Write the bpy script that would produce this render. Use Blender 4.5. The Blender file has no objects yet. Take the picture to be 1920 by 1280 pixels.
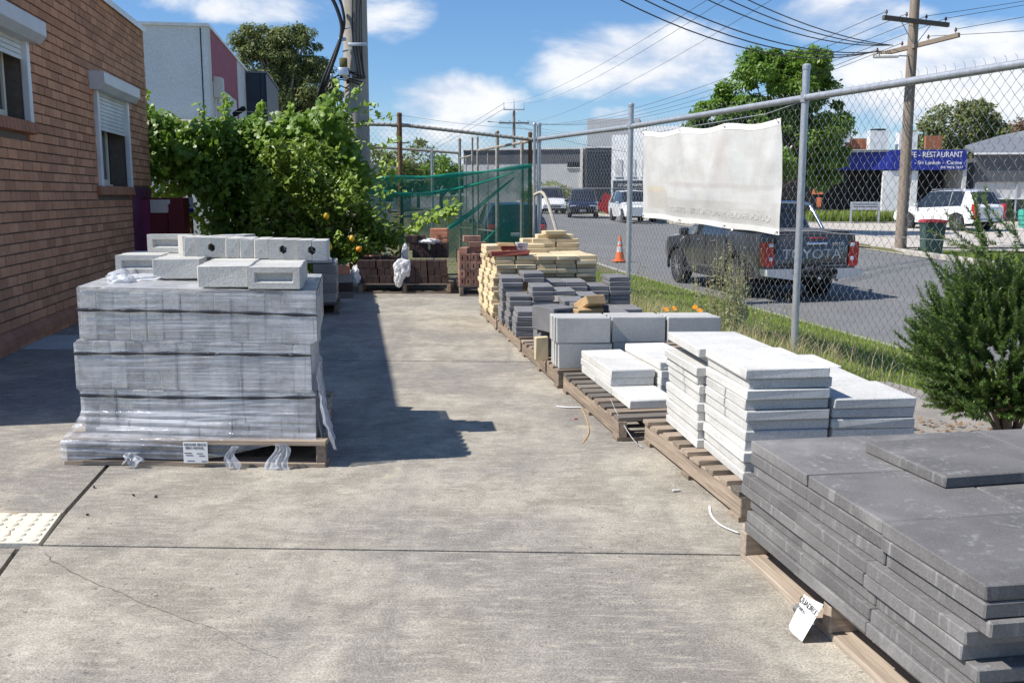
import bpy, bmesh, math, random
import numpy as np
from mathutils import Vector, Matrix, Euler
random.seed(7); rng = np.random.default_rng(11)
S = bpy.context.scene; COL = S.collection
R = math.radians
# ------------------------------------------------------------------ camera
CAM_H = 1.25; FPX = 1795.0; PITCH = math.atan((640 - 366.6) / FPX)
cam = bpy.data.objects.new('camera', bpy.data.cameras.new('camera')); COL.objects.link(cam)
cam.location = (0, 0, CAM_H); cam.rotation_euler = (R(90) - PITCH, 0, 0)
cam.data.sensor_width = 36; cam.data.lens = FPX / 1920 * 36
cam.data.clip_start = .05; cam.data.clip_end = 4000
S.camera = cam
# ------------------------------------------------------------------ sky, sun, exposure
SUN_DIR = Vector((.833, .165, -1.0)).normalized()          # the way the light travels
SUN_EL = math.asin(-SUN_DIR.z); SUN_AZ = math.atan2(-SUN_DIR.x, -SUN_DIR.y)   # compass angle from +Y
sun = bpy.data.objects.new('sun', bpy.data.lights.new('sun', 'SUN')); COL.objects.link(sun)
sun.data.energy = 5.0; sun.data.angle = R(.53); sun.data.color = (1, .955, .89)
sun.rotation_euler = SUN_DIR.to_track_quat('-Z', 'Y').to_euler()
VS = S.view_settings
VS.view_transform = 'Standard'; VS.look = 'None'; VS.gamma = 1; VS.exposure = .38; VS.use_curve_mapping = False
SKY_STRENGTH = .068

def node(nt, typ, props=None, ins=None):
    n = nt.nodes.new(typ)
    for k, v in (props or {}).items(): setattr(n, k, v)
    for k, v in (ins or {}).items():
        s = n.inputs[k]
        if isinstance(v, bpy.types.NodeSocket): nt.links.new(v, s)
        else: s.default_value = v
    return n
def math_(nt, op, a, b=0., c=0., clamp=False):
    return node(nt, 'ShaderNodeMath', {'operation': op, 'use_clamp': clamp}, {0: a, 1: b, 2: c}).outputs[0]
def mixc(nt, f, a, b, mode='MIX'):
    n = node(nt, 'ShaderNodeMix', {'data_type': 'RGBA', 'blend_type': mode})
    for i, v in ((0, f), (6, a), (7, b)):
        if isinstance(v, bpy.types.NodeSocket): nt.links.new(v, n.inputs[i])
        else: n.inputs[i].default_value = v if i == 0 else (tuple(v) + (1,))[:4]
    return n.outputs[2]
def ramp(nt, f, a, b, ca=0., cb=1.):
    return node(nt, 'ShaderNodeMapRange', {'interpolation_type': 'SMOOTHSTEP'}, {0: f, 1: a, 2: b, 3: ca, 4: cb}).outputs[0]

W = bpy.data.worlds.new('World'); S.world = W; W.use_nodes = True
nt = W.node_tree; nt.nodes.clear()
sky = node(nt, 'ShaderNodeTexSky', {'sky_type': 'NISHITA', 'sun_disc': False, 'sun_elevation': SUN_EL, 'sun_rotation': SUN_AZ,
                                    'air_density': 1.0, 'dust_density': .35, 'ozone_density': 2.2, 'altitude': 60})
tc = node(nt, 'ShaderNodeTexCoord')
def pix_dir(x, y):
    u = (x - 960) / FPX; v = (y - 640) / FPX; c, s = math.cos(PITCH), math.sin(PITCH)
    return Vector((u, c - v * s, -s - v * c))
vec = tc.outputs['Generated']
sep = node(nt, 'ShaderNodeSeparateXYZ', ins={0: vec})
az = math_(nt, 'ARCTAN2', sep.outputs[0], sep.outputs[1]); el = math_(nt, 'ARCSINE', sep.outputs[2])
cv = node(nt, 'ShaderNodeCombineXYZ', ins={0: az, 1: math_(nt, 'MULTIPLY', el, 2.1), 2: 3.7}).outputs[0]
ns = node(nt, 'ShaderNodeTexNoise', ins={'Vector': cv, 'Scale': 9., 'Detail': 9., 'Roughness': .58, 'Distortion': .25}).outputs[0]
nl = node(nt, 'ShaderNodeTexNoise', ins={'Vector': cv, 'Scale': 2.6, 'Detail': 3., 'Roughness': .5}).outputs[0]
# banks of cloud: centre (azimuth, elevation) and half sizes
blob = None
for (x, y, hw, hh, k) in [(1215, 118, 235, 72, 1.), (850, 185, 130, 55, .95), (905, 270, 330, 60, .75), (735, 22, 85, 50, .62), (455, 8, 170, 34, .7),
                       (1570, 36, 150, 50, .9), (1800, 150, 300, 95, .95), (1160, 222, 90, 26, .8), (1640, 150, 130, 60, .8), (1500, 250, 500, 60, .6)]:
    d = pix_dir(x, y).normalized(); a0 = math.atan2(d.x, d.y); e0 = math.asin(d.z)
    da = math_(nt, 'DIVIDE', math_(nt, 'SUBTRACT', az, a0), hw / FPX); de = math_(nt, 'DIVIDE', math_(nt, 'SUBTRACT', el, e0), hh / FPX)
    r2 = math_(nt, 'ADD', math_(nt, 'MULTIPLY', da, da), math_(nt, 'MULTIPLY', de, de))
    b = math_(nt, 'MULTIPLY', ramp(nt, r2, 1.7, 0.), k)
    blob = b if blob is None else math_(nt, 'MAXIMUM', blob, b)
general = math_(nt, 'MULTIPLY', ramp(nt, nl, .56, .72), ramp(nt, el, .2, .34))       # the rest of the sky carries the same scattered cloud
cover = math_(nt, 'MAXIMUM', blob, general)
dens = math_(nt, 'ADD', math_(nt, 'MULTIPLY', cover, .62), math_(nt, 'MULTIPLY', math_(nt, 'SUBTRACT', ns, .5), 1.25))
cl = ramp(nt, dens, .17, .66)
low = ramp(nt, el, .13, .0, 0., .34)
cl = math_(nt, 'MAXIMUM', cl, low)
shade = ramp(nt, ns, .38, .62)
ccol = mixc(nt, shade, (7.6, 8.5, 10.2), (11.2, 11.4, 11.8))
skyc = mixc(nt, 1., sky.outputs[0], (.88, 1.2, 1.56), 'MULTIPLY')
bg = node(nt, 'ShaderNodeBackground', ins={0: mixc(nt, cl, skyc, ccol), 1: SKY_STRENGTH})
node(nt, 'ShaderNodeOutputWorld', ins={0: bg.outputs[0]})

# ------------------------------------------------------------------ helpers
def PG(x, y, z=0.):
    d = pix_dir(x, y); t = (z - CAM_H) / d.z; return Vector((d.x * t, d.y * t, z))
def PX(x, y, Y):
    d = pix_dir(x, y); t = Y / d.y; return Vector((d.x * t, Y, CAM_H + d.z * t))

class MB:
    def __init__(s): s.V = []; s.F = []; s.M = []
    def add(s, V, F, m=0):
        o = len(s.V); s.V += [tuple(v) for v in V]; s.F += [tuple(i + o for i in f) for f in F]; s.M += [m] * len(F); return s
    def box(s, c, d, yaw=0., m=0, ch=0., jit=0., rot=None):
        V, F = cbox(d, ch, jit); M = rot if rot is not None else Matrix.Rotation(yaw, 3, 'Z')
        c = Vector(c); return s.add([M @ Vector(v) + c for v in V], F, m)
    def bar(s, a, b, w, h, m=0, ch=0.):
        a = Vector(a); b = Vector(b); d = b - a; q = d.to_track_quat('X', 'Z').to_matrix()
        return s.box((a + b) / 2, (d.length, w, h), rot=q, m=m, ch=ch)
    def tube(s, pts, r, n=8, m=0, cap=True):
        pts = [Vector(p) for p in pts]; rs = r if isinstance(r, (list, tuple)) else [r] * len(pts)
        V = []; F = []; up = None
        for i, p in enumerate(pts):
            t = (pts[min(i + 1, len(pts) - 1)] - pts[max(i - 1, 0)]).normalized()
            if up is None: up = Vector((0, 0, 1)) if abs(t.z) < .9 else Vector((1, 0, 0))
            a = t.cross(up).normalized(); b = a.cross(t).normalized(); up = b
            for k in range(n):
                w = 2 * math.pi * k / n; V.append(p + (a * math.cos(w) + b * math.sin(w)) * rs[i])
        for i in range(len(pts) - 1):
            for k in range(n):
                j = (k + 1) % n; F.append((i * n + k, i * n + j, (i + 1) * n + j, (i + 1) * n + k))
        if cap: F.append(tuple(range(n))[::-1]); F.append(tuple((len(pts) - 1) * n + k for k in range(n)))
        return s.add(V, F, m)
    def lathe(s, prof, n=16, axis='Z', c=(0, 0, 0), m=0):
        V = []; F = []
        for r, z in prof:
            for k in range(n):
                w = 2 * math.pi * k / n; x, y = r * math.cos(w), r * math.sin(w)
                V.append((x + c[0], y + c[1], z + c[2]) if axis == 'Z' else (z + c[0], x + c[1], y + c[2]))
        for i in range(len(prof) - 1):
            for k in range(n):
                j = (k + 1) % n; F.append((i * n + k, i * n + j, (i + 1) * n + j, (i + 1) * n + k))
        F.append(tuple(range(n))[::-1]); F.append(tuple((len(prof) - 1) * n + k for k in range(n)))
        return s.add(V, F, m)
    def prism(s, poly, z0, z1, m=0):
        n = len(poly); V = [(p[0], p[1], z0) for p in poly] + [(p[0], p[1], z1) for p in poly]
        F = [tuple(range(n))[::-1], tuple(range(n, 2 * n))] + [(i, (i + 1) % n, n + (i + 1) % n, n + i) for i in range(n)]
        return s.add(V, F, m)
    def extr(s, poly, d0, d1, plane='XZ', m=0):
        n = len(poly)
        f = (lambda p, d: (p[0], d, p[1])) if plane == 'XZ' else (lambda p, d: (d, p[0], p[1]))
        V = [f(p, d0) for p in poly] + [f(p, d1) for p in poly]
        F = [tuple(range(n)), tuple(range(n, 2 * n))[::-1]] + [(i, n + i, n + (i + 1) % n, (i + 1) % n) for i in range(n)]
        return s.add(V, F, m)
    def mesh(s, name, mats, smooth=None):
        me = bpy.data.meshes.new(name); me.from_pydata(s.V, [], s.F)
        for m in (mats if isinstance(mats, (list, tuple)) else [mats]): me.materials.append(m)
        if any(s.M): me.polygons.foreach_set('material_index', s.M)
        me.update()
        if smooth is not None:
            me.polygons.foreach_set('use_smooth', [True] * len(me.polygons)); me.set_sharp_from_angle(angle=R(smooth))
        return me
    def build(s, name, mats, parent=None, loc=(0, 0, 0), rz=0., smooth=None, fix=True):
        me = s.mesh(name, mats, smooth)
        if fix:
            bm = bmesh.new(); bm.from_mesh(me); bmesh.ops.recalc_face_normals(bm, faces=bm.faces); bm.to_mesh(me); bm.free()
        return link(name, me, parent, loc, rz)

def link(name, me, parent=None, loc=(0, 0, 0), rz=0.):
    o = bpy.data.objects.new(name, me); COL.objects.link(o)
    o.location = loc; o.rotation_euler = (0, 0, rz) if not isinstance(rz, (tuple, list)) else rz
    if parent: o.parent = parent
    return o
def cbox(d, ch=0., jit=0.):
    x, y, z = d[0] / 2, d[1] / 2, d[2] / 2
    if ch <= 0:
        V = [(-x, -y, -z), (x, -y, -z), (x, y, -z), (-x, y, -z), (-x, -y, z), (x, -y, z), (x, y, z), (-x, y, z)]
        F = [(3, 2, 1, 0), (4, 5, 6, 7), (0, 1, 5, 4), (1, 2, 6, 5), (2, 3, 7, 6), (3, 0, 4, 7)]
        return V, F
    V = []; idx = {}
    for sx in (-1, 1):
        for sy in (-1, 1):
            for sz in (-1, 1):
                j = lambda: random.uniform(-jit, jit)
                c = ch * random.uniform(.6, 1.5) if jit else ch
                for a, p in enumerate(((sx * x, sy * (y - c), sz * (z - c)), (sx * (x - c), sy * y, sz * (z - c)), (sx * (x - c), sy * (y - c), sz * z))):
                    idx[sx, sy, sz, a] = len(V); V.append((p[0] + j(), p[1] + j(), p[2] + j()))
    F = []
    for a in range(3):
        o = [i for i in range(3) if i != a]
        for sg in (-1, 1):
            q = []
            for (p, r) in ((-1, -1), (1, -1), (1, 1), (-1, 1)):
                s = [0, 0, 0]; s[a] = sg; s[o[0]] = p; s[o[1]] = r; q.append(idx[s[0], s[1], s[2], a])
            F.append(tuple(q) if (sg > 0) == (a != 1) else tuple(q[::-1]))
    for a in range(3):          # edges along axis a
        o = [i for i in range(3) if i != a]
        for p in (-1, 1):
            for r in (-1, 1):
                q = []
                for sg, f in ((-1, o[0]), (1, o[0]), (1, o[1]), (-1, o[1])):
                    s = [0, 0, 0]; s[a] = sg; s[o[0]] = p; s[o[1]] = r; q.append(idx[s[0], s[1], s[2], f])
                F.append(tuple(q))
    for sx in (-1, 1):
        for sy in (-1, 1):
            for sz in (-1, 1): F.append(tuple(idx[sx, sy, sz, a] for a in range(3)))
    return V, F
def fixed(me):
    bm = bmesh.new(); bm.from_mesh(me); bmesh.ops.recalc_face_normals(bm, faces=bm.faces); bm.to_mesh(me); bm.free(); return me
def tag(o, label=None, cat=None, group=None, kind=None):
    if label: o['label'] = label
    if cat: o['category'] = cat
    if group: o['group'] = group
    if kind: o['kind'] = kind
    return o
def thing(name, label, cat, loc=(0, 0, 0), rz=0., group=None):
    o = bpy.data.objects.new(name, None); COL.objects.link(o); o.location = loc; o.rotation_euler = (0, 0, rz); o.empty_display_size = .1
    return tag(o, label, cat, group)
def copy_tree(o, parent=None):
    c = o.copy(); COL.objects.link(c)
    if parent: c.parent = parent
    for ch in [x for x in COL.objects if x.parent == o]: copy_tree(ch, c)
    return c
def text(name, body, size, m, parent, loc, rot, ext=.002, align='CENTER', sx=1.):
    cu = bpy.data.curves.new(name, 'FONT'); cu.body = body; cu.size = size; cu.extrude = ext; cu.align_x = align; cu.align_y = 'CENTER'
    cu.materials.append(m); cu.resolution_u = 3
    tmp = bpy.data.objects.new(name, cu); COL.objects.link(tmp); bpy.context.view_layer.update()
    me = bpy.data.meshes.new_from_object(tmp); bpy.data.objects.remove(tmp); me.name = name
    if not me.materials: me.materials.append(m)
    o = link(name, me, parent, loc, tuple(rot)); o.scale = (sx, 1, 1)
    return o

# ------------------------------------------------------------------ materials
def new_mat(name):
    m = bpy.data.materials.new(name); m.use_nodes = True; t = m.node_tree; t.nodes.clear(); return m, t
def finish(t, bsdf): node(t, 'ShaderNodeOutputMaterial', ins={0: bsdf}); 
def rand_of(t, isl=True):
    r = node(t, 'ShaderNodeObjectInfo').outputs['Random']
    if isl:
        g = node(t, 'ShaderNodeNewGeometry').outputs['Random Per Island']
        r = math_(t, 'FRACT', math_(t, 'ADD', r, g))
    return r
def coords(t, kind='Object', scale=(1, 1, 1), rnd=None):
    c = node(t, 'ShaderNodeNewGeometry').outputs['Position'] if kind == 'World' else node(t, 'ShaderNodeTexCoord').outputs['Object']
    if rnd is not None:
        off = node(t, 'ShaderNodeCombineXYZ', ins={0: math_(t, 'MULTIPLY', rnd, 37.), 1: math_(t, 'MULTIPLY', rnd, 91.), 2: math_(t, 'MULTIPLY', rnd, 53.)}).outputs[0]
        c = node(t, 'ShaderNodeVectorMath', {'operation': 'ADD'}, {0: c, 1: off}).outputs[0]
    return node(t, 'ShaderNodeMapping', ins={0: c, 3: scale}).outputs[0]
def noise(t, c, sc, det=4., ro=.55, dist=0.):
    return node(t, 'ShaderNodeTexNoise', ins={'Vector': c, 'Scale': sc, 'Detail': det, 'Roughness': ro, 'Distortion': dist}).outputs[0]
def scale3(c, k): return tuple(v * k for v in c)
def gm(name, c1, c2, scale=8., rough=.85, bump=.25, bscale=70., rnd=.12, isl=True, spec=.3, metal=0., stretch=(1, 1, 1), kind='Object',
       c3=None, s3=3., lo3=.55, hi3=.72, pit=None, bdist=.004, drip=None):
    """general worn surface: two tones in noise, an optional third tone in patches, pits, relief, and a small change of tone per piece"""
    m, t = new_mat(name); r = rand_of(t, isl); c = coords(t, kind, stretch, r if kind == 'Object' else None)
    n1 = noise(t, c, scale, 6., .6)
    col = mixc(t, ramp(t, n1, .32, .68), c1, c2)
    if c3: col = mixc(t, ramp(t, noise(t, c, s3, 5., .6, .4), lo3, hi3), col, c3)
    if drip:
        dn = noise(t, coords(t, kind, (38, 38, 5), r), 1., 3., .6); col = mixc(t, math_(t, 'MULTIPLY', ramp(t, dn, .52, .7), ramp(t, noise(t, c, 6., 3.), .42, .62, 0., .8)), col, drip)
    nf = noise(t, c, bscale, 3., .7)
    col = mixc(t, .35, col, mixc(t, ramp(t, nf, .3, .7), scale3(c1, .72), scale3(c2, 1.2)))
    if pit:
        v = node(t, 'ShaderNodeTexVoronoi', ins={'Vector': c, 'Scale': pit}).outputs[0]
        pm = math_(t, 'MULTIPLY', ramp(t, v, .22, .12), ramp(t, noise(t, c, pit * .4, 2.), .5, .6))
        col = mixc(t, pm, col, scale3(c1, .45)); nf = math_(t, 'SUBTRACT', nf, pm)
    k = math_(t, 'ADD', 1. - rnd, math_(t, 'MULTIPLY', r, 2 * rnd))
    col = mixc(t, 1., col, node(t, 'ShaderNodeCombineColor', ins={0: k, 1: k, 2: k}).outputs[0], 'MULTIPLY')
    b = node(t, 'ShaderNodeBump', ins={'Strength': bump, 'Distance': bdist, 'Height': nf}).outputs[0]
    p = node(t, 'ShaderNodeBsdfPrincipled', ins={'Base Color': col, 'Roughness': rough, 'Specular IOR Level': spec, 'Metallic': metal, 'Normal': b})
    finish(t, p.outputs[0]); return m
def pm(name, c, rough=.5, metal=0., spec=.5, coat=0.):
    m, t = new_mat(name)
    n = noise(t, coords(t, 'Object'), 3., 3.)
    col = mixc(t, ramp(t, n, .3, .7), scale3(c, .9), scale3(c, 1.06))
    p = node(t, 'ShaderNodeBsdfPrincipled', ins={'Base Color': col, 'Roughness': rough, 'Metallic': metal, 'Specular IOR Level': spec, 'Coat Weight': coat, 'Coat Roughness': .06})
    finish(t, p.outputs[0]); return m
def leafm(name, c1, c2, tr=.35, rough=.5, c3=None):
    m, t = new_mat(name); g = node(t, 'ShaderNodeNewGeometry'); r = math_(t, 'FRACT', math_(t, 'ADD', g.outputs['Random Per Island'], node(t, 'ShaderNodeObjectInfo').outputs['Random']))
    n = noise(t, g.outputs['Position'], 1.7, 3.)
    col = mixc(t, math_(t, 'ADD', math_(t, 'MULTIPLY', r, .6), math_(t, 'MULTIPLY', n, .4)), c1, c2)
    if c3: col = mixc(t, ramp(t, r, .9, .96), col, c3)
    p = node(t, 'ShaderNodeBsdfPrincipled', ins={'Base Color': col, 'Roughness': rough, 'Specular IOR Level': .35})
    tl = node(t, 'ShaderNodeBsdfTranslucent', ins={0: mixc(t, .5, col, scale3(c2, 1.5))})
    finish(t, node(t, 'ShaderNodeMixShader', ins={0: tr, 1: p.outputs[0], 2: tl.outputs[0]}).outputs[0]); return m

def concrete_ground():
    m, t = new_mat('drive_concrete'); c = coords(t, 'World')
    big = noise(t, c, .55, 5., .6); mid = noise(t, c, 3.2, 6., .62, .6); 
    sw = node(t, 'ShaderNodeTexNoise', ins={'Vector': node(t, 'ShaderNodeVectorMath', {'operation': 'ADD'}, {0: c, 1: node(t, 'ShaderNodeVectorMath', {'operation': 'SCALE'}, {0: node(t, 'ShaderNodeTexNoise', ins={'Vector': c, 'Scale': 5.}).outputs[1], 'Scale': .5}).outputs[0]}).outputs[0], 'Scale': 85., 'Detail': 3., 'Roughness': .65}).outputs[0]
    stc = node(t, 'ShaderNodeMapping', ins={0: c, 2: (0, 0, R(8)), 3: (5, 26, 1)}).outputs[0]
    streak = noise(t, stc, 1.6, 5., .6, .5)
    col = mixc(t, ramp(t, mid, .34, .66), (.24, .217, .178), (.35, .318, .262))
    col = mixc(t, ramp(t, big, .44, .6, 0., .85), col, (.2, .186, .168))
    col = mixc(t, ramp(t, noise(t, c, 1.3, 4., .6, .8), .54, .7, 0., .6), col, (.43, .39, .32))
    col = mixc(t, ramp(t, streak, .48, .7, 0., .55), col, (.41, .37, .3))
    tyre = node(t, 'ShaderNodeMapping', ins={0: c, 2: (0, 0, R(-9.5)), 3: (2.6, .16, 1)}).outputs[0]
    col = mixc(t, ramp(t, noise(t, tyre, 1., 4., .6, .3), .52, .7, 0., .55), col, (.17, .158, .145))
    fine = noise(t, c, 150., 2., .7)
    kf = math_(t, 'MULTIPLY', ramp(t, sw, .34, .66, .93, 1.27), ramp(t, fine, .34, .66, .8, 1.2)); kf = math_(t, 'MULTIPLY', kf, ramp(t, noise(t, c, 13., 4., .65), .32, .68, .9, 1.1))
    col = mixc(t, 1., col, node(t, 'ShaderNodeCombineColor', ins={0: kf, 1: kf, 2: kf}).outputs[0], 'MULTIPLY')
    # worn patch of exposed aggregate with dark pits, and droplets of grime
    v = node(t, 'ShaderNodeTexVoronoi', ins={'Vector': c, 'Scale': 46.}).outputs[0]
    spots = math_(t, 'MULTIPLY', ramp(t, v, .2, .1), ramp(t, noise(t, c, 1.1, 3.), .5, .62))
    col = mixc(t, math_(t, 'MULTIPLY', spots, .6), col, (.12, .11, .1))
    dc = node(t, 'ShaderNodeVectorMath', {'operation': 'ADD'}, {0: c, 1: node(t, 'ShaderNodeVectorMath', {'operation': 'SCALE'}, {0: node(t, 'ShaderNodeTexNoise', ins={'Vector': c, 'Scale': 60.}).outputs[1], 'Scale': .012}).outputs[0]}).outputs[0]
    for vs_, r0, lo_, kk in ((17., .16, .46, .6), (9., .085, .5, .55), (30., .2, .52, .4)):
        v2 = node(t, 'ShaderNodeTexVoronoi', ins={'Vector': dc, 'Scale': vs_, 'Randomness': 1.}); pick = ramp(t, node(t, 'ShaderNodeSeparateColor', ins={0: v2.outputs[1]}).outputs[0], lo_, lo_ + .02); 
        col = mixc(t, math_(t, 'MULTIPLY', math_(t, 'MULTIPLY', ramp(t, v2.outputs[0], r0, r0 * .55, 0., kk), pick), ramp(t, noise(t, c, .9, 3.), .4, .58, .25, 1.)), col, (.09, .084, .076))
    col = mixc(t, ramp(t, noise(t, c, 2.3, 5., .65, 1.2), .63, .72, 0., .6), col, (.52, .45, .33))
    b = node(t, 'ShaderNodeBump', ins={'Strength': .45, 'Distance': .006, 'Height': math_(t, 'ADD', math_(t, 'MULTIPLY', sw, .8), math_(t, 'MULTIPLY', fine, .5))}).outputs[0]
    finish(t, node(t, 'ShaderNodeBsdfPrincipled', ins={'Base Color': col, 'Roughness': .9, 'Specular IOR Level': .25, 'Normal': b}).outputs[0]); return m

M = {}
M['drive'] = concrete_ground()
M['joint'] = gm('joint_dirt', (.035, .032, .03), (.06, .055, .05), 20)
M['asphalt'] = gm('asphalt', (.15, .15, .15), (.185, .184, .18), 1.3, .9, .5, 130, kind='World', c3=(.21, .208, .2), s3=.35, rnd=0., lo3=.5, hi3=.7)
M['kerb'] = gm('kerb_concrete', (.34, .315, .28), (.44, .41, .36), 2.5, .9, .3, 50, kind='World', rnd=0.)
M['verge'] = gm('verge_soil', (.1, .11, .04), (.17, .15, .08), 3., .95, .5, 40, kind='World', rnd=0., c3=(.12, .17, .04), s3=1.2)
M['lot'] = gm('lot_concrete', (.42, .38, .33), (.52, .48, .42), 1.2, .9, .2, 30, kind='World', rnd=0., c3=(.36, .34, .31), s3=.5)
M['apron'] = gm('old_concrete', (.2, .185, .165), (.33, .3, .265), 5., .95, .5, 60, kind='World', rnd=0., c3=(.16, .13, .1), s3=2.5)
M['brick'] = gm('clay_brick', (.5, .238, .132), (.6, .31, .18), 9, .9, .4, 110, rnd=.2, c3=(.36, .19, .12), s3=2.5, lo3=.6, hi3=.75)
M['brickred'] = gm('sill_brick', (.36, .16, .09), (.42, .2, .12), 9, .85, .3, 100, rnd=.14)
M['mortar'] = gm('mortar', (.15, .125, .1), (.21, .17, .14), 20, .95, .4, 150, rnd=0.)
M['wht'] = pm('white_enamel', (.78, .78, .77), .35)
M['cream'] = pm('cream_frame', (.72, .67, .55), .4)
M['alu'] = gm('aluminium', (.62, .63, .64), (.7, .7, .71), 30, .35, .05, 100, rnd=0., metal=.8)
M['galv'] = gm('galvanised_steel', (.4, .42, .44), (.55, .57, .59), 14, .42, .12, 80, rnd=.05, metal=.55, stretch=(1, 1, .3))
M['oldgalv'] = gm('weathered_steel', (.32, .3, .26), (.45, .42, .37), 10, .7, .3, 80, rnd=.1, metal=.3, c3=(.22, .12, .06), s3=6, lo3=.55, hi3=.65)
M['rust'] = gm('rusty_steel', (.13, .075, .045), (.23, .13, .07), 14, .9, .5, 80, rnd=.1, c3=(.3, .27, .23), s3=5, lo3=.6, hi3=.7)
M['wire'] = gm('fence_wire', (.34, .35, .36), (.48, .49, .5), 8, .5, .0, 50, rnd=0., metal=.5)
M['oldwire'] = gm('old_fence_wire', (.17, .17, .16), (.28, .28, .27), 8, .6, .0, 50, rnd=0., metal=.4)
M['char'] = gm('charcoal_concrete', (.125, .12, .118), (.185, .178, .172), 5, .8, .4, 160, rnd=.14, c3=(.3, .29, .28), s3=3.2, lo3=.5, hi3=.8, bdist=.002, drip=(.36, .355, .35))
M['char2'] = gm('slate_concrete', (.15, .15, .156), (.215, .214, .22), 6, .85, .3, 160, rnd=.14, c3=(.27, .27, .275), s3=4, lo3=.6, hi3=.8, bdist=.002)
M['split'] = gm('split_face', (.05, .05, .055), (.12, .12, .125), 30, .95, 1., 45, rnd=.1, bdist=.02)
M['whitec'] = gm('white_concrete', (.5, .492, .465), (.62, .61, .58), 4, .85, .25, 120, rnd=.1, c3=(.34, .325, .29), s3=4.5, lo3=.54, hi3=.78, bdist=.003, pit=130, drip=(.42, .4, .36))
M['greyc'] = gm('grey_sleeper', (.4, .4, .385), (.5, .495, .475), 5, .9, .35, 130, rnd=.06, c3=(.34, .345, .345), s3=6, pit=90, bdist=.003)
M['block'] = gm('render_block', (.43, .425, .4), (.56, .55, .515), 7, .95, .7, 120, rnd=.08, pit=110, c3=(.5, .45, .34), s3=2.2, lo3=.68, hi3=.8, bdist=.004)
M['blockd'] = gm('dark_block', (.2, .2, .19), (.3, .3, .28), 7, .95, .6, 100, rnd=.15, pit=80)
M['creamb'] = gm('cream_paver', (.56, .45, .28), (.68, .57, .38), 6, .85, .35, 120, rnd=.13, c3=(.6, .47, .26), s3=4)
M['tan'] = gm('tan_paver', (.42, .28, .13), (.52, .36, .19), 8, .9, .4, 120, rnd=.08, c3=(.25, .17, .1), s3=5, lo3=.62)
M['redp'] = gm('red_paver', (.26, .06, .045), (.34, .1, .08), 8, .9, .4, 120, rnd=.1)
M['dbrick'] = gm('dark_brown_brick', (.045, .028, .024), (.075, .045, .038), 9, .55, .2, 80, rnd=.25, spec=.4)
M['terra'] = gm('terracotta', (.4, .17, .1), (.52, .25, .16), 9, .8, .2, 80, rnd=.12)
M['mbrick'] = gm('mottled_brick', (.33, .17, .125), (.43, .25, .19), 8, .9, .35, 90, rnd=.25, c3=(.13, .11, .11), s3=4, lo3=.52, hi3=.6)
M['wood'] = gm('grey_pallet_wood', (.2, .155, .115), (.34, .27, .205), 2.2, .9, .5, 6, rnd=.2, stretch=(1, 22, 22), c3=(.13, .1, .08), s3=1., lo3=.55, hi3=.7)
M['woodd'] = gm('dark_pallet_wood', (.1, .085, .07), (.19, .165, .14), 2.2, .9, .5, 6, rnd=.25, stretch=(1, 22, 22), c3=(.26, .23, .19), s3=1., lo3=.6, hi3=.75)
M['woodl'] = gm('fresh_pallet_wood', (.3, .24, .185), (.44, .365, .29), 2.2, .85, .4, 6, rnd=.12, stretch=(1, 22, 22), c3=(.23, .18, .14), s3=1.)
M['pole'] = gm('pole_wood', (.3, .275, .24), (.42, .39, .345), 3., .95, .6, 9, rnd=.05, stretch=(12, 12, .5), c3=(.24, .215, .185), s3=1.2)
M['polebr'] = gm('brown_pole_wood', (.2, .155, .115), (.33, .265, .205), 3., .95, .6, 9, rnd=.05, stretch=(10, 10, .4), c3=(.4, .36, .3), s3=1.)
M['black'] = pm('black_plastic', (.015, .015, .017), .45)
M['cable'] = pm('black_cable', (.02, .02, .022), .5)
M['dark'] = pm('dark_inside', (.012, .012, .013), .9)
M['glass'] = pm('window_glass', (.02, .024, .028), .05, spec=.9)
M['chrome'] = pm('chrome', (.75, .76, .78), .12, 1.)
M['tyre'] = pm('tyre_rubber', (.022, .022, .024), .8)
M['paintgrey'] = pm('graphite_paint', (.066, .068, .073), .28, .35, coat=.7)
M['paintwhite'] = pm('white_paint', (.8, .8, .8), .25, coat=.7)
M['paintnavy'] = pm('navy_paint', (.02, .024, .045), .22, .4, coat=.8)
M['redlens'] = pm('red_lens', (.5, .015, .015), .15, coat=.6)
M['clearlens'] = pm('clear_lens', (.75, .76, .78), .1, .4)
M['white'] = pm('white_print', (.82, .82, .82), .6)
M['orangep'] = pm('orange_plastic', (.85, .16, .03), .5)
M['orangelit'] = pm('orange_letter', (.8, .22, .08), .5)
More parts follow.
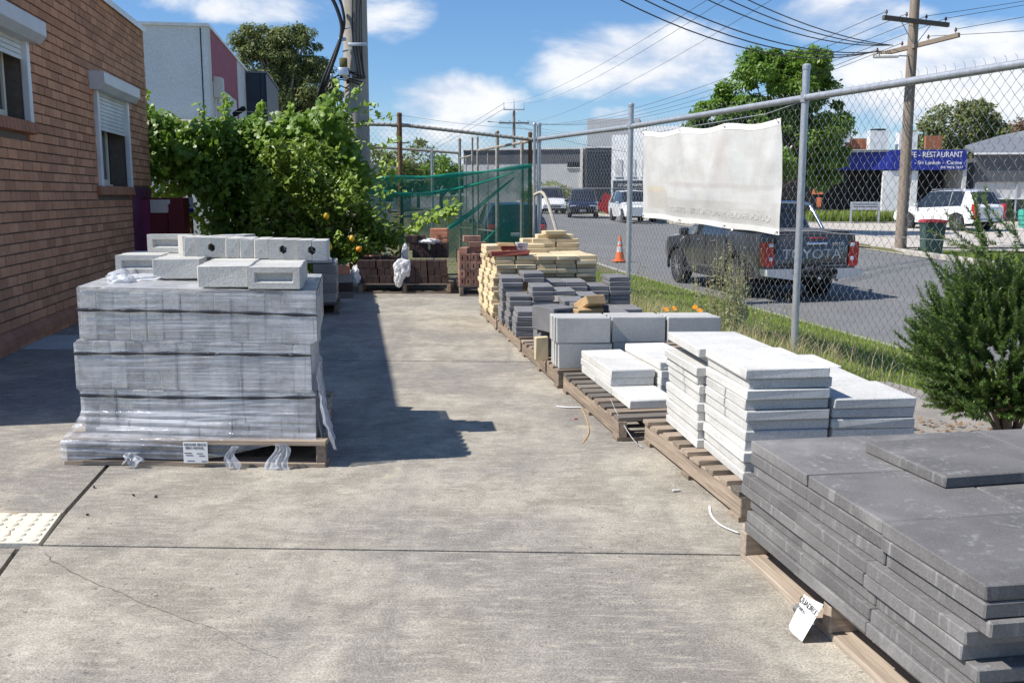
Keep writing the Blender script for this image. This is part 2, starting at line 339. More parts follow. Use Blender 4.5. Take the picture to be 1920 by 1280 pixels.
# ================================================================== SETTING
def lerp(a, b, t): return a + (b - a) * t
def xe(Y): return 1.62 - .167 * (Y - 6.2)                  # right edge of the yard slab
def xk(Y): return 4.7 - .175 * (Y - 11.7)                  # near kerb
def xf(Y): return 12.1 - (.125 if Y < 32 else .19) * (Y - 32)   # far kerb
def zr(Y): return -.69 if Y < 22 else (-.69 + .0158 * (Y - 22) if Y < 58 else min(-.12 + .004 * (Y - 58), .5))
def zverge(X, Y):
    a, b = xe(Y), xk(Y); t = max(0., min(1., (X - a) / (b - a)))
    return lerp(-.2, zr(Y) + .12, t ** .8)
rows = [-30, -10, -4, 0, 2, 4, 6, 8, 10, 12, 14, 15.5, 17, 19, 22, 26, 30, 34, 40, 46, 52, 58, 70, 85, 105, 140, 200, 320, 600, 1500]
V = []; F = []; NC = 0
for Y in rows:
    e, k, f = xe(Y), xk(Y), xf(Y)
    if Y > 90: e, k, f = min(e, -8 - .12 * (Y - 90)), -8.9 - .12 * (Y - 90), .7 - .12 * (Y - 90)
    far = zr(Y) + .14
    line = [(-1500, -.1), (-60, -.1), (-20, -.09), (e - .35, -.07), (e - .3, -.07)]
    if Y < 90: line[3:] = [(e - .02, -.07), (e + .01, -.2)] + [(lerp(e, k, q), zverge(lerp(e, k, q), Y)) for q in (.12, .3, .5, .75, .98)]
    else: line += [(lerp(e, k, q), lerp(-.07, zr(Y) + .12, q)) for q in (.3, .5, .7, .9, .98)]
    line += [(k + .02, zr(Y) - .05), (f - .02, zr(Y) - .05), (f + .03, zr(Y) + .11), (f + 2.5, zr(Y) - .05), (f + 20, zr(Y) - .06), (80, zr(Y) - .02), (1600, far)]
    NC = len(line); V += [(x, Y, z) for x, z in line]
for i in range(len(rows) - 1):
    for j in range(NC - 1): F.append((i * NC + j, i * NC + j + 1, (i + 1) * NC + j + 1, (i + 1) * NC + j))
mb = MB(); mb.V = V; mb.F = F; mb.M = [0] * len(F)
tag(mb.build('ground', M['verge']), kind='structure')
V = []; F = []
rr = [r for r in rows if -10 <= r <= 600]
for Y in rr:
    k, f = xk(Y), xf(Y)
    if Y > 90: k, f = -8.9 - .12 * (Y - 90), .7 - .12 * (Y - 90)
    for q in range(5): V.append((lerp(k, f, q / 4), Y, zr(Y) + (0, .05, .08, .05, 0)[q]))
for i in range(len(rr) - 1):
    for j in range(4): F.append((i * 5 + j, i * 5 + j + 1, i * 5 + 6 + j, i * 5 + 5 + j))
mb = MB(); mb.V = V; mb.F = F; mb.M = [0] * len(F); tag(mb.build('road', M['asphalt']), kind='structure')
def kerb(name, fx, side, y0, y1, step=2.4):
    root = thing(name, None, None); tag(root, kind='structure'); Y = y0
    while Y < y1:
        b = MB(); n = min(Y + step - .012, y1); q = []
        for yy in (Y, n):
            x = fx(yy); z = zr(yy)
            q.append([(x - side * .0, yy, z - .05), (x, yy, z + .1), (x - side * .03, yy, z + .13), (x - side * .16, yy, z + .135), (x - side * .16, yy, z - .05)])
        b.V = q[0] + q[1]; b.F = [(0, 1, 6, 5), (1, 2, 7, 6), (2, 3, 8, 7), (3, 4, 9, 8), (0, 5, 9, 4), (4, 3, 2, 1, 0), (5, 6, 7, 8, 9)]; b.M = [0] * 7
        b.build('kerb_stone', M['kerb'], root); Y += step
    # gutter apron of lighter concrete
    b = MB(); ys = np.linspace(y0, y1, 14)
    for yy in ys: b.V += [(fx(yy), yy, zr(yy) + .012), (fx(yy) + side * .32, yy, zr(yy) + .022)]
    b.F = [(2 * i, 2 * i + 1, 2 * i + 3, 2 * i + 2) for i in range(len(ys) - 1)]; b.M = [0] * len(b.F); b.build('gutter', M['kerb'], root)
kerb('kerb', xk, 1, 1.5, 60); kerb('kerb', xf, -1, 14, 32.4); kerb('kerb', xf, -1, 46, 88)
# forecourt of the shops, garden island at its edge
b = MB()
for yy, z, xa in ((32.2, -.53, 0), (40, -.43, .0), (48, -.32, 0), (62, -.2, 0)):
    b.V += [(xf(yy) - .1 + (0 if yy < 47 else 3.2), yy, zr(yy) + .07), (60, yy, zr(yy) + .07)]
b.F = [(0, 1, 3, 2), (2, 3, 5, 4), (4, 5, 7, 6)]; b.M = [0] * 3; tag(b.build('forecourt', M['lot']), kind='structure')
b = MB(); b.V = [(14.4, 30.6, -.49), (60, 21, -.49), (60, 32.2, -.48), (12.3, 32.2, -.5)]; b.F = [(0, 1, 2, 3)]; b.M = [0]; tag(b.build('footpath', M['lot']), kind='structure')

# ---- yard slab: concrete poured in bays, joints open between them
drive = thing('driveway', None, None); tag(drive, kind='structure')
j1a, j1b = PG(80, 1022), PG(1390, 1040); jd = (j1b - j1a)
def jline(p, x): return p.y + (x - p.x) * jd.y / jd.x
l1a, l1b = PG(200, 875), PG(120, 965)
def lx(Y): return l1b.x + (Y - l1b.y) * (l1a.x - l1b.x) / (l1a.y - l1b.y)
l2a, l2b = PG(28, 1030), PG(0, 1068)
def l2x(Y): return l2b.x + (Y - l2b.y) * (l2a.x - l2b.x) / (l2a.y - l2b.y)
J1 = j1a; J2 = PG(800, 677); J3 = PG(800, 580); g = .0065
tl, tr, br, bl = PG(0, 967), PG(118, 963), PG(75, 1022), PG(0, 1026)
def slab(poly, z=0.): MB().prism(poly, -.12, z).build('concrete_slab', M['drive'], drive)
e = lambda Y: xe(Y)
slab([(l2x(-3) + g, -3), (e(-3), -3), (e(3.2), jline(J1, e(3.2)) - g), (br.x, jline(J1, br.x) - g), (l2a.x + g, jline(J1, l2a.x) - g)])
slab([(br.x + g, jline(J1, br.x) + g), (e(3.2), jline(J1, e(3.2)) + g), (e(7.1), jline(J2, e(7.1)) - g), (lx(7.2) + g, jline(J2, lx(7.2)) - g), (l1b.x + g, l1b.y)])
slab([(lx(7.2) + g, jline(J2, lx(7.2)) + g), (e(7.1), jline(J2, e(7.1)) + g), (e(10.4), jline(J3, e(10.4)) - g), (lx(10.5) + g, jline(J3, lx(10.5)) - g)], .0015)
slab([(lx(10.5) + g, jline(J3, lx(10.5)) + g), (e(10.4), jline(J3, e(10.4)) + g), (e(15.2), 15.2), (-5.6, 14.1), (-5.6, 13.4), (lx(13.4) + g, 13.4)])
wl = lambda Y: -4.027 - .1638 * (Y - 7.427) - .03
slab([(wl(-3), -3), (l2x(-3) - g, -3), (l2a.x - g, bl.y - g), (wl(3.3), bl.y - g)], -.001)
slab([(wl(3.7), tl.y + g), (tr.x - g, tr.y + g), (lx(7.0) - g, 7.0), (wl(7.0), 7.0)], .001)
slab([(wl(7.0), 7.0 + g), (lx(7.0) - g, 7.0 + g), (lx(13.4) - g, 13.4), (wl(13.4), 13.4)])
MB().prism([(-6, -3), (e(-3), -3), (e(15.2), 15.2), (-6, 14.6)], -.13, -.022).build('joint_bed', M['joint'], drive)
# edge of the slab and the old apron below it, by the fence
MB().prism([(xe(2.5) + .02, 2.5), (4.9, 2.4), (3.62, 6.5), (3.15, 7.85), (xe(7.9) + .02, 7.9)], -.5, -.285).build('apron_slab', M['apron'], drive)
# hairline crack running across the front bay
cp = [(86, 1036), (100, 1052), (128, 1068), (160, 1085), (188, 1096), (225, 1110), (262, 1128), (300, 1142), (345, 1160), (390, 1172), (430, 1195), (470, 1215), (540, 1236)]
b = MB(); random.seed(3); pts = []
for (x0, y0), (x1, y1) in zip(cp, cp[1:]):
    for q in range(4): pts.append(PG(lerp(x0, x1, q / 4) + random.uniform(-4, 4), lerp(y0, y1, q / 4) + random.uniform(-1.2, 1.2), .0018))
for i, p in enumerate(pts):
    w = (.0017 * (1 - i / len(pts)) + .0005) * random.uniform(.4, 1.3); b.V += [(p.x - w * .6, p.y - w, p.z), (p.x + w * .6, p.y + w, p.z)]
b.F = [(2 * i, 2 * i + 1, 2 * i + 3, 2 * i + 2) for i in range(len(pts) - 1)]; b.M = [0] * len(b.F); b.build('crack', gm('crack_shade', (.13, .12, .105), (.2, .185, .165), 30, rnd=0.), drive)
# tactile paving by the wall: studded tiles
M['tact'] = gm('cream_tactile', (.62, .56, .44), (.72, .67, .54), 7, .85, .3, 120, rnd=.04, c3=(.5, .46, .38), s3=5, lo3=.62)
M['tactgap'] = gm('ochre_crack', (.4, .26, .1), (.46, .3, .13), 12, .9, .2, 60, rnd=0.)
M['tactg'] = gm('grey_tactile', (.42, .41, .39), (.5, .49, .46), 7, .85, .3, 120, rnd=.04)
def tactile(name, o, ux, uy, nx, ny, m, label):
    """o near corner, ux / uy the two edges; nx by ny studs"""
    root = thing(name, label, 'tactile tile', o, 0, None)
    MB().prism([(0, 0), (ux[0], ux[1]), (ux[0] + uy[0], ux[1] + uy[1]), (uy[0], uy[1])], -.02, .004).build('tile_plate', m, root)
    b = MB()
    for i in range(nx):
        for j in range(ny):
            a, c = (i + .5) / nx, (j + .5) / ny; x, y = ux[0] * a + uy[0] * c, ux[1] * a + uy[1] * c
            b.lathe([(.021, .004), (.017, .0085), (.011, .0095)], 10, c=(x, y, 0))
    tag(b.build('stud', m, root, smooth=50), kind='stuff'); return root
dx = Vector((tr.x - br.x, tr.y - br.y)); wx = (-1.25, .01)
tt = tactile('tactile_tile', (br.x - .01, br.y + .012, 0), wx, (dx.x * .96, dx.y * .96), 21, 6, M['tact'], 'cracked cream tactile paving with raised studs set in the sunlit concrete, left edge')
b = MB(); random.seed(5)
for k in range(16):           # ochre cracks between the pieces
    a, c = random.random(), random.random(); th = random.choice((.1, 1.2, 2.0, 2.8)) + random.uniform(-.3, .3); pts = []
    for q in range(7):
        a2 = a + math.cos(th) * q * .011; c2 = c + math.sin(th) * q * .05; th += random.uniform(-.35, .35)
        if not (0 < a2 < 1 and 0 < c2 < 1): break
        pts.append((wx[0] * a2 + dx.x * .96 * c2, wx[1] * a2 + dx.y * .96 * c2, .0052))
    if len(pts) > 2: b.tube(pts, .0022, 4)
b.build('crack', M['tactgap'], tt)
p0, p1, p2 = PG(162, 655), PG(40, 655), PG(96, 629)
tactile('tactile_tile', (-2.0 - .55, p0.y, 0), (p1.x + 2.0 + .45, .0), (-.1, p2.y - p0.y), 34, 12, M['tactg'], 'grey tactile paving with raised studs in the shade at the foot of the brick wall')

# ================================================================== BRICK BUILDING ON THE LEFT
WA = Vector((-4.027, 7.427, 0)); WTH = R(9.3)          # local x runs along the wall away from the camera, local -y is out of the wall
bld = thing('brick_building', 'salmon brick single storey building with two roller shutter windows in shade', 'building', WA, R(90) + WTH)
BL, BH, CO, BX = 6.08, 3.46, .0858, .24
S0 = -2.5
holes = [(3.33, 4.72, 1.335, 2.56), (-.55, 1.02, 1.86, 2.70)]     # window openings along the wall
sills = [(3.2, 4.8, 1.24, 1.345), (-.7, 1.06, 1.76, 1.868)]
patch = (4.84, BL + .01, 0, 1.34)
core = MB()
xs = [S0, -.55, 1.02, 3.33, 4.72, BL - .02]; 
def wallrect(x0, x1, z0, z1): core.box(((x0 + x1) / 2, .112, (z0 + z1) / 2), (x1 - x0, .21, z1 - z0))
for x0, x1, hs in ((S0, -.55, []), (-.55, 1.02, [(1.86, 2.70)]), (1.02, 3.33, []), (3.33, 4.72, [(1.335, 2.56)]), (4.72, BL - .015, [])):
    z = 0
    for a, c in hs + [(BH - .03, None)]:
        wallrect(x0, x1, z, a); z = c
core.build('wall_core', M['mortar'], bld)
core2 = MB(); core2.box(((S0 + BL) / 2 - .02, 3.6, BH / 2 - .05), (BL - S0 - .06, 6.7, BH - .1)); core2.build('building_body', M['mortar'], bld)
bricks = []
ncourse = int(BH / CO)
random.seed(21)
for c in range(2, ncourse):
    z = (c + .5) * CO; off = (c % 2) * BX / 2
    n0 = int((S0 - off) / BX); n1 = int((BL - off) / BX) + 2
    for n in range(n0, n1):
        segs = [(n * BX + off + .005, (n + 1) * BX + off - .005)]
        segs = [(max(a, S0), min(bb, BL)) for a, bb in segs]
        for (hx0, hx1, hz0, hz1) in holes + sills + [patch]:
            if hz0 - .02 < z < hz1 + .02:
                out = []
                for a, bb in segs:
                    if bb <= hx0 or a >= hx1: out.append((a, bb))
                    else:
                        if a < hx0 - .03: out.append((a, hx0))
                        if bb > hx1 + .03: out.append((hx1, bb))
                segs = out
        for a, bb in segs:
            if bb - a > .03: bricks.append(((a + bb) / 2, z, bb - a))
vis = []
for i, (x, z, l) in enumerate(bricks):
    # size in the picture: nearest bricks in view first
    w = Matrix.Rotation(R(90) + WTH, 3, 'Z') @ Vector((x, 0, z)) + WA
    zc = w.y * math.cos(PITCH) - (w.z - CAM_H) * math.sin(PITCH); px = 960 + FPX * w.x / zc; py = 640 - FPX * ((w.z - CAM_H) * math.cos(PITCH) + w.y * math.sin(PITCH)) / zc
    hid = px > 160 and py > 560 or px < 6 or py < 3 or py > 670 or l < .2
    vis.append((w.y + (1e3 if hid else 0), i))
top = set(i for _, i in sorted(vis)[:300])
meshes = [fixed(MB().box((0, 0, 0), (BX - .01, .024, CO - .011), ch=.003, jit=.0012).mesh('brick', M['brick'])) for _ in range(6)]
rest = MB()
for i, (x, z, l) in enumerate(bricks):
    yy = -.004 + random.uniform(-.0025, .002)
    if i in top and abs(l - (BX - .01)) < .001:
        o = link('brick', random.choice(meshes), bld, (x, yy, z), (random.uniform(-.01, .01), random.uniform(-.006, .006), random.uniform(-.008, .008)))
    else: rest.box((x, yy, z), (l, .024, CO - .011))
tag(rest.build('brick', M['brick'], bld), kind='stuff')
for c in range(40):             # bricks on the returned end face
    pass
end = MB()
for c in range(1, ncourse):
    for n in range(6): end.box((BL - .003, .13 + n * BX + (c % 2) * BX / 2, (c + .5) * CO), (.02, BX - .01, CO - .011))
tag(end.build('end_brick', M['brick'], bld), kind='stuff')
# splayed plinth course
pl = fixed(MB().extr([(-.235 / 2, 0), (.235 / 2, 0), (.235 / 2, .01), (-.235 / 2, .01)], 0, .01).mesh('x', M['brick']))
pprof = [(0.005, .178), (-.062, .118), (-.062, .052), (0.005, .052)]
pm_ = MB().extr(pprof, -.1165, .1165, plane='YZ'); pme = fixed(pm_.mesh('plinth_brick', M['brickred']))
for n in range(int(-1.6 / BX), int(BL / BX)): link('plinth_brick', pme, bld, (n * BX + .1, 0, random.uniform(-.001, .001)))
bb_ = MB()
for n in range(int(S0 / BX), int(BL / BX)): bb_.box((n * BX + .2, -.012, .022), (BX - .01, .05, .058))
tag(bb_.build('base_brick', M['brick'], bld), kind='stuff')
# parapet capping
cp_ = MB(); cp_.box(((S0 + BL) / 2 + .02, .05, BH + .01), (BL - S0 + .06, .2, .055), ch=.006); cp_.box(((S0 + BL) / 2 + .02, -.045, BH - .005), (BL - S0 + .06, .012, .07)); cp_.build('roof_capping', M['wht'], bld)
# shutters
M['shut'] = pm('shutter_slat', (.74, .75, .72), .45)
M['boxgrey'] = pm('shutter_box_paint', (.66, .65, .64), .4)
def shutter(x0, x1, zs, zh, zdrop, sash):
    w = thing('window', None, None, (0, 0, 0)); w.parent = bld
    for gx in (x0 + .05, x1 - .05): MB().box((gx, -.03, (zs + zh) / 2), (.075, .06, zh - zs - .002), ch=.006).build('shutter_guide', M['wht'], w)
    n = int((zh - zdrop) / .042); s = MB()
    hb = MB(); prof = [(.0, zh + .16), (-.165, zh + .155), (-.175, zh + .145), (-.175, zh + .03), (-.12, zh - .035), (0, zh - .035)]
    hb.extr(prof, x0 - .13, x1 + .1, plane='YZ'); hb.build('shutter_box', M['boxgrey'], w)
    sl = MB()
    for k in range(n): sl.box(((x0 + x1) / 2, -.012, zh - .045 - k * .042), (x1 - x0 - .17, .012, .0385), ch=.004)
    tag(sl.build('shutter_slat', M['shut'], w), kind='stuff')
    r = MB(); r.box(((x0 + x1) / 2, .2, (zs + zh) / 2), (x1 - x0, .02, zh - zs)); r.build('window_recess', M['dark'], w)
    sf = MB(); a, c = x0 + .1, x0 + .1 + sash
    for px_ in (a, c): sf.box((px_, .11, (zs + zh) / 2 + .02), (.045, .04, zh - zs - .05))
    sf.box(((a + c) / 2, .11, zs + .06), (c - a, .045, .055)); sf.box(((a + c) / 2, .1, zs + .018), (c - a + .1, .07, .03)); sf.build('sash_frame', M['cream'], w)
    gl = MB(); gl.box(((a + c) / 2, .115, (zs + zh) / 2), (c - a, .008, zh - zs - .1)); gl.build('pane', M['glass'], w)
    rv = MB()                                                             # brick reveals
    for k in range(int((zh - zs) / CO)): rv.box((x1 - .002, .1, zs + (k + .5) * CO), (.012, .19, CO - .011)); rv.box((x0 + .002, .1, zs + (k + .5) * CO), (.012, .19, CO - .011))
    tag(rv.build('reveal_brick', M['brick'], w), kind='stuff')
    sm = fixed(MB().box((0, 0, 0), (.078, .17, .1), ch=.004, jit=.001).mesh('sill_brick', M['brickred']))
    k = x0 - .05
    while k < x1 + .06: link('sill_brick', sm, bld, (k, .02, zs - .05), (R(-8), 0, 0)); k += .088
shutter(3.26, 4.79, 1.345, 2.41, 1.99, .85)
shutter(-.6, 1.09, 1.868, 2.58, 2.40, 1.35)
# painted patch of wall and the meter cabinet in front of it
M['plum'] = pm('plum_paint', (.14, .035, .085), .6); M['magenta'] = pm('magenta_paint', (.2, .02, .075), .55)
M['maroon'] = gm('maroon_paint', (.125, .012, .016), (.16, .02, .022), 3, .5, .05, 40, rnd=0.)
b = MB(); b.box(((patch[0] + BL) / 2, -.004, .68), (BL - patch[0], .02, 1.33)); b.build('painted_wall_panel', M['plum'], bld)
cab = thing('meter_cabinet', 'dark red metal meter cabinet with vented grey plate at the wall end', 'cabinet', WA, R(90) + WTH)
b = MB(); b.box((5.62, -.29, .61), (.5, .5, 1.22), ch=.008); b.build('cabinet_body', M['maroon'], cab)
b = MB(); b.box((5.36, -.06, .6), (.012, .11, 1.2)); b.build('side_strip', M['magenta'], cab)
b = MB(); b.box((5.355, -.45, .58), (.02, .2, 1.12), ch=.004); b.build('cabinet_door', M['maroon'], cab)
b = MB()
for k in range(9): b.box((5.352, -.2, 1.045 + k * .016), (.02, .1, .009)); b.box((5.352, -.31, 1.045 + k * .016), (.02, .1, .009))
b.box((5.362, -.255, 1.11), (.02, .25, .17)); b.build('vent_plate', M['alu'], cab)
# ================================================================== PALLETS AND STACKS
ORD = ['top', 'second', 'third', 'fourth', 'fifth', 'sixth', 'seventh', 'eighth', 'ninth', 'tenth', 'eleventh', 'twelfth']
class Frame:
    def __init__(s, x, y, yaw): s.o = Vector((x, y, 0)); s.yaw = R(yaw); s.m = Matrix.Rotation(s.yaw, 3, 'Z')
    def w(s, x, y, z=0.): return s.o + s.m @ Vector((x, y, z))
def pallet(fr, label, lx, ly, h, mats, orient='Y', nb=8, bw=.09, gaps=None, group='timber pallets under the stacks', shear=0.):
    """orient Y: bearers run away from the camera, deck boards across"""
    root = thing('timber_pallet', label, 'pallet', fr.o, fr.yaw, group)
    L, D = (lx, ly) if orient == 'Y' else (ly, lx)               # L board length, D bearer length
    t = .02; bh = h - 2 * t
    def P(a, b, z):                                                # a along boards, b along bearers
        return (a, b, z) if orient == 'Y' else (b, a, z)
    rz = 0 if orient == 'Y' else R(90)
    bm_ = [fixed(MB().box((0, 0, 0), (L, bw, t), ch=.002, jit=.0015).mesh('deck_board', random.choice(mats))) for _ in range(3)]
    sm_ = fixed(MB().box((0, 0, 0), (D, .045, bh - .001), ch=.003, jit=.001).mesh('bearer', mats[0]))
    fm_ = fixed(MB().box((0, 0, 0), (L, .1, t), ch=.002, jit=.001).mesh('foot_board', mats[0]))
    for k in range(nb):
        b = (bw / 2 + k * (D - bw) / (nb - 1))
        o = link('deck_board', random.choice(bm_), root, P(L / 2 + random.uniform(-.006, .006) + shear * b, b + random.uniform(-.006, .006), h - t / 2 - .0005), rz + random.uniform(-.008, .008))
    for a in (.028, L / 2, L - .028): link('bearer', sm_, root, P(a + shear * D / 2, D / 2, t + bh / 2), rz + R(90) - math.atan(shear))
    for b in (.055, D / 2, D - .055): link('foot_board', fm_, root, P(L / 2 + shear * b, b, t / 2 + .0005), rz)
    return root
def variants(name, d, m, n=4, ch=.005, jit=.0015, extra=None):
    out = []
    for _ in range(n):
        b = MB().box((0, 0, 0), d, ch=ch, jit=jit); out.append(fixed(b.mesh(name, m)))
    return out
USED = set()
def put(fr, vs, name, label, cat, group, p, rz=0., rx=0., ry=0.):
    o = link(name, random.choice(vs) if isinstance(vs, list) else vs, None, fr.w(*p), (rx, ry, fr.yaw + rz))
    tag(o, label, cat, group); USED.add(label); return o
J = lambda a: random.uniform(-a, a)

# ---------------------------------------------------------------- R1 charcoal pavers, right foreground
f1 = Frame(1.0, 1.965, 9.3)
pallet(f1, 'pale rough timber pallet under the charcoal pavers, nearest the camera on the right', 1.26, 1.26, .12, [M['woodl'], M['woodl'], M['wood']], 'X', nb=7, bw=.12)
T = .0385; px_, py_ = .42, .416
cv1 = variants('paver', (px_ - .003, py_ - .003, T - .0012), M['char'], 5, .0035, .0009)
lay = [(.008, 0.), (.006, .0), (.012, -.012), (-.012, .03), (-.010, .045), (.004, .004), (-.016, -.004), (-.02, .0)]      # shift in x and y of each layer, top first
colw = ['nearest', 'middle', 'farthest']
for k in range(8):
    z = .12 + (7 - k + .5) * T
    for i in range(3):
        for j in range(3):
            if k > 0 and i > 0: continue
            row = ['left', 'centre', 'right'][i]
            lab = f'charcoal square paver, {ORD[k] if k < 7 else "bottom"} layer, {colw[j]} column' + ('' if i == 0 else f' of the {row} row') + ', right foreground stack'
            dxk, dyk = lay[k]
            put(f1, cv1, 'paver', lab, 'paver', 'charcoal pavers stacked in the right foreground', (px_ * (i + .5) + dxk + J(.002), py_ * (j + .5) - .03 + dyk + J(.003) - (.006 * k if j == 2 else 0), z), J(.004))
# filling behind the visible faces of the pack
loose = fixed(MB().box((0, 0, 0), (.4, .4, .036), ch=.004, jit=.001).mesh('paver', M['char']))
put(f1, loose, 'paver', 'single loose charcoal paver lying on top of the dark stack', 'paver', 'charcoal pavers stacked in the right foreground', (.52, .82, .12 + 8 * T + .0185), R(2.5))
# printed card hanging from the pallet
M['card'] = pm('card_paper', (.78, .78, .77), .7)
crd = thing('label_card', 'creased white paper label hanging off the pallet of charcoal pavers', 'label', f1.w(-.02, .66, .0), f1.yaw)
b = MB(); n = 7; m_ = 5
for a in range(n):
    for c in range(m_):
        u = a / (n - 1); v = c / (m_ - 1)
        x = -.012 - .045 * v - .012 * math.sin(u * 3.1) + .015 * (u - .5) * v; y = -.07 + u * .115 + .012 * v; z = .118 - v * .1 - .018 * (u) ** 2 - .012 * (1 - u) * v
        b.V.append((x, y, z))
b.F = [(a * m_ + c, a * m_ + c + 1, (a + 1) * m_ + c + 1, (a + 1) * m_ + c) for a in range(n - 1) for c in range(m_ - 1)]; b.M = [0] * len(b.F)
b.build('card_sheet', M['card'], crd, smooth=60)
cr = Euler((R(64), 0, R(-92)), 'XYZ')
text('lettering', 'QUADRO', .024, M['black'], crd, (-.033, -.02, .095), cr, .0005)
text('lettering', 'PAVERS', .014, M['black'], crd, (-.041, .0, .073), cr, .0005)

# ---------------------------------------------------------------- R2 white slabs
f2 = Frame(.876, 3.552, 9.5)
pallet(f2, 'brown slatted timber pallet under the tall stack of white slabs', 1.2, 1.235, .125, [M['wood'], M['wood'], M['woodd']], 'Y', nb=9, bw=.085)
T2 = .0415
w1 = variants('slab', (.342, .522, T2 - .002), M['whitec'], 5, .004, .0018)
random.seed(4)
for k in range(11):
    z = .125 + (10 - k + .5) * T2
    for j in range(2):
        ox = .078 + .171 + [-.004, .012, -.006, -.004, .0, .006, -.004, .004, -.006, .004, 0][k] + J(.004); oy = .1 + .262 + j * .526 + [0, .012, -.004, .01, -.006, .008, 0, .01, -.008, .004, .0][k]
        if k == 1 and j == 1: ox += .05; oy -= .03
        if k == 2 and j == 1: oy -= .01; ox -= .012
        put(f2, w1, 'slab', f'white concrete slab, {ORD[k] if k < 10 else "bottom"} layer, {"nearer" if j == 0 else "farther"} half of the tall white stack', 'slab', 'white slabs in the tall stack', (ox, oy, z), J(.006) - R(3.5))
w2 = variants('slab', (.342, .34, T2 - .002), M['whitec'], 4, .004, .0018)
for k in range(8):
    z = .125 + (7 - k + .5) * T2
    for j in range(3):
        if k > 0 and j > 0 and not (j == 2 and k < 3): continue
        if k > 5: continue
        put(f2, w2, 'slab', f'white square slab, {ORD[k]} layer, {["nearest", "middle", "farthest"][j]} in the lower right stack beside the tall one', 'slab', 'white slabs in the lower right stack', (.43 + .171 + J(.005) + (.05 if j == 2 else 0), .08 + .17 + .345 * j + J(.004), z + (.002 if j == 2 else 0)), J(.008) - R(4))
# strap ends poking out of the stack
M['pstrap'] = pm('white_strap', (.8, .8, .8), .5)
def ribbon(name, pts, w, m, label, cat, group=None, up=(0, 0, 1), parent=None):
    b = MB(); pts = [Vector(p) for p in pts]; up = Vector(up)
    for i, p in enumerate(pts):
        t = (pts[min(i + 1, len(pts) - 1)] - pts[max(0, i - 1)]).normalized(); s = t.cross(up).normalized() * w / 2; n_ = s.cross(t).normalized() * .0006
        b.V += [p - s + n_, p + s + n_, p + s - n_, p - s - n_]
    b.F = []
    for i in range(len(pts) - 1):
        for k in range(4): b.F.append((4 * i + k, 4 * i + (k + 1) % 4, 4 * i + 4 + (k + 1) % 4, 4 * i + 4 + k))
    b.F += [(3, 2, 1, 0), tuple(4 * (len(pts) - 1) + k for k in range(4))]; b.M = [0] * len(b.F)
    o = b.build(name, m, parent)
    if label: tag(o, label, cat, group)
    return o
z3 = .125 + 8 * T2
for j, nm in ((.36, 'nearer'), (.86, 'farther')):
    ribbon('white_strap', [f2.w(.11, j, z3 + .001), f2.w(.06, j, z3 + .002), f2.w(.02, j + .005, z3 + .004), f2.w(-.02, j + .012, z3 - .004)], .012, M['pstrap'], f'short white strap end sticking out of the {nm} half of the tall white stack', 'strap', up=(0, .3, 1))
def curve3(P, n=8):
    P = [Vector(p) for p in P]; out = []
    for i in range(len(P) - 1):
        a, b_, c, d = P[max(i - 1, 0)], P[i], P[i + 1], P[min(i + 2, len(P) - 1)]
        for q in range(n):
            t = q / n; out.append(.5 * ((2 * b_) + (c - a) * t + (2 * a - 5 * b_ + 4 * c - d) * t * t + (3 * b_ - a - 3 * c + d) * t ** 3))
    return out + [P[-1]]
ribbon('loose_strap', curve3([PX(1145, 748, 4.92), PX(1160, 780, 4.86), PX(1186, 822, 4.7), PG(1205, 838, .004)]), .014, M['pstrap'], 'white plastic strap curling down between two slatted pallets', 'strap', up=(1, -.3, .2))
ribbon('loose_strap', curve3([PG(1330, 948, .004), PG(1334, 966, .004), PG(1352, 984, .006), PG(1384, 998, .008)]), .008, M['pstrap'], 'short white strap curling on the concrete at the near end of the slab pallet', 'strap')
ribbon('loose_strap', curve3([PG(1043, 761, .003), PG(1066, 763, .006), PG(1090, 763, .004)]), .022, M['pstrap'], 'flat white strap lying beside the slatted pallet', 'strap')
ribbon('loose_strap', curve3([PG(1090, 763, .004), PG(1101, 790, .003), PG(1103, 812, .004), PG(1092, 830, .002)]), .006, M['tan'], 'thin tan cord lying on the concrete below the flat strap', 'cord')

# ---------------------------------------------------------------- R3 few white slabs on a slatted pallet
f3 = Frame(.54, 4.785, 9.5)
pallet(f3, 'dark slatted timber pallet mostly bare, carrying a few small white slabs', 1.2, 1.3, .125, [M['wood'], M['woodd'], M['woodd']], 'Y', nb=10, bw=.085)
w3 = variants('slab', (.26, .362, .046), M['whitec'], 4, .004, .0012)
random.seed(9)
def w3put(c, k, j, x, y): 
    put(f3, w3, 'slab', f'small white slab, {["bottom", "second", "third", "fourth"][k]} layer, {["nearest", "second", "farthest"][j]} in the {c} pile on the dark slatted pallet', 'slab', 'small white slabs on the slatted pallet', (x + J(.003), y + J(.004), .125 + .047 * (k + .5)), J(.006))
for k, js in ((0, (0, 1, 2)), (1, (1, 2)), (2, (1, 2))):
    for j in js: w3put('left', k, j, .25 + (0 if k else .0), .19 + .18 + .365 * j + (.02 if k else 0))
for k in range(4):
    for j in (1, 2): w3put('right', k, j, .25 + .275, .3 + .18 + .365 * (j - .4))
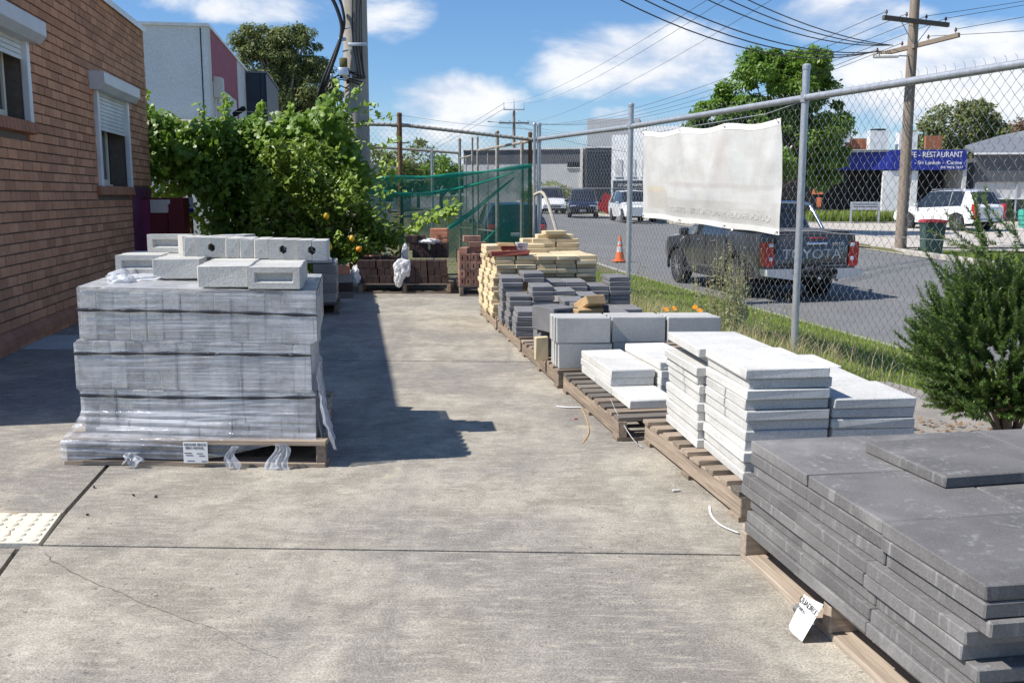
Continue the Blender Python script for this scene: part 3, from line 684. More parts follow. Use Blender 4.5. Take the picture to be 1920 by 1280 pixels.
# ---------------------------------------------------------------- R4 grey sleepers on edge and split face blocks
f4 = Frame(.297, 6.15, 9.5)
pallet(f4, 'worn timber pallet under the grey sleepers standing on edge', 1.2, 1.35, .125, [M['wood'], M['wood']], 'Y', nb=9, bw=.09)
g4 = variants('sleeper', (.352, .058, .166), M['greyc'], 5, .004, .0012)
random.seed(12)
for k in range(2):
    for i in range(3):
        for j in range(4):
            if k == 0 and i > 0 and j > 0: continue
            if k == 0 and i == 2: continue
            put(f4, g4, 'sleeper', f'grey concrete sleeper on edge, {["lower", "upper"][k]} tier, {["front", "second", "third", "back"][j]} row, {["left", "middle", "right"][i]} of three', 'sleeper', 'grey sleepers standing on edge',
                (.004 + .176 + .365 * i + (.012 if k == 0 else 0) + [.0, -.004, -.006, -.002][j] + J(.002), (.04 + .068 * j + (.02 if i == 1 else 0)) - .1 * .365 * i, .127 + .168 * k + .083), J(.006) - R(6))
def rough_block(name, d, m, m2, seed):
    """block with one split face on the right end (+x)"""
    random.seed(seed); bm = bmesh.new(); bmesh.ops.create_grid(bm, x_segments=7, y_segments=5, size=.5)
    b = MB(); b.box((0, 0, 0), (d[0] - .02, d[1], d[2]), ch=.004, jit=.001)
    n, q = 8, 6; V = []
    for a in range(n):
        for c in range(q):
            e = 0 if a in (0, n - 1) or c in (0, q - 1) else 1
            V.append((d[0] / 2 - .012 + e * random.uniform(.0, .03), (a / (n - 1) - .5) * d[1], (c / (q - 1) - .5) * d[2]))
    b.add(V, [(a * q + c, (a + 1) * q + c, (a + 1) * q + c + 1, a * q + c + 1) for a in range(n - 1) for c in range(q - 1)], 1)
    bm.free(); return fixed(b.mesh(name, [m, m2]))
rb = [rough_block('split_block', (.3, .2, .17), M['char2'], M['split'], s) for s in (1, 2)]
put(f4, rb, 'split_block', 'charcoal split face block leaning on the stack behind the grey sleepers, upper one', 'block', 'charcoal split face blocks', (.085, .5, .40), R(-68))
put(f4, rb, 'split_block', 'charcoal split face block standing on the pallet behind the grey sleepers, lower left', 'block', 'charcoal split face blocks', (.12, .62, .222), R(4))
put(f4, rb, 'split_block', 'charcoal split face block lower right behind the grey sleepers', 'block', 'charcoal split face blocks', (.5, .66, .222), R(-88))
put(f4, rb, 'split_block', 'charcoal block standing upright with its rough face up behind the grey sleepers', 'block', 'charcoal split face blocks', (.36, .62, .40), R(-84))
ct = variants('wedge_paver', (.16, .17, .07), M['tan'], 2, .006, .002)
put(f4, ct, 'wedge_paver', 'tan wedge block propped on the rough charcoal blocks', 'block', 'tan sample blocks', (.34, .50, .50), R(20), R(-24))
put(f4, variants('flat_paver', (.24, .1, .035), M['tan'], 1), 'flat_paver', 'flat tan paver lying under the tan wedge block', 'block', 'tan sample blocks', (.3, .44, .46), R(28), R(10))
put(f4, variants('cream_block', (.09, .06, .16), M['creamb'], 1, .004, .003), 'cream_block', 'cream rough block end beside the grey sleepers near the pallet', 'block', None, (-.03, .40, .206), 0)
# ---------------------------------------------------------------- R5 slate caps
f5 = Frame(.06, 7.62, 9.3)
pallet(f5, 'worn timber pallet under the slate grey caps', 1.2, 1.24, .125, [M['wood'], M['wood']], 'Y', nb=9, bw=.09)
T5 = .0405
c5 = variants('slate_paver', (.186, .385, T5 - .002), M['char2'], 5, .0045, .0015)
H5 = [[5, 4, 7, 5, 4, 3], [7, 9, 8, 7, 4, 4], [10, 11, 9, 9, 8, 10]]
random.seed(31)
rown = ['near', 'middle', 'far']; coln = ['first', 'second', 'third', 'fourth', 'fifth', 'last']
for j in range(3):
    for i in range(6):
        n = H5[j][i]
        for k in range(n):
            nl = H5[j][i - 1] if i else 0; nn = H5[j - 1][i] if j else 0
            if not (k >= nl or k >= nn or k == n - 1): continue
            if j == 0 and i > 0 and k < min(n - 2, 5): continue
            if k < 2 and (i > 0): continue
            sp = .0 if k > 2 else .0
            put(f5, c5, 'slate_paver', f'slate grey paver, {ORD[n - 1 - k]} layer of the {coln[i]} pile from the left in the {rown[j]} row', 'paver', 'slate grey pavers on the far pallet',
                (.0 + .095 + .193 * i + J(.006) - (.008 if k < 3 else 0), .02 + .195 + .4 * j + J(.008) + (.03 if k == n - 1 else 0) - .07 * .193 * i, .125 + T5 * (k + .5)), J(.012) - R(4.5))
# ---------------------------------------------------------------- R6 cream pavers
f6 = Frame(-.155, 8.9, 9.0)
pallet(f6, 'worn timber pallet under the cream pavers', 1.15, 1.24, .125, [M['wood'], M['wood']], 'Y', nb=9, bw=.09)
T6 = .0405
c6 = variants('cream_paver', (.186, .38, T6 - .0015), M['creamb'], 5, .004, .0015)
c6h = variants('cream_paver', (.186, .186, T6 - .0015), M['creamb'], 3, .004, .0015)
random.seed(5)
for k in range(14):
    for j in range(3):
        for i in range(5):
            if k < 13 and j > 0 and i > 0: continue
            if k < 6 and i > 0: continue
            lab = f'cream paver, {ORD[13 - k] if k > 1 else ["bottom", "second lowest"][k]} layer, {["first", "second", "third", "fourth", "fifth"][i]} from the left in the {rown[j]} row' if k > 1 and 13 - k < 12 else f'cream paver, {["bottom", "second lowest"][min(k, 1)]} layer of the {rown[j]} row, left column'
            stag = .03 * math.sin(k * 2.1 + i) * (1 if i else .4)
            put(f6, c6, 'cream_paver', lab, 'paver', 'cream pavers in the big stack', (.02 + .095 + .192 * i + J(.006) - (.012 if k % 3 == 0 else 0) - (.03 if k < 9 and i == 0 else 0), .04 + .2 + .4 * j + J(.008) + (stag if j == 0 else 0) - .07 * .192 * i, .125 + T6 * (k + .5)), J(.008) - R(2.5))
zt6 = .125 + 14 * T6
def c6p(lab, x, y, k, vs=None, rz=0., rx=0.): put(f6, vs or c6, 'cream_paver', lab, 'paver', 'cream pavers piled loose on top', (x, y, zt6 + T6 * (k + .5)), rz, rx)
cross = variants('cream_paver', (.38, .186, T6 - .0015), M['creamb'], 3, .004, .0015)
for nm, x in (('left', .62), ('right', .86)):
    for k, q in ((0, 'lowest'), (1, 'second'), (2, 'upper')):
        c6p(f'cream paver crosswise, {q} of the {nm} side of the loose pile on top', x + J(.01), .9 + (0 if k < 2 else .03), k, [cross[k % 3]] if False else variants('cream_paver', (.235, .19, T6 - .0015), M['creamb'], 1, .004, .002), J(.03))
c6p('cream paver laid across the two sides of the loose pile', .76, 1.0, 3, cross, R(-2)); c6p('topmost cream paver of the loose pile', .74, .92, 4, variants('cream_paver', (.22, .19, T6 - .0015), M['creamb'], 1, .004, .002), R(2))
c6p('cream paver at the left end of the loose pile, upper', .5, .98, 2, c6h); c6p('cream paver at the left end of the loose pile, lower', .49, .96, 1, c6h); c6p('cream paver under the left end of the loose pile', .48, .95, 0, c6h)
c6p('cream paver beside the red one, lower', .4, .62, 0, cross, R(3)); c6p('cream paver beside the red one, upper', .39, .66, 1, cross, R(-3)); c6p('cream paver at the far left edge of the top, upper', .06, .6, 1); c6p('cream paver at the far left edge of the top, lower', .06, .6, 0)
put(f6, variants('red_paver', (.36, .19, .042), M['redp'], 1, .005, .006), 'red_paver', 'long red paver lying across the front left of the cream stack', 'paver', None, (.16, .14, zt6 + .022), R(-6), 0, R(-2))
put(f6, variants('red_paver', (.14, .1, .038), M['redp'], 1, .006, .004), 'red_paver', 'short dark red block on the long red paver', 'paver', None, (.155, .2, zt6 + .063), R(-8))
put(f6, variants('tan_paver', (.16, .12, .035), M['tan'], 1, .006, .004), 'tan_paver', 'tan sample piece on top of the short red block', 'paver', None, (.13, .2, zt6 + .1), R(-4))
for k in range(2): put(f6, variants('grey_paver', (.105, .11, .036), M['greyc'], 1, .004, .003), 'grey_paver', f'small grey sample block, {["lower", "upper"][k]} of two on the cream stack', 'paver', 'grey sample blocks', (.275 + .004 * k, .19, zt6 + .062 + .037 * k), R(-5 + 6 * k))

# ---------------------------------------------------------------- R7 mottled bricks with a slot, at the back
f7 = Frame(-.66, 11.97, 5)
pallet(f7, 'grey timber pallet under the mottled slotted bricks', 1.15, 1.15, .13, [M['wood'], M['woodd']], 'Y', nb=7, bw=.1)
def slot_brick(m):
    b = MB(); w, h, l = .069, .098, .23
    # front and back faces built as rings round a real slot
    o = [(-w / 2, -h / 2), (w / 2, -h / 2), (w / 2, h / 2), (-w / 2, h / 2)]; i_ = [(-.007, -.024), (.007, -.024), (.007, .024), (-.007, .024)]
    V = [(x, -l / 2, z) for x, z in o] + [(x, -l / 2, z) for x, z in i_] + [(x, l / 2, z) for x, z in o] + [(x, l / 2 - .01, z) for x, z in i_]
    F = [(k, (k + 1) % 4, 4 + (k + 1) % 4, 4 + k) for k in range(4)] + [(8 + k, k, (k + 1) % 4, 8 + (k + 1) % 4)[::-1] for k in range(4)] + [(4 + k, 4 + (k + 1) % 4, 12 + (k + 1) % 4, 12 + k) for k in range(4)] + [(8, 9, 10, 11), (12, 13, 14, 15)]
    return fixed(b.add(V, F).mesh('slotted_brick', m))
sb = [slot_brick(M['mbrick']) for _ in range(2)]
random.seed(8)
for k in range(4):
    for i in range(5):
        for j in range(3):
            if j > 0 and i > 0: continue
            put(f7, sb, 'slotted_brick', f'mottled slotted brick, {["bottom", "second", "third", "fourth"][k]} course, {["first", "second", "third", "fourth", "fifth"][i]} from the left, {["front", "middle", "back"][j]} row', 'brick', 'mottled slotted bricks at the back', (.04 + .072 * i + J(.003) + .02 * k * 0, .03 + .115 + .237 * j + J(.006) + (.02 if k == 3 else 0), .13 + .0995 * (k + .5)), J(.01))
mb2 = variants('mottled_brick', (.22, .105, .07), M['mbrick'], 3, .004, .002)
for lab, x, y, z, rz in [('lying lowest left on the slotted bricks', .07, .2, .565, 80), ('lying lowest middle on the slotted bricks', .2, .22, .565, 5), ('lying second on the slotted bricks', .24, .16, .637, -3), ('topmost of the jumble on the slotted bricks', .17, .26, .71, 4), ('at the right of the jumble on the slotted bricks', .32, .3, .565, 2)]:
    put(f7, mb2, 'mottled_brick', f'mottled brown brick {lab}', 'brick', 'mottled bricks lying on the slotted bricks', (x, y, z), R(rz))
# ---------------------------------------------------------------- R8 dark brown bricks
f8 = Frame(-1.985, 12.3, -1)
pallet(f8, 'grey timber pallet under the dark brown bricks at the back fence', 1.2, 1.15, .13, [M['wood'], M['woodd']], 'Y', nb=7, bw=.1)
def stack_mesh(m, mt):
    b = MB().box((0, 0, 0), (.235, .235, .098), ch=.004, jit=.001)
    return fixed(b.mesh('dark_brick', [m, mt]))
db = variants('dark_brick', (.076, .23, .098), M['dbrick'], 3, .003, .001)
def dgroup(lab, x0, y, k, ncol=3, z=None, n=3):
    for q in range(ncol):
        put(f8, db, 'dark_brick', f'dark brown brick, {["left", "middle", "right"][q]} in the {lab}', 'brick', 'dark brown bricks at the back fence', (x0 + .04 + .0785 * q, y + .115 + J(.004), (.13 + .0985 * (k + .5)) if z is None else z), J(.008))
random.seed(6)
for k, q in enumerate(('bottom', 'middle', 'upper')):
    for nm, x in (('first group', .03 - .02 * k), ('second group', .28 - .02 * k), ('third group', .66 - .005 * k), ('fourth group', .915 - .01 * k)):
        dgroup(f'{q} course, {nm} from the left', x, .03, k)
for nm, x in (('first group', .0), ('second group', .26)): dgroup(f'raised rear course, {nm}', x, .3, 2, z=.13 + .0985 * 3 - .015)
for k in range(3): dgroup(f'{["lower", "middle", "upper"][k]} rear course over the third group', .64 - .04 * k, .55, 3 + k)
for k in range(2): dgroup(f'{["lower", "upper"][k]} rear course over the fourth group', .88, .55, 3 + k)
te = variants('terracotta_tile', (.235, .22, .045), M['terra'], 2, .004, .001)
for k in range(4): put(f8, te, 'terracotta_tile', f'terracotta paver, {["lowest", "second", "third", "topmost"][k]} of the orange pile on the dark brown bricks', 'paver', 'terracotta pavers at the back', (.99, .72 + .02 * k, .13 + .0985 * 5 + .047 * (k + .5)), J(.02))
put(f8, te, 'terracotta_tile', 'terracotta paver lying tilted on the left dark brown bricks', 'paver', 'terracotta pavers at the back', (.13, .42, .13 + .0985 * 3 + .03), R(4), R(6))
# torn white plastic between the bricks
def crumple(name, c, s, m, label, cat, seed, group=None, n=14, parent=None, sq=(1, 1, 1)):
    random.seed(seed); bm = bmesh.new(); bmesh.ops.create_icosphere(bm, subdivisions=3, radius=1)
    ph = [(Vector((J(1), J(1), J(1))).normalized(), random.uniform(2, 7), random.uniform(0, 6)) for _ in range(n)]
    for v in bm.verts:
        d = v.co.normalized(); k = 1
        for a, fr_, p in ph: k += .13 * abs(math.sin(d.dot(a) * fr_ + p)) - .06
        v.co = Vector((d.x * s[0] * k, d.y * s[1] * k, d.z * s[2] * k))
    me = bpy.data.meshes.new(name); bm.to_mesh(me); bm.free(); me.materials.append(m)
    o = link(name, me, parent, c)
    if label: tag(o, label, cat, group)
    return o
M['wrapw'] = gm('white_plastic', (.66, .66, .65), (.78, .78, .77), 8, .4, .6, 14, rnd=.03, spec=.5, bdist=.02)
crumple('torn_plastic', f8.w(.57, .01, .32), (.085, .035, .1), M['wrapw'], 'crumpled white plastic sheet hanging between the two dark brown brick piles', 'plastic sheet', 3)
crumple('torn_plastic', f8.w(.53, .0, .2), (.045, .03, .085), M['wrapw'], 'tail of white plastic drooping over the pallet edge between the brick piles', 'plastic sheet', 4)
crumple('torn_plastic', f8.w(-.02, .08, .23), (.06, .05, .1), M['wrapw'], 'scrap of white plastic at the left end of the dark brown bricks', 'plastic sheet', 5)
crumple('torn_plastic', f8.w(.56, .4, .47), (.035, .05, .12), M['wrapw'], 'upright tongue of white plastic beside the raised dark brown bricks', 'plastic sheet', 6)
crumple('torn_plastic', f8.w(.86, .62, .64), (.12, .1, .03), M['wrapw'], 'white plastic folded under the terracotta pavers', 'plastic sheet', 7)
tag(MB().tube(curve3([f8.w(1.02, .6, .66), f8.w(1.14, .5, .7), f8.w(1.24, .3, .6), f8.w(1.26, .2, .4)], 6), .006, 6).build('bent_hose', M['cable']), 'thin black hose bending over the right end of the dark brown bricks', 'hose')

# ---------------------------------------------------------------- L2 pallet of grey blocks behind the wrapped pack
fb = Frame(-3.02, 9.9, 9.0)
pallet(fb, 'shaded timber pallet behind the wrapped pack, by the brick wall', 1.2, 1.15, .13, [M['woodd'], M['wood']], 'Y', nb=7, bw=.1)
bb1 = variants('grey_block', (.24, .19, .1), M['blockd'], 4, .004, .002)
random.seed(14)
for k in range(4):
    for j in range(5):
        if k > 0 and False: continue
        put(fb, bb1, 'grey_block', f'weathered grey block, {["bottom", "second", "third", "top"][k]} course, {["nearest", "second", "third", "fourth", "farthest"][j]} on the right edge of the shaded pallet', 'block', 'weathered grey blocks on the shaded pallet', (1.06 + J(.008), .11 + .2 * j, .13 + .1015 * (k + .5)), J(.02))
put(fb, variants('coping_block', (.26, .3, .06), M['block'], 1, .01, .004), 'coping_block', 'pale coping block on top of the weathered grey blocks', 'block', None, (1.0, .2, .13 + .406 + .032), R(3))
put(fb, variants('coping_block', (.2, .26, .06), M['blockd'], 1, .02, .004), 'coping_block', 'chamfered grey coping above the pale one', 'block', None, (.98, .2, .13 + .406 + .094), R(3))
fc = Frame(-3.2, 11.6, 9)
for k in range(3): put(fc, variants('shade_brick', (.2, .2, .105), [M['dbrick'], M['blockd'], M['terra']][k], 1, .004, .002), 'shade_brick', f'{["dark brown block lowest", "grey channel block in the middle", "faded terracotta block on top"][k]} of the small stack behind the shaded pallet', 'block', None, (1.15 - .02 * k, .1, .13 + .107 * k), R(3 * k))
put(fc, variants('shade_plank', (.25, .3, .07), M['woodd'], 1), 'timber_offcut', 'dark timber offcuts under the small stack in the shade', 'timber', None, (1.13, .12, .04))
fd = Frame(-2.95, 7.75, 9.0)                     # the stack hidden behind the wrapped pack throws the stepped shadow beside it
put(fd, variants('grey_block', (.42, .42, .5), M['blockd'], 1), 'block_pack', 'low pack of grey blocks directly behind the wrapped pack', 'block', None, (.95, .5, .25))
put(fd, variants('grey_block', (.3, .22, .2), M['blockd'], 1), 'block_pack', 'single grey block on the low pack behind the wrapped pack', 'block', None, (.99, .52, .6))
# ================================================================== WRAPPED PACK OF RENDER BRICKS
fL = Frame(-2.092, 4.352, -2.0)
pallet(fL, 'rough timber pallet under the plastic wrapped pack of grey bricks', 1.235, 1.15, .125, [M['wood'], M['woodl']], 'Y', nb=8, bw=.1, shear=-.2)
pack = thing('wrapped_brick_pack', 'pack of grey render bricks wrapped in clear stretch film with three dark straps', 'brick pack', fL.w(0, 0, .125), fL.yaw)
TILT = -.0175
def ptop(x): return .705 + TILT * (x - .1)          # top of the pack above the pallet
X0, X1, Y0, Y1 = .075, 1.175, .06, 1.06; SH = -.205
M['blockf'] = gm('block_under_film', (.27, .265, .25), (.46, .45, .42), 6, .9, .5, 60, rnd=.28, c3=(.42, .37, .26), s3=3., lo3=.6, hi3=.72, bdist=.004)
pv = variants('brick', (.0765, .11, .226), M['blockf'], 4, .004, .002)
random.seed(17)
offs = [-.004, -.02, .012]
for k in range(3):
    for i in range(14):
        o = link('brick', random.choice(pv), pack, (X0 + .04 + .0785 * i + offs[k] + J(.002), Y0 + .055 + J(.004), .114 + .231 * k + TILT * (.0785 * i - .1)), (J(.008), TILT * -1, J(.012)))
b = MB(); b.box(((X0 + X1) / 2 + .003, (Y0 + Y1) / 2 + .06, .34), (X1 - X0 - .04, Y1 - Y0 - .13, .66)); b.V = [(x + SH * (y - Y0), y, z) for x, y, z in b.V]; b.build('pack_core', M['blockf'], pack)
# film: one skin over front, sides and top, drawn into horizontal ridges
def film_mat(name, lo, hi, stretch, tint=(.72, .75, .8), dirt=True):
    m, t = new_mat(name); c = coords(t, 'Object', stretch)
    n1 = noise(t, c, 1., 6., .62, .6); n2 = noise(t, coords(t, 'Object', (3, 3, 3)), 1., 4., .6)
    hz = math_(t, 'ADD', math_(t, 'MULTIPLY', n1, .65), math_(t, 'MULTIPLY', n2, .35))
    op = ramp(t, hz, .36, .66, lo, hi)
    if dirt: op = math_(t, 'MULTIPLY', op, ramp(t, noise(t, coords(t, 'Object', (5, 5, 7)), 1., 4., .6), .38, .56, .42, 1.))
    vs_ = noise(t, coords(t, 'Object', (42, 42, 1.6)), 1., 4., .7)           # dusty runs down the film
    col = mixc(t, ramp(t, n2, .35, .65), scale3(tint, .86), tint)
    if dirt: col = mixc(t, ramp(t, vs_, .58, .74, 0., .6), col, (.16, .145, .12))
    bmp = node(t, 'ShaderNodeBump', ins={'Strength': .55, 'Distance': .012, 'Height': math_(t, 'ADD', n1, math_(t, 'MULTIPLY', noise(t, coords(t, 'Object', tuple(s * 3 for s in stretch)), 1., 3.), .4))}).outputs[0]
    p = node(t, 'ShaderNodeBsdfPrincipled', ins={'Base Color': col, 'Roughness': .28, 'Specular IOR Level': .7, 'Normal': bmp})
    tl = node(t, 'ShaderNodeBsdfTranslucent', ins={0: col})
    sh = node(t, 'ShaderNodeMixShader', ins={0: .35, 1: p.outputs[0], 2: tl.outputs[0]})
    gl = node(t, 'ShaderNodeBsdfGlossy', ins={0: (.9, .93, 1, 1), 'Roughness': .12, 'Normal': bmp})
    tr = node(t, 'ShaderNodeBsdfTransparent')
    thin = node(t, 'ShaderNodeMixShader', ins={0: .1, 1: tr.outputs[0], 2: gl.outputs[0]})
    finish(t, node(t, 'ShaderNodeMixShader', ins={0: op, 1: thin.outputs[0], 2: sh.outputs[0]}).outputs[0]); return m
M['film'] = film_mat('stretch_film', .3, .84, (1.3, 1.3, 34), (.86, .88, .92))
M['filmtop'] = film_mat('stretch_film_top', .7, .97, (9, 7, 9), (.8, .81, .83), False)
M['filmloose'] = film_mat('loose_film', .35, .85, (14, 14, 5), (.7, .74, .8), False)
from mathutils import noise as mnoise
def ridges(x, z, amp):
    amp *= 1.6
    # tension ridges: strongest in the middle of the face, flat at the corners
    pz = mnoise.noise(Vector((x * 2.2, 8.1, z * 4.5))) * .5 + .5
    w = max(0., 1 - abs((x - .6) / .42) ** 4) * min(1., max(.0, pz * 1.9 - .35)) * (1 if z < .56 else .45)
    r = mnoise.noise(Vector((x * 1.1, 5.3, z * 46 + .8 * math.sin(x * 3.2 + z * 5)))) * .6 + mnoise.noise(Vector((x * 2.3, 1.7, z * 110))) * .35
    return amp * r * (.06 + 1.05 * w) + .0022 * abs(mnoise.noise(Vector((x * 60, 2.2, z * 2.5 + x * 3)))) * (1.1 - w)
def film_grid(name, fn, nu, nv, m, th=60):
    b = MB()
    for i in range(nu + 1):
        for j in range(nv + 1): b.V.append(fn(i / nu, j / nv))
    b.F = [(i * (nv + 1) + j, (i + 1) * (nv + 1) + j, (i + 1) * (nv + 1) + j + 1, i * (nv + 1) + j + 1) for i in range(nu) for j in range(nv)]; b.M = [0] * len(b.F)
    return b.build(name, m, pack, smooth=th, fix=False)
def lay_off(z):
    k = min(2, max(0, int(z / .231))); f = (z - k * .231) / .231
    o = offs[k]; 
    if f > .94 and k < 2: o = lerp(offs[k], offs[k + 1], (f - .94) / .06)
    return o
def front(u, v):
    z0 = -.105 + .05 * u + .012 * math.sin(u * 9)          # ragged lower edge rides up to the right
    if u > .62: z0 += .05 * (u - .62) / .38
    z = lerp(z0, ptop(lerp(X0, X1, u)) + .002, v); zz = max(0, z)
    flare = max(0., 1 - zz / .13) ** 1.5 if zz < .13 else 0.
    xl = X0 + lay_off(zz) - .006 - .075 * flare; xr = X1 + lay_off(zz) + .006 - .045 * (1 - min(1, zz / .3)) * 0 + .0 * flare
    x = lerp(xl, xr, u); y = Y0 - .006 - .062 * flare * (1 - u * .75) - abs(ridges(x, z, .0085)) - (0 if z > 0 else .004)
    if z < .12: y -= .01 * abs(math.sin(z * 90 + x * 3)) * (1 - u * .6)
    return (x, y, z)
film_grid('film_front', front, 60, 250, M['film'])
def side(sgn):
    def fn(u, v):
        y = lerp(Y0 - .006, Y1, u); z = lerp(-.01 if sgn > 0 else -.05, ptop(X1 if sgn > 0 else X0), v); zz = max(0, z)
        flare = max(0., 1 - zz / .13) ** 1.5
        x = (X1 + lay_off(zz) + .008 + .02 * flare + abs(ridges(y, z, .01))) if sgn > 0 else (X0 + lay_off(zz) - .008 - .075 * flare - abs(ridges(y, z, .008)))
        return (x + SH * (y - Y0), y, z)
    return fn
film_grid('film_side', side(1), 30, 70, M['filmloose']); film_grid('film_side', side(-1), 30, 70, M['film'])
def topf(u, v):
    x = lerp(X0 + offs[2] - .006, X1 + offs[2] + .006, u); y = lerp(Y0 - .006, Y1, v)
    e = min(u, 1 - u, v, 1 - v); k = min(1., e / .05)
    return (x + SH * (y - Y0), y, ptop(x) + .004 + k * .007 * abs(mnoise.noise(Vector((x * 9, y * 7, 2.)))) + k * .004 * mnoise.noise(Vector((x * 30, y * 22, 4.))))
film_grid('film_top', topf, 60, 50, M['filmtop'])
def lump(name, cx, cy, cz, sx, sy, sz, seed, m='filmtop'): return crumple(name, (cx, cy, cz), (sx, sy, sz), M[m], None, None, seed, parent=pack)
lump('film_fold', X0 + .1, Y0 + .26, ptop(X0) + .012, .05, .045, .02, 2); lump('film_fold', X0 + .14, Y0 + .42, ptop(X0) + .01, .09, .06, .016, 3); lump('film_fold', X0 + .0, Y0 + .5, ptop(X0) + .014, .035, .12, .025, 4)
# torn flap hanging down the right side, and rags at the foot
def flap(u, v):
    z = lerp(.30, -.03 - .03 * math.sin(u * 8), v); y = lerp(.03, .5, u)
    return (X1 + SH * (y - Y0) + .012 + .085 * v ** 1.6 * (1 - .5 * u) + .014 * math.sin(u * 22 + v * 5) * v + .012 * mnoise.noise(Vector((u * 6, v * 9, 1))), y - .03 * v, z)
film_grid('film_flap', flap, 26, 26, M['filmloose'])
def rag(cx, w, z0, z1, ph):
    def fn(u, v):
        z = lerp(z0, z1 - .02 * math.sin(u * 9 + ph), v); x = cx + (u - .5) * w * (.55 + .6 * v) + .015 * math.sin(v * 6 + ph)
        return (x, -.012 - .012 * abs(math.sin(u * 13 + ph)) - .03 * v * v + .008 * mnoise.noise(Vector((u * 8, v * 8, ph))), z)
    return fn
film_grid('film_rag', rag(1.02, .11, -.005, -.135, .4), 16, 16, M['filmloose']); film_grid('film_rag', rag(.80, .06, -.02, -.125, 2.), 12, 14, M['filmloose']); film_grid('film_rag', rag(.33, .09, -.055, -.105, 3.), 12, 10, M['filmloose'])
# printed dark tape round the pack: three bands
M['tape'] = gm('printed_tape', (.02, .021, .025), (.05, .052, .06), 3., .4, .2, 9, rnd=.1, stretch=(9, 9, 60), c3=(.55, .56, .58), s3=2.6, lo3=.62, hi3=.7)
for zl, zr_, zo in ((.603, .578, 0), (.398, .391, 0), (.20, .196, -.012)):
    pts = []
    for i in range(41):
        u = i / 40; z = lerp(zl, zr_, u) + .006 * math.sin(u * 2.6) + zo * math.sin(u * 3.1); x = lerp(X0 + lay_off(z) - .01, X1 + lay_off(z) + .01, u)
        pts.append(Vector((x, Y0 - .0085 - abs(ridges(x, z, .0085)), z)))
    b = MB()
    for i, p in enumerate(pts):
        w = .0062 + .0022 * math.sin(i * .9); b.V += [p + Vector((0, 0, w)), p + Vector((0, -.0025, 0)), p - Vector((0, 0, w))]
    b.F = [q for i in range(40) for q in ((3 * i, 3 * i + 1, 3 * i + 4, 3 * i + 3), (3 * i + 1, 3 * i + 2, 3 * i + 5, 3 * i + 4))]; b.M = [0] * len(b.F)
    b.build('strap', M['tape'], pack, fix=False)
# delivery docket under the film
b = MB(); b.box((.625, -.017, -.052), (.115, .0015, .1)); dk = b.build('docket', M['card'], pack)
tr_ = (R(90), 0, 0)
text('lettering', 'RENDER BRICK', .0155, M['black'], dk, (.625, -.0185, -.015), tr_, .0003); text('lettering', 'BBR110076SL', .0155, M['black'], dk, (.622, -.0185, -.031), tr_, .0003)
for q, z in enumerate((-.055, -.066, -.092)):
    b = MB(); b.box((.59 + .006 * q, -.0183, z), (.034, .0006, .003)); b.box((.645 + .01 * q, -.0183, z - .002), (.028, .0006, .003)); tag(b.build('print_line', M['cable'], dk), kind='stuff')

# ---- loose bricks on top
def frog_brick(name, m, l=.238, d=.076, h=.1):
    """brick on edge with a long trough in its front face"""
    b = MB(); o = [(-l / 2, -h / 2), (l / 2, -h / 2), (l / 2, h / 2), (-l / 2, h / 2)]; a, c0, c1 = l / 2 - .03, -.022, .024
    i1 = [(-a, c0), (a, c0), (a, c1), (-a, c1)]; i2 = [(-a + .012, c0 + .014), (a - .012, c0 + .014), (a - .008, c1 - .004), (-a + .008, c1 - .004)]
    V = [(x, -d / 2, z) for x, z in o] + [(x, -d / 2, z) for x, z in i1] + [(x, -d / 2 + .02, z) for x, z in i2] + [(x, d / 2, z) for x, z in o]
    r = lambda p, q: [(p + k, p + (k + 1) % 4, q + (k + 1) % 4, q + k) for k in range(4)]
    F = r(0, 4) + r(4, 8) + [(8, 9, 10, 11), (15, 14, 13, 12)] + r(12, 0)
    return fixed(b.add(V, F).mesh(name, m))
def notch_brick(name, m, side=0, l=.23, w=.0715, h=.1):
    """header with half a hexagonal core notch on one long side (side -1 left, 1 right, 0 none)"""
    n = .0175; hz = .036; ww = w / 2
    L = [(-ww, -h / 2)]; Rr = [(ww, -h / 2)]
    nt_ = lambda s: [(s * ww, -hz / 2 * 1.25), (s * (ww - n), -hz / 2 * .55), (s * (ww - n), hz / 2 * .55), (s * ww, hz / 2 * 1.25)]
    poly = [(-ww, -h / 2), (ww, -h / 2)] + (nt_(1) if side > 0 else []) + [(ww, h / 2), (-ww, h / 2)] + (nt_(-1)[::-1] if side < 0 else [])
    b = MB().extr(poly, -l / 2, l / 2, 'XZ'); return fixed(b.mesh(name, m))
fr_ = [frog_brick('render_brick', M['block']) for _ in range(2)]; pl_ = variants('render_brick', (.238, .076, .1), M['block'], 4, .004, .002)
hN = [notch_brick('render_brick', M['block'])] + variants('render_brick', (.0715, .23, .1), M['block'], 3, .004, .002); hL = notch_brick('render_brick', M['block'], -1); hR = notch_brick('render_brick', M['block'], 1)
GB = 'loose render bricks on the wrapped pack'
zt = lambda x: .125 + ptop(x) + .012
random.seed(23)
cols = [('first', .10, .66, 0), ('second', .385, .45, 1), ('third', .745, .075, 2), ('fourth', .985, .062, 3)]
def nrows(y): return int((1.05 - y) / .078)
for nm, x, y, q in cols:
    for r_ in range(nrows(y)):
        kind = fr_ if (q in (0, 3) and r_ == 0) else pl_
        if r_ > 6 and q > 1: continue
        yy = y + .038 + .078 * r_
        put(fL, kind, 'render_brick', f'grey render brick on edge, {ORD[r_] if r_ else "front"} row of the {nm} column on the wrapped pack', 'brick', GB, (x + J(.002) + .02 + SH * (yy - y), yy, zt(x) + .05), R(1.5) + J(.012))
zB = lambda x: zt(x) + .1005
xs_ = [.31 + .0775 * i for i in range(11)]
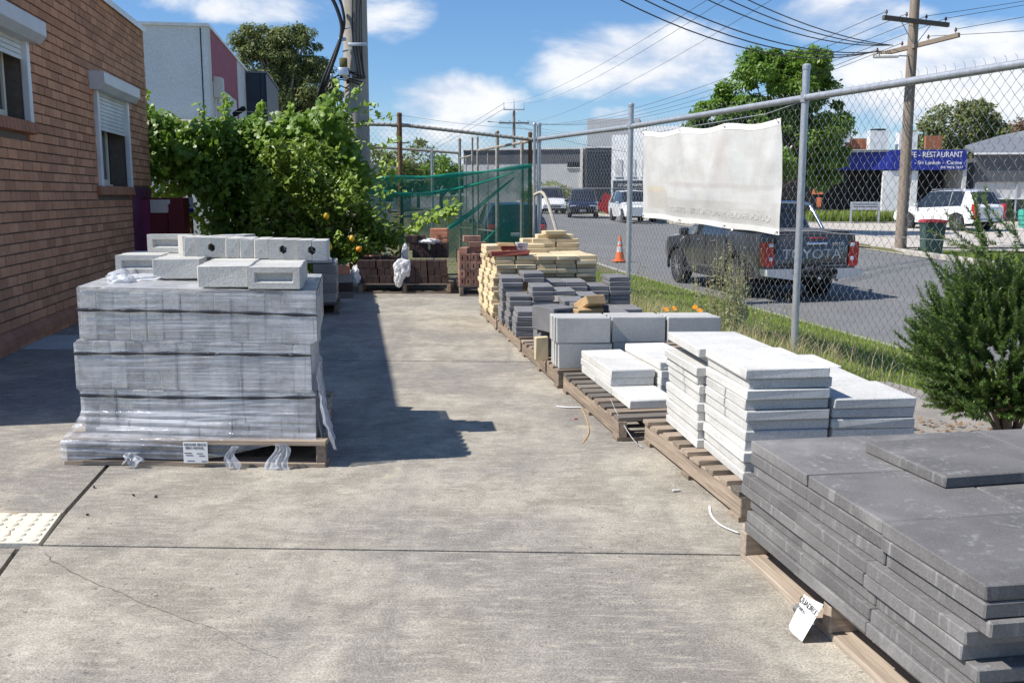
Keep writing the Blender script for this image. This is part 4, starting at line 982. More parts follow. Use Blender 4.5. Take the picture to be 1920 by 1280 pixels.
for i, x in enumerate(xs_):
    me = hR if i in (2, 7, 9) else (hL if i in (3, 8, 10) else hN)
    if i == 0:
        put(fL, hR, 'render_brick', 'grey render brick turned askew at the left end of the upper row', 'brick', GB, (x + .018, .80, zB(x) + .05), R(27)); continue
    put(fL, me, 'render_brick', f'grey render brick end on in the upper row, {["first","second","third","fourth","fifth","sixth","seventh","eighth","ninth","tenth","eleventh"][i]} from the left', 'brick', GB, (x + J(.001), .765 - .0125 * i + J(.004), zB(x) + .05), R(8.5) + J(.008))
put(fL, fr_, 'render_brick', 'grey render brick with its trough showing, at the far left of the upper row', 'brick', GB, (.19, .93, zB(.2) + .05), R(-3))
for i in (0, 1): put(fL, hN, 'render_brick', f'grey render brick standing behind the upper row, {["left", "right"][i]} of a pair', 'brick', GB, (.475 + .08 * i, .995, zB(.5) + .05), R(-7))
# ================================================================== FENCES
FA = Vector((2.593, 8.694, 0)); FD = Vector((-.324, .946, 0)).normalized()
PITCHW = .0445
def zfence(s):                                                  # ground under the street fence
    p = FA + FD * s; return zverge(p.x, p.y) - .02
def chain_mesh(name, parent, mat, P0, P1, z0f, z1f, pitch, rad, barbs=False, sides=3, nrm=None, wob=.0):
    """woven wire: every wire a vertical zigzag hooked into its neighbours"""
    P0 = Vector(P0); P1 = Vector(P1); L = (P1 - P0).length; d = (P1 - P0).normalized(); nv = Vector((-d.y, d.x, 0))
    n = int(L / pitch); V = []; F = []; hh = pitch * 1.1
    for i in range(n + 1):
        s0 = i * pitch; zb, zt_ = z0f(s0), z1f(s0); m = int((zt_ - zb) / hh); pts = []
        for k in range(m + 1):
            side = (k + i) % 2
            x = s0 + side * pitch + (-.012 if side == 0 else .012) * 0; off = .003 * (1 if (k % 2) else -1)
            z = zb + k * hh
            w = wob * mnoise.noise(Vector((x * .8, z * .8, 3.1)))
            pts.append(P0 + d * x + nv * (off + w) + Vector((0, 0, z)))
        if barbs:                                                # cut ends twisted and bent over above the rail
            t = pts[-1]; pts += [t + Vector((0, 0, .035)), t + d * .01 + Vector((0, 0, .06)), t + d * .022 + nv * .004 + Vector((0, 0, .072))]
        o = len(V)
        for k, p in enumerate(pts):
            for q in range(sides):
                w = 2 * math.pi * q / sides + .4
                V.append(p + nv * math.cos(w) * rad + (d * .35 * (1 if (k + i) % 2 else -1) + Vector((0, 0, 1.1))) * math.sin(w) * rad)
        for k in range(len(pts) - 1):
            for q in range(sides):
                j = (q + 1) % sides; F.append((o + k * sides + q, o + k * sides + j, o + (k + 1) * sides + j, o + (k + 1) * sides + q))
    me = bpy.data.meshes.new(name); me.from_pydata(V, [], F); me.materials.append(mat)
    me.polygons.foreach_set('use_smooth', [True] * len(F)); me.update()
    return tag(link(name, me, parent), kind='stuff')
def post(parent, p, z0, z1, r, m, name='post', cap=True):
    b = MB(); b.tube([(p.x, p.y, z0), (p.x, p.y, z1)], r, 12)
    if cap: b.lathe([(r + .004, z1 - .03), (r + .004, z1 + .004), (r * .7, z1 + .018), (.004, z1 + .024)], 12, c=(p.x, p.y, 0))
    return b.build(name, m, parent, smooth=40)
RAIL = 2.1
fen = thing('chain_link_fence', 'tall galvanised chain link fence with top rail running along the street', 'fence', FA)
fen.location = (0, 0, 0)
for s, zt in ((0, 2.375), (3.5, 2.35), (6.72, 2.335), (-3.5, 2.37), (-7, 2.37)):
    post(fen, FA + FD * s, zfence(s) - .1, zt, .033, M['galv'])
a, b_ = FA + FD * -7.5 + Vector((0, 0, RAIL + .01)), FA + FD * 6.75 + Vector((0, 0, RAIL + .01))
MB().tube([a, FA + Vector((0, 0, RAIL + .002)), FA + FD * 3.5 + Vector((0, 0, RAIL - .015)), b_], .031, 12).build('top_rail', M['galv'], fen, smooth=40)
for s in (0, 3.5, 6.72):
    p = FA + FD * s; MB().tube([p + Vector((0, 0, RAIL - .035)), p + Vector((0, 0, RAIL + .045))], .041, 12).build('clamp', M['galv'], fen, smooth=40)
    MB().tube([p + FD * -.04 + Vector((0, 0, RAIL)), p + FD * .04 + Vector((0, 0, RAIL))], .038, 10).build('clamp', M['galv'], fen, smooth=40)
chain_mesh('wire_mesh', fen, M['wire'], FA + FD * -4.2, FA + FD * 6.7, lambda s: zfence(s - 4.2) + .02, lambda s: RAIL + .02, PITCHW, .0020, True, wob=.03)
def wirepts(z, sag=.02, s0=-4, s1=6.7, n=40): return [FA + FD * lerp(s0, s1, i / n) + Vector((0, 0, z + sag * mnoise.noise(Vector((i * .9, z, 0))))) for i in range(n + 1)]
MB().tube(wirepts(.93, .035), .0022, 4).build('tension_wire', M['wire'], fen)
MB().tube([FA + FD * 3.2 + Vector((.0, 0, RAIL - .13)), FA + FD * .6 + Vector((0, 0, RAIL - .09)), FA + Vector((0, 0, RAIL - .02))], .004, 5).build('tension_wire', M['galv'], fen)
# pale cranked pipe leaning at the corner post
tag(MB().tube(curve3([PX(1002, 366, 14.95), PX(1015, 361, 14.9), PX(1024, 372, 14.8), PX(1034, 402, 14.6), PX(1044, 436, 14.4), PX(1052, 470, 14.3)], 5), .026, 10).build('bent_pipe', gm('tan_pipe', (.42, .38, .3), (.5, .46, .38), 8, .7), smooth=50), 'pale tan bent pipe leaning against the corner post of the fence', 'pipe')

# ---- rusty side fence across the back of the yard, with gate posts at the corner
CP = Vector((.40, 15.07, 0)); LD = Vector((-.987, -.161, 0))
side_f = thing('side_fence', 'old rusty chain link fence across the back of the yard behind the brick pallets', 'fence')
def zl(t): return 2.09 + .1 * t if t < 2.1 else 2.30 + .004 * (t - 2.1)
post(side_f, CP + Vector((-.12, .0, 0)), -.1, 2.2, .03, M['rust']); post(side_f, CP + LD * 2.12, -.1, 2.46, .037, M['rust']); post(side_f, CP + LD * 4.85, -.1, 2.3, .03, M['rust']); post(side_f, CP + LD * 5.2, -.1, 2.3, .03, M['rust']); post(side_f, CP + LD * 5.52, -.1, 2.3, .03, M['rust'])
post(side_f, CP + Vector((-.055, -.03, 0)), -.1, 2.34, .022, M['galv'])
MB().tube([CP + LD * t + Vector((0, 0, zl(t))) for t in (.05, 1, 2.1, 3, 5.6)], .027, 10).build('top_rail', M['oldgalv'], side_f, smooth=40)
MB().tube([CP + LD * t + Vector((0, 0, 1.28)) for t in (4.4, 5.6)], .014, 6).build('mid_rail', M['oldgalv'], side_f)
rr = MB()                                                       # tie wire wound along the rail
pts = []
for i in range(230):
    t = .05 + i * .012; pts.append(CP + LD * t + Vector((0, .0, zl(t))) + Vector((0, math.cos(i * .9) * .031, math.sin(i * .9) * .031)))
rr.tube(pts, .003, 3).build('tie_wire', M['oldwire'], side_f)
chain_mesh('wire_mesh', side_f, M['oldwire'], CP + LD * .0, CP + LD * 5.6, lambda s: .04, lambda s: zl(s), .042, .0017, wob=.03)
tag(MB().tube([CP + LD * 2.12 + Vector((0, 0, 2.44))] + [CP + LD * (2.1 + .3 * k) + Vector((0, 0, 2.43 + .004 * k)) for k in range(1, 9)], .0022, 4).build('barbed_strand', M['oldwire'], side_f))
MB().tube([CP + LD * (2.1 * (1 - k / 8)) + Vector((0, 0, lerp(2.44, 2.25, k / 8) - .03 * math.sin(k / 8 * 3.14))) for k in range(9)], .0022, 4).build('barbed_strand', M['oldwire'], side_f)
# ---- neighbour's fence beyond: along the street with a gate, then back across
nb = thing('neighbour_fence', 'weathered pipe fence and gate of the next yard, beyond the green shade cloth', 'fence')
NP = lambda s: FA + FD * s
for s, r, zt, m in ((7.5, .03, 2.12, 'oldgalv'), (8.8, .034, 2.35, 'oldgalv'), (9.98, .02, 2.32, 'oldgalv'), (10.32, .02, 2.32, 'oldgalv'), (11.2, .03, 2.35, 'oldgalv')): post(nb, NP(s), -.3, zt, r, M[m])
MB().tube([NP(6.75) + Vector((0, 0, 2.1)), NP(9.9) + Vector((0, 0, 2.08))], .024, 8).build('top_rail', M['oldgalv'], nb, smooth=40)
MB().tube([NP(10.35) + Vector((0, 0, 2.0)), NP(11.2) + Vector((0, 0, 1.98))], .018, 8).build('top_rail', M['oldgalv'], nb, smooth=40)
for s in (9.35, 10.75): MB().tube([NP(s) + Vector((0, 0, -.2)), NP(s) + Vector((0, 0, 2.0))], .012, 6).build('gate_bar', M['oldgalv'], nb)
for s0, s1, z in ((9.0, 9.98, .62), (10.35, 11.2, .62), (9.0, 9.98, -.1)): MB().tube([NP(s0) + Vector((0, 0, z)), NP(s1) + Vector((0, 0, z))], .014, 6).build('gate_rail', M['oldgalv'], nb)
NQ = NP(11.2)
MB().tube([NQ + Vector((0, 0, 2.08)), NQ + LD * 1.9 + Vector((0, 0, 2.2)), NQ + LD * 3.6 + Vector((0, 0, 2.25))], .026, 8).build('top_rail', M['oldgalv'], nb, smooth=40)
post(nb, NQ + LD * 1.83, -.2, 2.38, .034, M['oldgalv']); post(nb, NQ + LD * .55, -.2, 2.1, .03, M['galv'])
for z in (1.55, 1.30): MB().tube([NQ + LD * .3 + Vector((0, 0, z)), NQ + LD * 3.4 + Vector((0, 0, z - .03))], .014, 6).build('mid_rail', M['oldgalv'], nb)
for t in (1.15, 1.5): MB().tube([NQ + LD * t + Vector((0, 0, -.1)), NQ + LD * t + Vector((0, 0, 1.42))], .03, 7).build('post', M['galv'], nb)
chain_mesh('wire_mesh', nb, M['oldwire'], NQ, NQ + LD * 3.4, lambda s: -.1, lambda s: 2.1, .05, .0016, wob=.03)
chain_mesh('wire_mesh', nb, M['oldwire'], NP(6.75), NP(9.9), lambda s: -.3, lambda s: 2.08, .05, .0016, wob=.03)
MB().tube(curve3([NQ + LD * .55 + Vector((.0, -.6, -.1)), NQ + LD * .55 + Vector((0, -.6, .75)), NQ + LD * .65 + Vector((0, -.6, .9)), NQ + LD * 1.1 + Vector((0, -.6, .9))], 5), .014, 6).build('gate_hoop', M['galv'], nb)

# ---- green shade cloth sagging on the side fence
def cloth_mat(name, col, op0, op1, foldscale):
    m, t = new_mat(name); c = coords(t, 'Object'); n = noise(t, c, foldscale, 4.)
    w = node(t, 'ShaderNodeTexNoise', ins={'Vector': coords(t, 'Object', (1, 1, 420)), 'Scale': 1.}).outputs[0]
    op = math_(t, 'ADD', ramp(t, n, .4, .64, op0, op1), math_(t, 'MULTIPLY', math_(t, 'SUBTRACT', w, .5), .1))
    d = node(t, 'ShaderNodeBsdfDiffuse', ins={0: col + (1,)}); tl = node(t, 'ShaderNodeBsdfTranslucent', ins={0: scale3(col, 1.3) + (1,)})
    s = node(t, 'ShaderNodeMixShader', ins={0: .4, 1: d.outputs[0], 2: tl.outputs[0]})
    finish(t, node(t, 'ShaderNodeMixShader', ins={0: op, 1: node(t, 'ShaderNodeBsdfTransparent').outputs[0], 2: s.outputs[0]}).outputs[0]); return m
M['shade'] = cloth_mat('shade_cloth', (.018, .19, .13), .56, .78, 3.)
M['shadefold'] = cloth_mat('shade_cloth_fold', (.035, .36, .26), .8, .93, 3.)
sc = thing('shade_cloth', 'green shade cloth sagging in folds on the rusty back fence', 'shade cloth')
def cl_pt(u, v):
    t = lerp(.1, 2.75, u); top = lerp(1.72, 1.52, min(1, u * 1.05)) - .05 * math.sin(u * math.pi); bot = lerp(.52, .30, min(1, u * 3)) if u < .3 else lerp(.3, .95, max(0, (u - .62) / .38))
    z = lerp(top, bot, v); p = CP + LD * t
    yo = -.05 - .02 * math.sin(u * 9 + v * 3) - .02 * mnoise.noise(Vector((u * 6, v * 5, 2)))
    return Vector((p.x, p.y + yo, z))
b = MB(); nu, nv = 40, 24
for i in range(nu + 1):
    for j in range(nv + 1): b.V.append(tuple(cl_pt(i / nu, j / nv)))
b.F = [(i * (nv + 1) + j, (i + 1) * (nv + 1) + j, (i + 1) * (nv + 1) + j + 1, i * (nv + 1) + j + 1) for i in range(nu) for j in range(nv)]; b.M = [0] * len(b.F)
b.build('cloth_sheet', M['shade'], sc, smooth=70, fix=False)
def fold(name, pts, ws):
    b = MB()
    for p, w in zip(pts, ws):
        p = Vector(p); b.V += [p + Vector((0, -.012, w)), p + Vector((0, -.03, 0)), p + Vector((0, -.012, -w))]
    n = len(pts); b.F = [q for i in range(n - 1) for q in ((3 * i, 3 * i + 1, 3 * i + 4, 3 * i + 3), (3 * i + 1, 3 * i + 2, 3 * i + 5, 3 * i + 4))]; b.M = [0] * len(b.F)
    b.build(name, M['shadefold'], sc, smooth=60, fix=False)
n = 26
fold('cloth_hem', [cl_pt(i / n, .012) for i in range(n + 1)], [.028 + .012 * math.sin(i * .7) for i in range(n + 1)])
fold('cloth_fold', [cl_pt(lerp(.10, .62, i / n), lerp(.13, .82, (i / n))) for i in range(n + 1)], [.012 + .03 * math.sin(i / n * 3.0) for i in range(n + 1)])
fold('cloth_fold', [cl_pt(lerp(.1, .95, i / n), lerp(.06, .3, (i / n) ** .8)) for i in range(n + 1)], [.012 + .035 * i / n for i in range(n + 1)])
fold('cloth_fold', [cl_pt(lerp(.16, .4, i / n), lerp(.62, .98, (i / n) ** .8)) for i in range(n + 1)], [.012 for i in range(n + 1)])
fold('cloth_fold', [cl_pt(.40, lerp(0.0, .15, i / n)) for i in range(n + 1)], [.02 for i in range(n + 1)])

# ---- faded banner hung on the street fence, print facing the road
def banner_mat():
    m, t = new_mat('faded_banner'); uv = node(t, 'ShaderNodeTexCoord').outputs['UV']; sp = node(t, 'ShaderNodeSeparateXYZ', ins={0: uv}); U, Vv = sp.outputs[0], sp.outputs[1]
    def rect(u0, u1, v0, v1, e=.012): 
        a = math_(t, 'MULTIPLY', ramp(t, U, u0 - e, u0 + e), ramp(t, U, u1 + e, u1 - e)); c = math_(t, 'MULTIPLY', ramp(t, Vv, v0 - e, v0 + e), ramp(t, Vv, v1 + e, v1 - e)); return math_(t, 'MULTIPLY', a, c)
    mp = node(t, 'ShaderNodeMapping', ins={0: uv, 3: (4, 2, 1)}).outputs[0]
    col = mixc(t, ramp(t, noise(t, mp, 2.2, 5.), .35, .65), (.68, .66, .61), (.78, .765, .725))
    for (u0, u1, v0, v1, c, k) in ((.2, .98, .08, .26, (.6, .56, .51), .55), (.05, .22, .12, .34, (.62, .56, .48), .5), (.06, .2, .31, .38, (.72, .62, .44), .6), (.25, .96, .385, .43, (.6, .55, .52), .5),
                                   (.3, .45, .24, .36, (.8, .79, .77), .5), (.5, .64, .26, .37, (.8, .79, .76), .4), (.75, .95, .2, .36, (.79, .78, .75), .4), (.6, .68, .42, .85, (.72, .62, .57), .35), (.68, .8, .42, .9, (.66, .69, .65), .3), (.9, .96, .25, .34, (.62, .6, .57), .4)):
        col = mixc(t, math_(t, 'MULTIPLY', rect(u0, u1, v0, v1), k), col, c)
    wv = noise(t, node(t, 'ShaderNodeMapping', ins={0: uv, 3: (90, 9, 1)}).outputs[0], 1., 3.)
    col = mixc(t, math_(t, 'MULTIPLY', ramp(t, wv, .5, .7), .12), col, (.4, .37, .33))
    bmp = node(t, 'ShaderNodeBump', ins={'Strength': .25, 'Distance': .01, 'Height': noise(t, mp, 9., 4.)}).outputs[0]
    p = node(t, 'ShaderNodeBsdfPrincipled', ins={'Base Color': col, 'Roughness': .6, 'Specular IOR Level': .3, 'Normal': bmp}); tl = node(t, 'ShaderNodeBsdfTranslucent', ins={0: col})
    finish(t, node(t, 'ShaderNodeMixShader', ins={0: .3, 1: p.outputs[0], 2: tl.outputs[0]}).outputs[0]); return m
ban = thing('banner', 'large faded white vinyl banner tied to the street fence, print showing through reversed', 'banner')
nrm = Vector((-FD.y, FD.x, 0)); nrm = nrm if nrm.y < 0 or nrm.x < 0 else -nrm        # towards the yard
def ban_pt(u, v):                                                # u 0 far end, 1 near end
    s = lerp(3.06, .25, u); zt = lerp(2.0, 1.945, u) - .03 * math.sin(u * 9.42) ** 2; zb = lerp(.99, .885, u) + .012 * math.sin(u * 9.42) ** 2
    z = lerp(zb, zt, v); e = 0
    for uc in (.0, .33, .66, 1.):                                # pleats fan down from the ties
        dd = (u - uc) - (.16 * (1 - v) * (1 if uc < .5 else -1)); e += .034 * math.exp(-(dd / .038) ** 2) * (v * .85 + .08)
    bulge = .035 * math.sin(u * math.pi) * math.sin(v * math.pi)
    k = .012 * mnoise.noise(Vector((u * 7, v * 3.5, 0)))
    side_in = .02 * math.sin(v * math.pi) * (1 if u < .02 else 0)
    return FA + FD * s + nrm * (.035 + e + bulge + k) + Vector((0, 0, z))
b = MB(); nu, nv = 72, 36
for i in range(nu + 1):
    for j in range(nv + 1): b.V.append(tuple(ban_pt(i / nu, j / nv)))
b.F = [(i * (nv + 1) + j, (i + 1) * (nv + 1) + j, (i + 1) * (nv + 1) + j + 1, i * (nv + 1) + j + 1) for i in range(nu) for j in range(nv)]; b.M = [0] * len(b.F)
bo = b.build('banner_sheet', banner_mat(), ban, smooth=70, fix=False)
uvl = bo.data.uv_layers.new(name='UVMap')
for lp in bo.data.loops: uvl.data[lp.index].uv = (lp.vertex_index // (nv + 1) / nu, lp.vertex_index % (nv + 1) / nv)
M['hem'] = pm('banner_hem', (.78, .765, .73), .6)
for v0, v1 in ((.0, .055), (.945, 1.)):
    b = MB()
    for i in range(nu + 1): b.V += [tuple(ban_pt(i / nu, v0) + nrm * .0025), tuple(ban_pt(i / nu, v1) + nrm * .0025)]
    b.F = [(2 * i, 2 * i + 1, 2 * i + 3, 2 * i + 2) for i in range(nu)]; b.M = [0] * nu; b.build('hem', M['hem'], ban, smooth=60, fix=False)
for u in (0.012, .33, .66, .988):
    for v in (.03, .97):
        p = ban_pt(u, v) + nrm * .006; MB().lathe([(.013, 0), (.013, .003), (.005, .004)], 8, c=p).build('eyelet', M['galv'], ban)
        MB().tube(curve3([p, p + nrm * .02 + Vector((0, 0, .03 if v > .5 else -.03)), p - nrm * .04 + Vector((.01, 0, .05 if v > .5 else -.05))], 4), .0025, 4).build('cable_tie', M['cable'], ban)
M['ghost'] = pm('ghost_print', (.84, .83, .8), .6)
# reversed ghost of the lettering along the foot of the sheet
yawb = math.atan2(FD.y, FD.x)
tx = text('lettering', 'QUICK BRICKS - MANUFACTURE - DIRECT', .085, M['ghost'], ban, (0, 0, 0), (0, 0, 0), .0005)
me = tx.data
wid = max(v.co.x for v in me.vertices) - min(v.co.x for v in me.vertices)
for v in me.vertices:
    u = .60 + v.co.x / wid * .70; vv = .135 + v.co.y / 1.0 * 1.0 ; p = ban_pt(1.2 - u, vv) + nrm * .004; v.co = p
# ================================================================== PLANTS
def np_mesh(name, V, F, mat, parent=None, kind=None, smooth=False):
    """V (n,3), F (m,k) arrays"""
    me = bpy.data.meshes.new(name); n, k = F.shape
    me.vertices.add(len(V)); me.vertices.foreach_set('co', np.ascontiguousarray(V, dtype=np.float32).ravel())
    me.loops.add(n * k); me.loops.foreach_set('vertex_index', np.ascontiguousarray(F, dtype=np.int32).ravel())
    me.polygons.add(n); me.polygons.foreach_set('loop_start', np.arange(0, n * k, k, dtype=np.int32))
    me.materials.append(mat); me.update(calc_edges=True)
    if smooth: me.polygons.foreach_set('use_smooth', np.ones(n, dtype=bool))
    o = link(name, me, parent); 
    if kind: o['kind'] = kind
    return o
def unit(a): return a / np.maximum(np.linalg.norm(a, axis=-1, keepdims=True), 1e-9)
def leaves(P, N, size, tmpl, jitter=.9, droop=0.):
    """place leaf template (verts (k,3) lying in xy, tip along +y, tris) at P facing N"""
    tv, tf = tmpl; n = len(P); k = len(tv)
    N = unit(N + rng.normal(0, jitter, (n, 3))); 
    T = rng.normal(0, 1, (n, 3)); T[:, 2] -= droop; T = unit(T - N * (T * N).sum(1, keepdims=True)); B = np.cross(T, N)
    s = np.asarray(size).reshape(-1, 1, 1) * np.ones((n, 1, 1))
    V = P[:, None, :] + s * (tv[None, :, 0:1] * B[:, None, :] + tv[None, :, 1:2] * T[:, None, :] + tv[None, :, 2:3] * N[:, None, :])
    F = (np.arange(n)[:, None, None] * k + tf[None]).reshape(-1, 3)
    return V.reshape(-1, 3), F
GRAPE = (np.array([(0, 0, 0), (-.32, -.1, .03), (-.52, .28, -.05), (-.25, .42, .05), (-.3, .75, -.04), (0, 1.0, -.08), (.3, .75, -.04), (.25, .42, .05), (.52, .28, -.05), (.32, -.1, .03), (0, .35, .07)]),
         np.array([(10, 0, 1), (10, 1, 2), (10, 2, 3), (10, 3, 4), (10, 4, 5), (10, 5, 6), (10, 6, 7), (10, 7, 8), (10, 8, 9), (10, 9, 0)]))
OVAL = (np.array([(0, 0, 0), (-.2, .35, .05), (0, .45, -.03), (.2, .35, .05), (0, 1, -.05), (-.16, .7, .03), (.16, .7, .03)]), np.array([(0, 2, 1), (0, 3, 2), (1, 2, 5), (2, 3, 6), (2, 4, 5), (2, 6, 4)]))
LEAF4 = (np.array([(0, 0, 0), (-.24, .5, .06), (.24, .5, .06), (0, 1, 0)]), np.array([(0, 2, 1), (1, 2, 3)]))
NEEDLE = (np.array([(0, 0, 0), (-.06, .3, 0), (.06, .3, 0), (0, 1, 0)]), np.array([(0, 2, 1), (1, 2, 3)]))
M['vine'] = leafm('vine_leaf', (.07, .15, .018), (.21, .33, .04), .35, .42)
M['vinel'] = leafm('young_vine_leaf', (.19, .32, .035), (.34, .46, .07), .4, .42)
M['lemonleaf'] = leafm('lemon_leaf', (.07, .14, .018), (.22, .3, .035), .28, .35)
M['gum'] = leafm('gum_leaf', (.11, .145, .05), (.23, .26, .085), .3, .5, (.26, .2, .1))
M['street'] = leafm('street_tree_leaf', (.08, .16, .02), (.2, .32, .045), .35, .45)
M['rose'] = leafm('rosemary_leaf', (.045, .105, .018), (.17, .27, .055), .2, .5, (.2, .25, .12))
M['hedge'] = leafm('hedge_leaf', (.13, .17, .03), (.24, .27, .05), .3, .5)
M['bark'] = gm('bark', (.16, .12, .09), (.27, .21, .16), 5, .95, .6, 30, stretch=(3, 3, .6))
M['gumbark'] = gm('gum_bark', (.33, .27, .22), (.45, .39, .33), 5, .9, .4, 30, stretch=(3, 3, .6))
M['yellow'] = pm('lemon_skin', (.8, .5, .03), .4); M['gold'] = pm('orange_petal', (.85, .32, .01), .6)
M['grassb'] = leafm('grass_blade', (.15, .235, .025), (.33, .42, .065), .35, .5)
M['straw'] = leafm('straw_blade', (.36, .3, .15), (.54, .47, .27), .2, .7, (.2, .28, .08))

def blob_points(C, Rr, n, shell=.55):
    """points through the outer part of ellipsoids; returns points and outward normals"""
    i = rng.integers(0, len(C), n); d = unit(rng.normal(0, 1, (n, 3))); r = shell + (1 - shell) * rng.random((n, 1)) ** .5
    return C[i] + d * Rr[i] * r, d
# ---- grape vine over the back left fence
vine = thing('grape_vine', 'grape vine in full leaf spilling over the back fence beside the brick building', 'vine', (-3.7, 14.1, 0))
def vtop(x):                                               # height of the vine along the fence (world X)
    return np.interp(x, [-5.6, -5.25, -5.0, -4.6, -4.25, -3.9, -3.5, -3.1, -2.85, -2.6, -2.45, -2.2, -2.0], [2.3, 2.5, 2.36, 2.28, 2.36, 2.36, 2.44, 2.4, 2.42, 2.55, 2.66, 1.9, 1.5])
def vbot(x): return np.interp(x, [-5.6, -5.1, -4.75, -4.45, -4.3, -4.1, -2.9, -2.5, -2.0], [1.55, 1.45, 1.38, 1.05, .6, .0, .0, 1.1, 1.35])
nC = 320
cx = rng.uniform(-5.5, -2.25, nC); tt_, bt_ = vtop(cx), vbot(cx)
cz = bt_ + .16 + (tt_ - bt_ - .3) * rng.random(nC) ** .8; cy = 13.95 - .162 * (cx + 3.5) * .3 + rng.uniform(-.32, .35, nC)
CC = np.c_[cx, cy, cz]; RR = rng.uniform(.16, .34, (nC, 1)) * np.array([[1.1, 1, .85]])
P, Nn = blob_points(CC, RR, 17500, .5)
ok = (P[:, 2] < vtop(P[:, 0]) + .06) & (P[:, 2] > vbot(P[:, 0]) - .1); P, Nn = P[ok], Nn[ok]
Nn = unit(Nn + np.array([-.45, -.6, .55]))
V_, F_ = leaves(P, Nn, rng.uniform(.055, .115, len(P)), GRAPE, .45, .8)
np_mesh('foliage', V_, F_, M['vine'], vine, 'stuff')
# shoots standing up out of the top, with pale young leaves
SP = []; SN = []; tw = MB()
for x, h, lean in [(-5.15, .42, .06), (-5.0, .3, -.1), (-4.1, .36, .1), (-4.3, .28, -.05), (-3.95, .44, -.06), (-3.6, .2, .1), (-3.2, .18, .1), (-2.75, .22, .1), (-2.5, .3, .05), (-2.42, .25, .25), (-2.35, .1, .55), (-2.4, .16, .42)]:
    z0 = vtop(x) - .15; pts = []
    for q in range(8):
        f = q / 7; pts.append((x + lean * f * 1.2, 13.75 - .05 * f + .03 * math.sin(q + x * 9), z0 + (h * .62 + .15) * f - (.1 * f * f if lean > .3 else 0)))
    tw.tube(pts, [.006 * (1 - .7 * q / 7) for q in range(8)], 5)
    for q in range(1, 8):
        for _ in range(3): SP.append(np.array(pts[q]) + rng.normal(0, .025, 3)); SN.append((rng.normal() * .4 - .3, -.7, .5))
tw.build('shoot', M['vine'], vine)
# hanging tendrils along the lower edge and a long shoot over the shade cloth
for _ in range(260):
    x = rng.uniform(-5.3, -4.1); SP.append(np.array((x, 13.75 + rng.normal(0, .12), vbot(x) - rng.random() * .22))); SN.append((-.2, -.7, .2))
lo = len(SP)
run = curve3([PX(735, 455, 13.4), PX(762, 434, 13.4), PX(790, 416, 13.4), PX(818, 402, 13.4), PX(842, 398, 13.4), PX(850, 385, 13.4)], 10)
MB().tube(run, .006, 5).build('long_shoot', M['bark'], vine)
for p in run:
    for _ in range(3): SP.append(np.array(p) + rng.normal(0, .05, 3)); SN.append((-.3, -.6, .6))
for x, y, z in [(690, 340, 13.8), (700, 330, 13.8), (715, 322, 13.9), (728, 312, 14), (742, 330, 13.9)]:
    p = np.array(PX(x, y, z))
    for _ in range(7): SP.append(p + rng.normal(0, .05, 3)); SN.append((-.3, -.6, .6))
V_, F_ = leaves(np.array(SP), np.array(SN), rng.uniform(.05, .1, len(SP)), GRAPE, .4, .6)
np_mesh('young_foliage', V_, F_, M['vinel'], vine, 'stuff')
# the leaves nearest the eye, one by one
front = np.argsort(P[:, 1] + rng.normal(0, .05, len(P)))[:260]
lm = []
for k in range(5):
    tv, tf = GRAPE; v = tv.copy(); v[:, 2] += rng.normal(0, .04, len(v)); b = MB(); b.add([tuple(q * .13) for q in v], [tuple(f) for f in tf]); lm.append(b.mesh('leaf', M['vinel'] if k == 0 else M['vine']))
for i in front:
    p = P[i]; nrm_ = Vector(unit(np.array([-.35, -.75, .5]) + rng.normal(0, .35, 3))); q = nrm_.to_track_quat('Z', 'Y'); e_ = (q.to_matrix() @ Matrix.Rotation(random.uniform(2.2, 4.0), 3, 'Z')).to_euler()
    link('leaf', random.choice(lm), vine, Vector((p[0], p[1] - .06, p[2])) - Vector((-3.7, 14.1, 0)) * 1.0, tuple(e_))
for o in [c for c in COL.objects if c.parent == vine and c.name.split('.')[0] != 'leaf']: o.location = -vine.location
MB().tube(curve3([(-3.3, 14.0, -.05), (-3.25, 13.95, .6), (-3.5, 14.0, 1.3), (-3.4, 14.0, 2.0)], 5), [.035] * 16, 7).build('trunk', M['bark'], vine, -vine.location)
# ---- lemon tree in front of it
lem = thing('lemon_tree', 'bushy lemon tree with a few ripe fruit behind the dark brown bricks', 'tree', (-2.55, 13.3, 0))
C0 = []; R0 = []
for _ in range(120):
    a = rng.uniform(0, 6.28); r = rng.random() ** .5; x = -2.62 + r * .95 * math.cos(a); y = 13.1 + r * .55 * math.sin(a); top_ = 1.95 - .9 * max(0, (x + 2.7)) ** 1.2 - .25 * max(0, -2.9 - x); z = .25 + (top_ - .3) * rng.random() ** .8
    C0.append((x, y, z)); R0.append(np.array((1, 1, .8)) * rng.uniform(.12, .26))
C0 = np.array(C0); R0 = np.array(R0)
P2, N2 = blob_points(C0, R0, 8500, .4); N2 = unit(N2 + np.array([-.4, -.5, .6])); ok = P2[:, 2] > .12; P2, N2 = P2[ok], N2[ok]
V_, F_ = leaves(P2, N2, rng.uniform(.06, .115, len(P2)), OVAL, .6, .3); o = np_mesh('foliage', V_, F_, M['lemonleaf'], lem, 'stuff'); o.location = -lem.location
SPx = []; SNx = []
for _ in range(40):
    a = rng.uniform(0, 6.28); p = np.array((-2.5 + .85 * math.cos(a), 12.75 + .25 * math.sin(a), rng.uniform(.6, 1.9))); d = unit(np.array((rng.normal() * .5, -.4, .5)))
    for q in range(9): SPx.append(p + d * q * .035 + rng.normal(0, .012, 3)); SNx.append((-.3, -.6, .6))
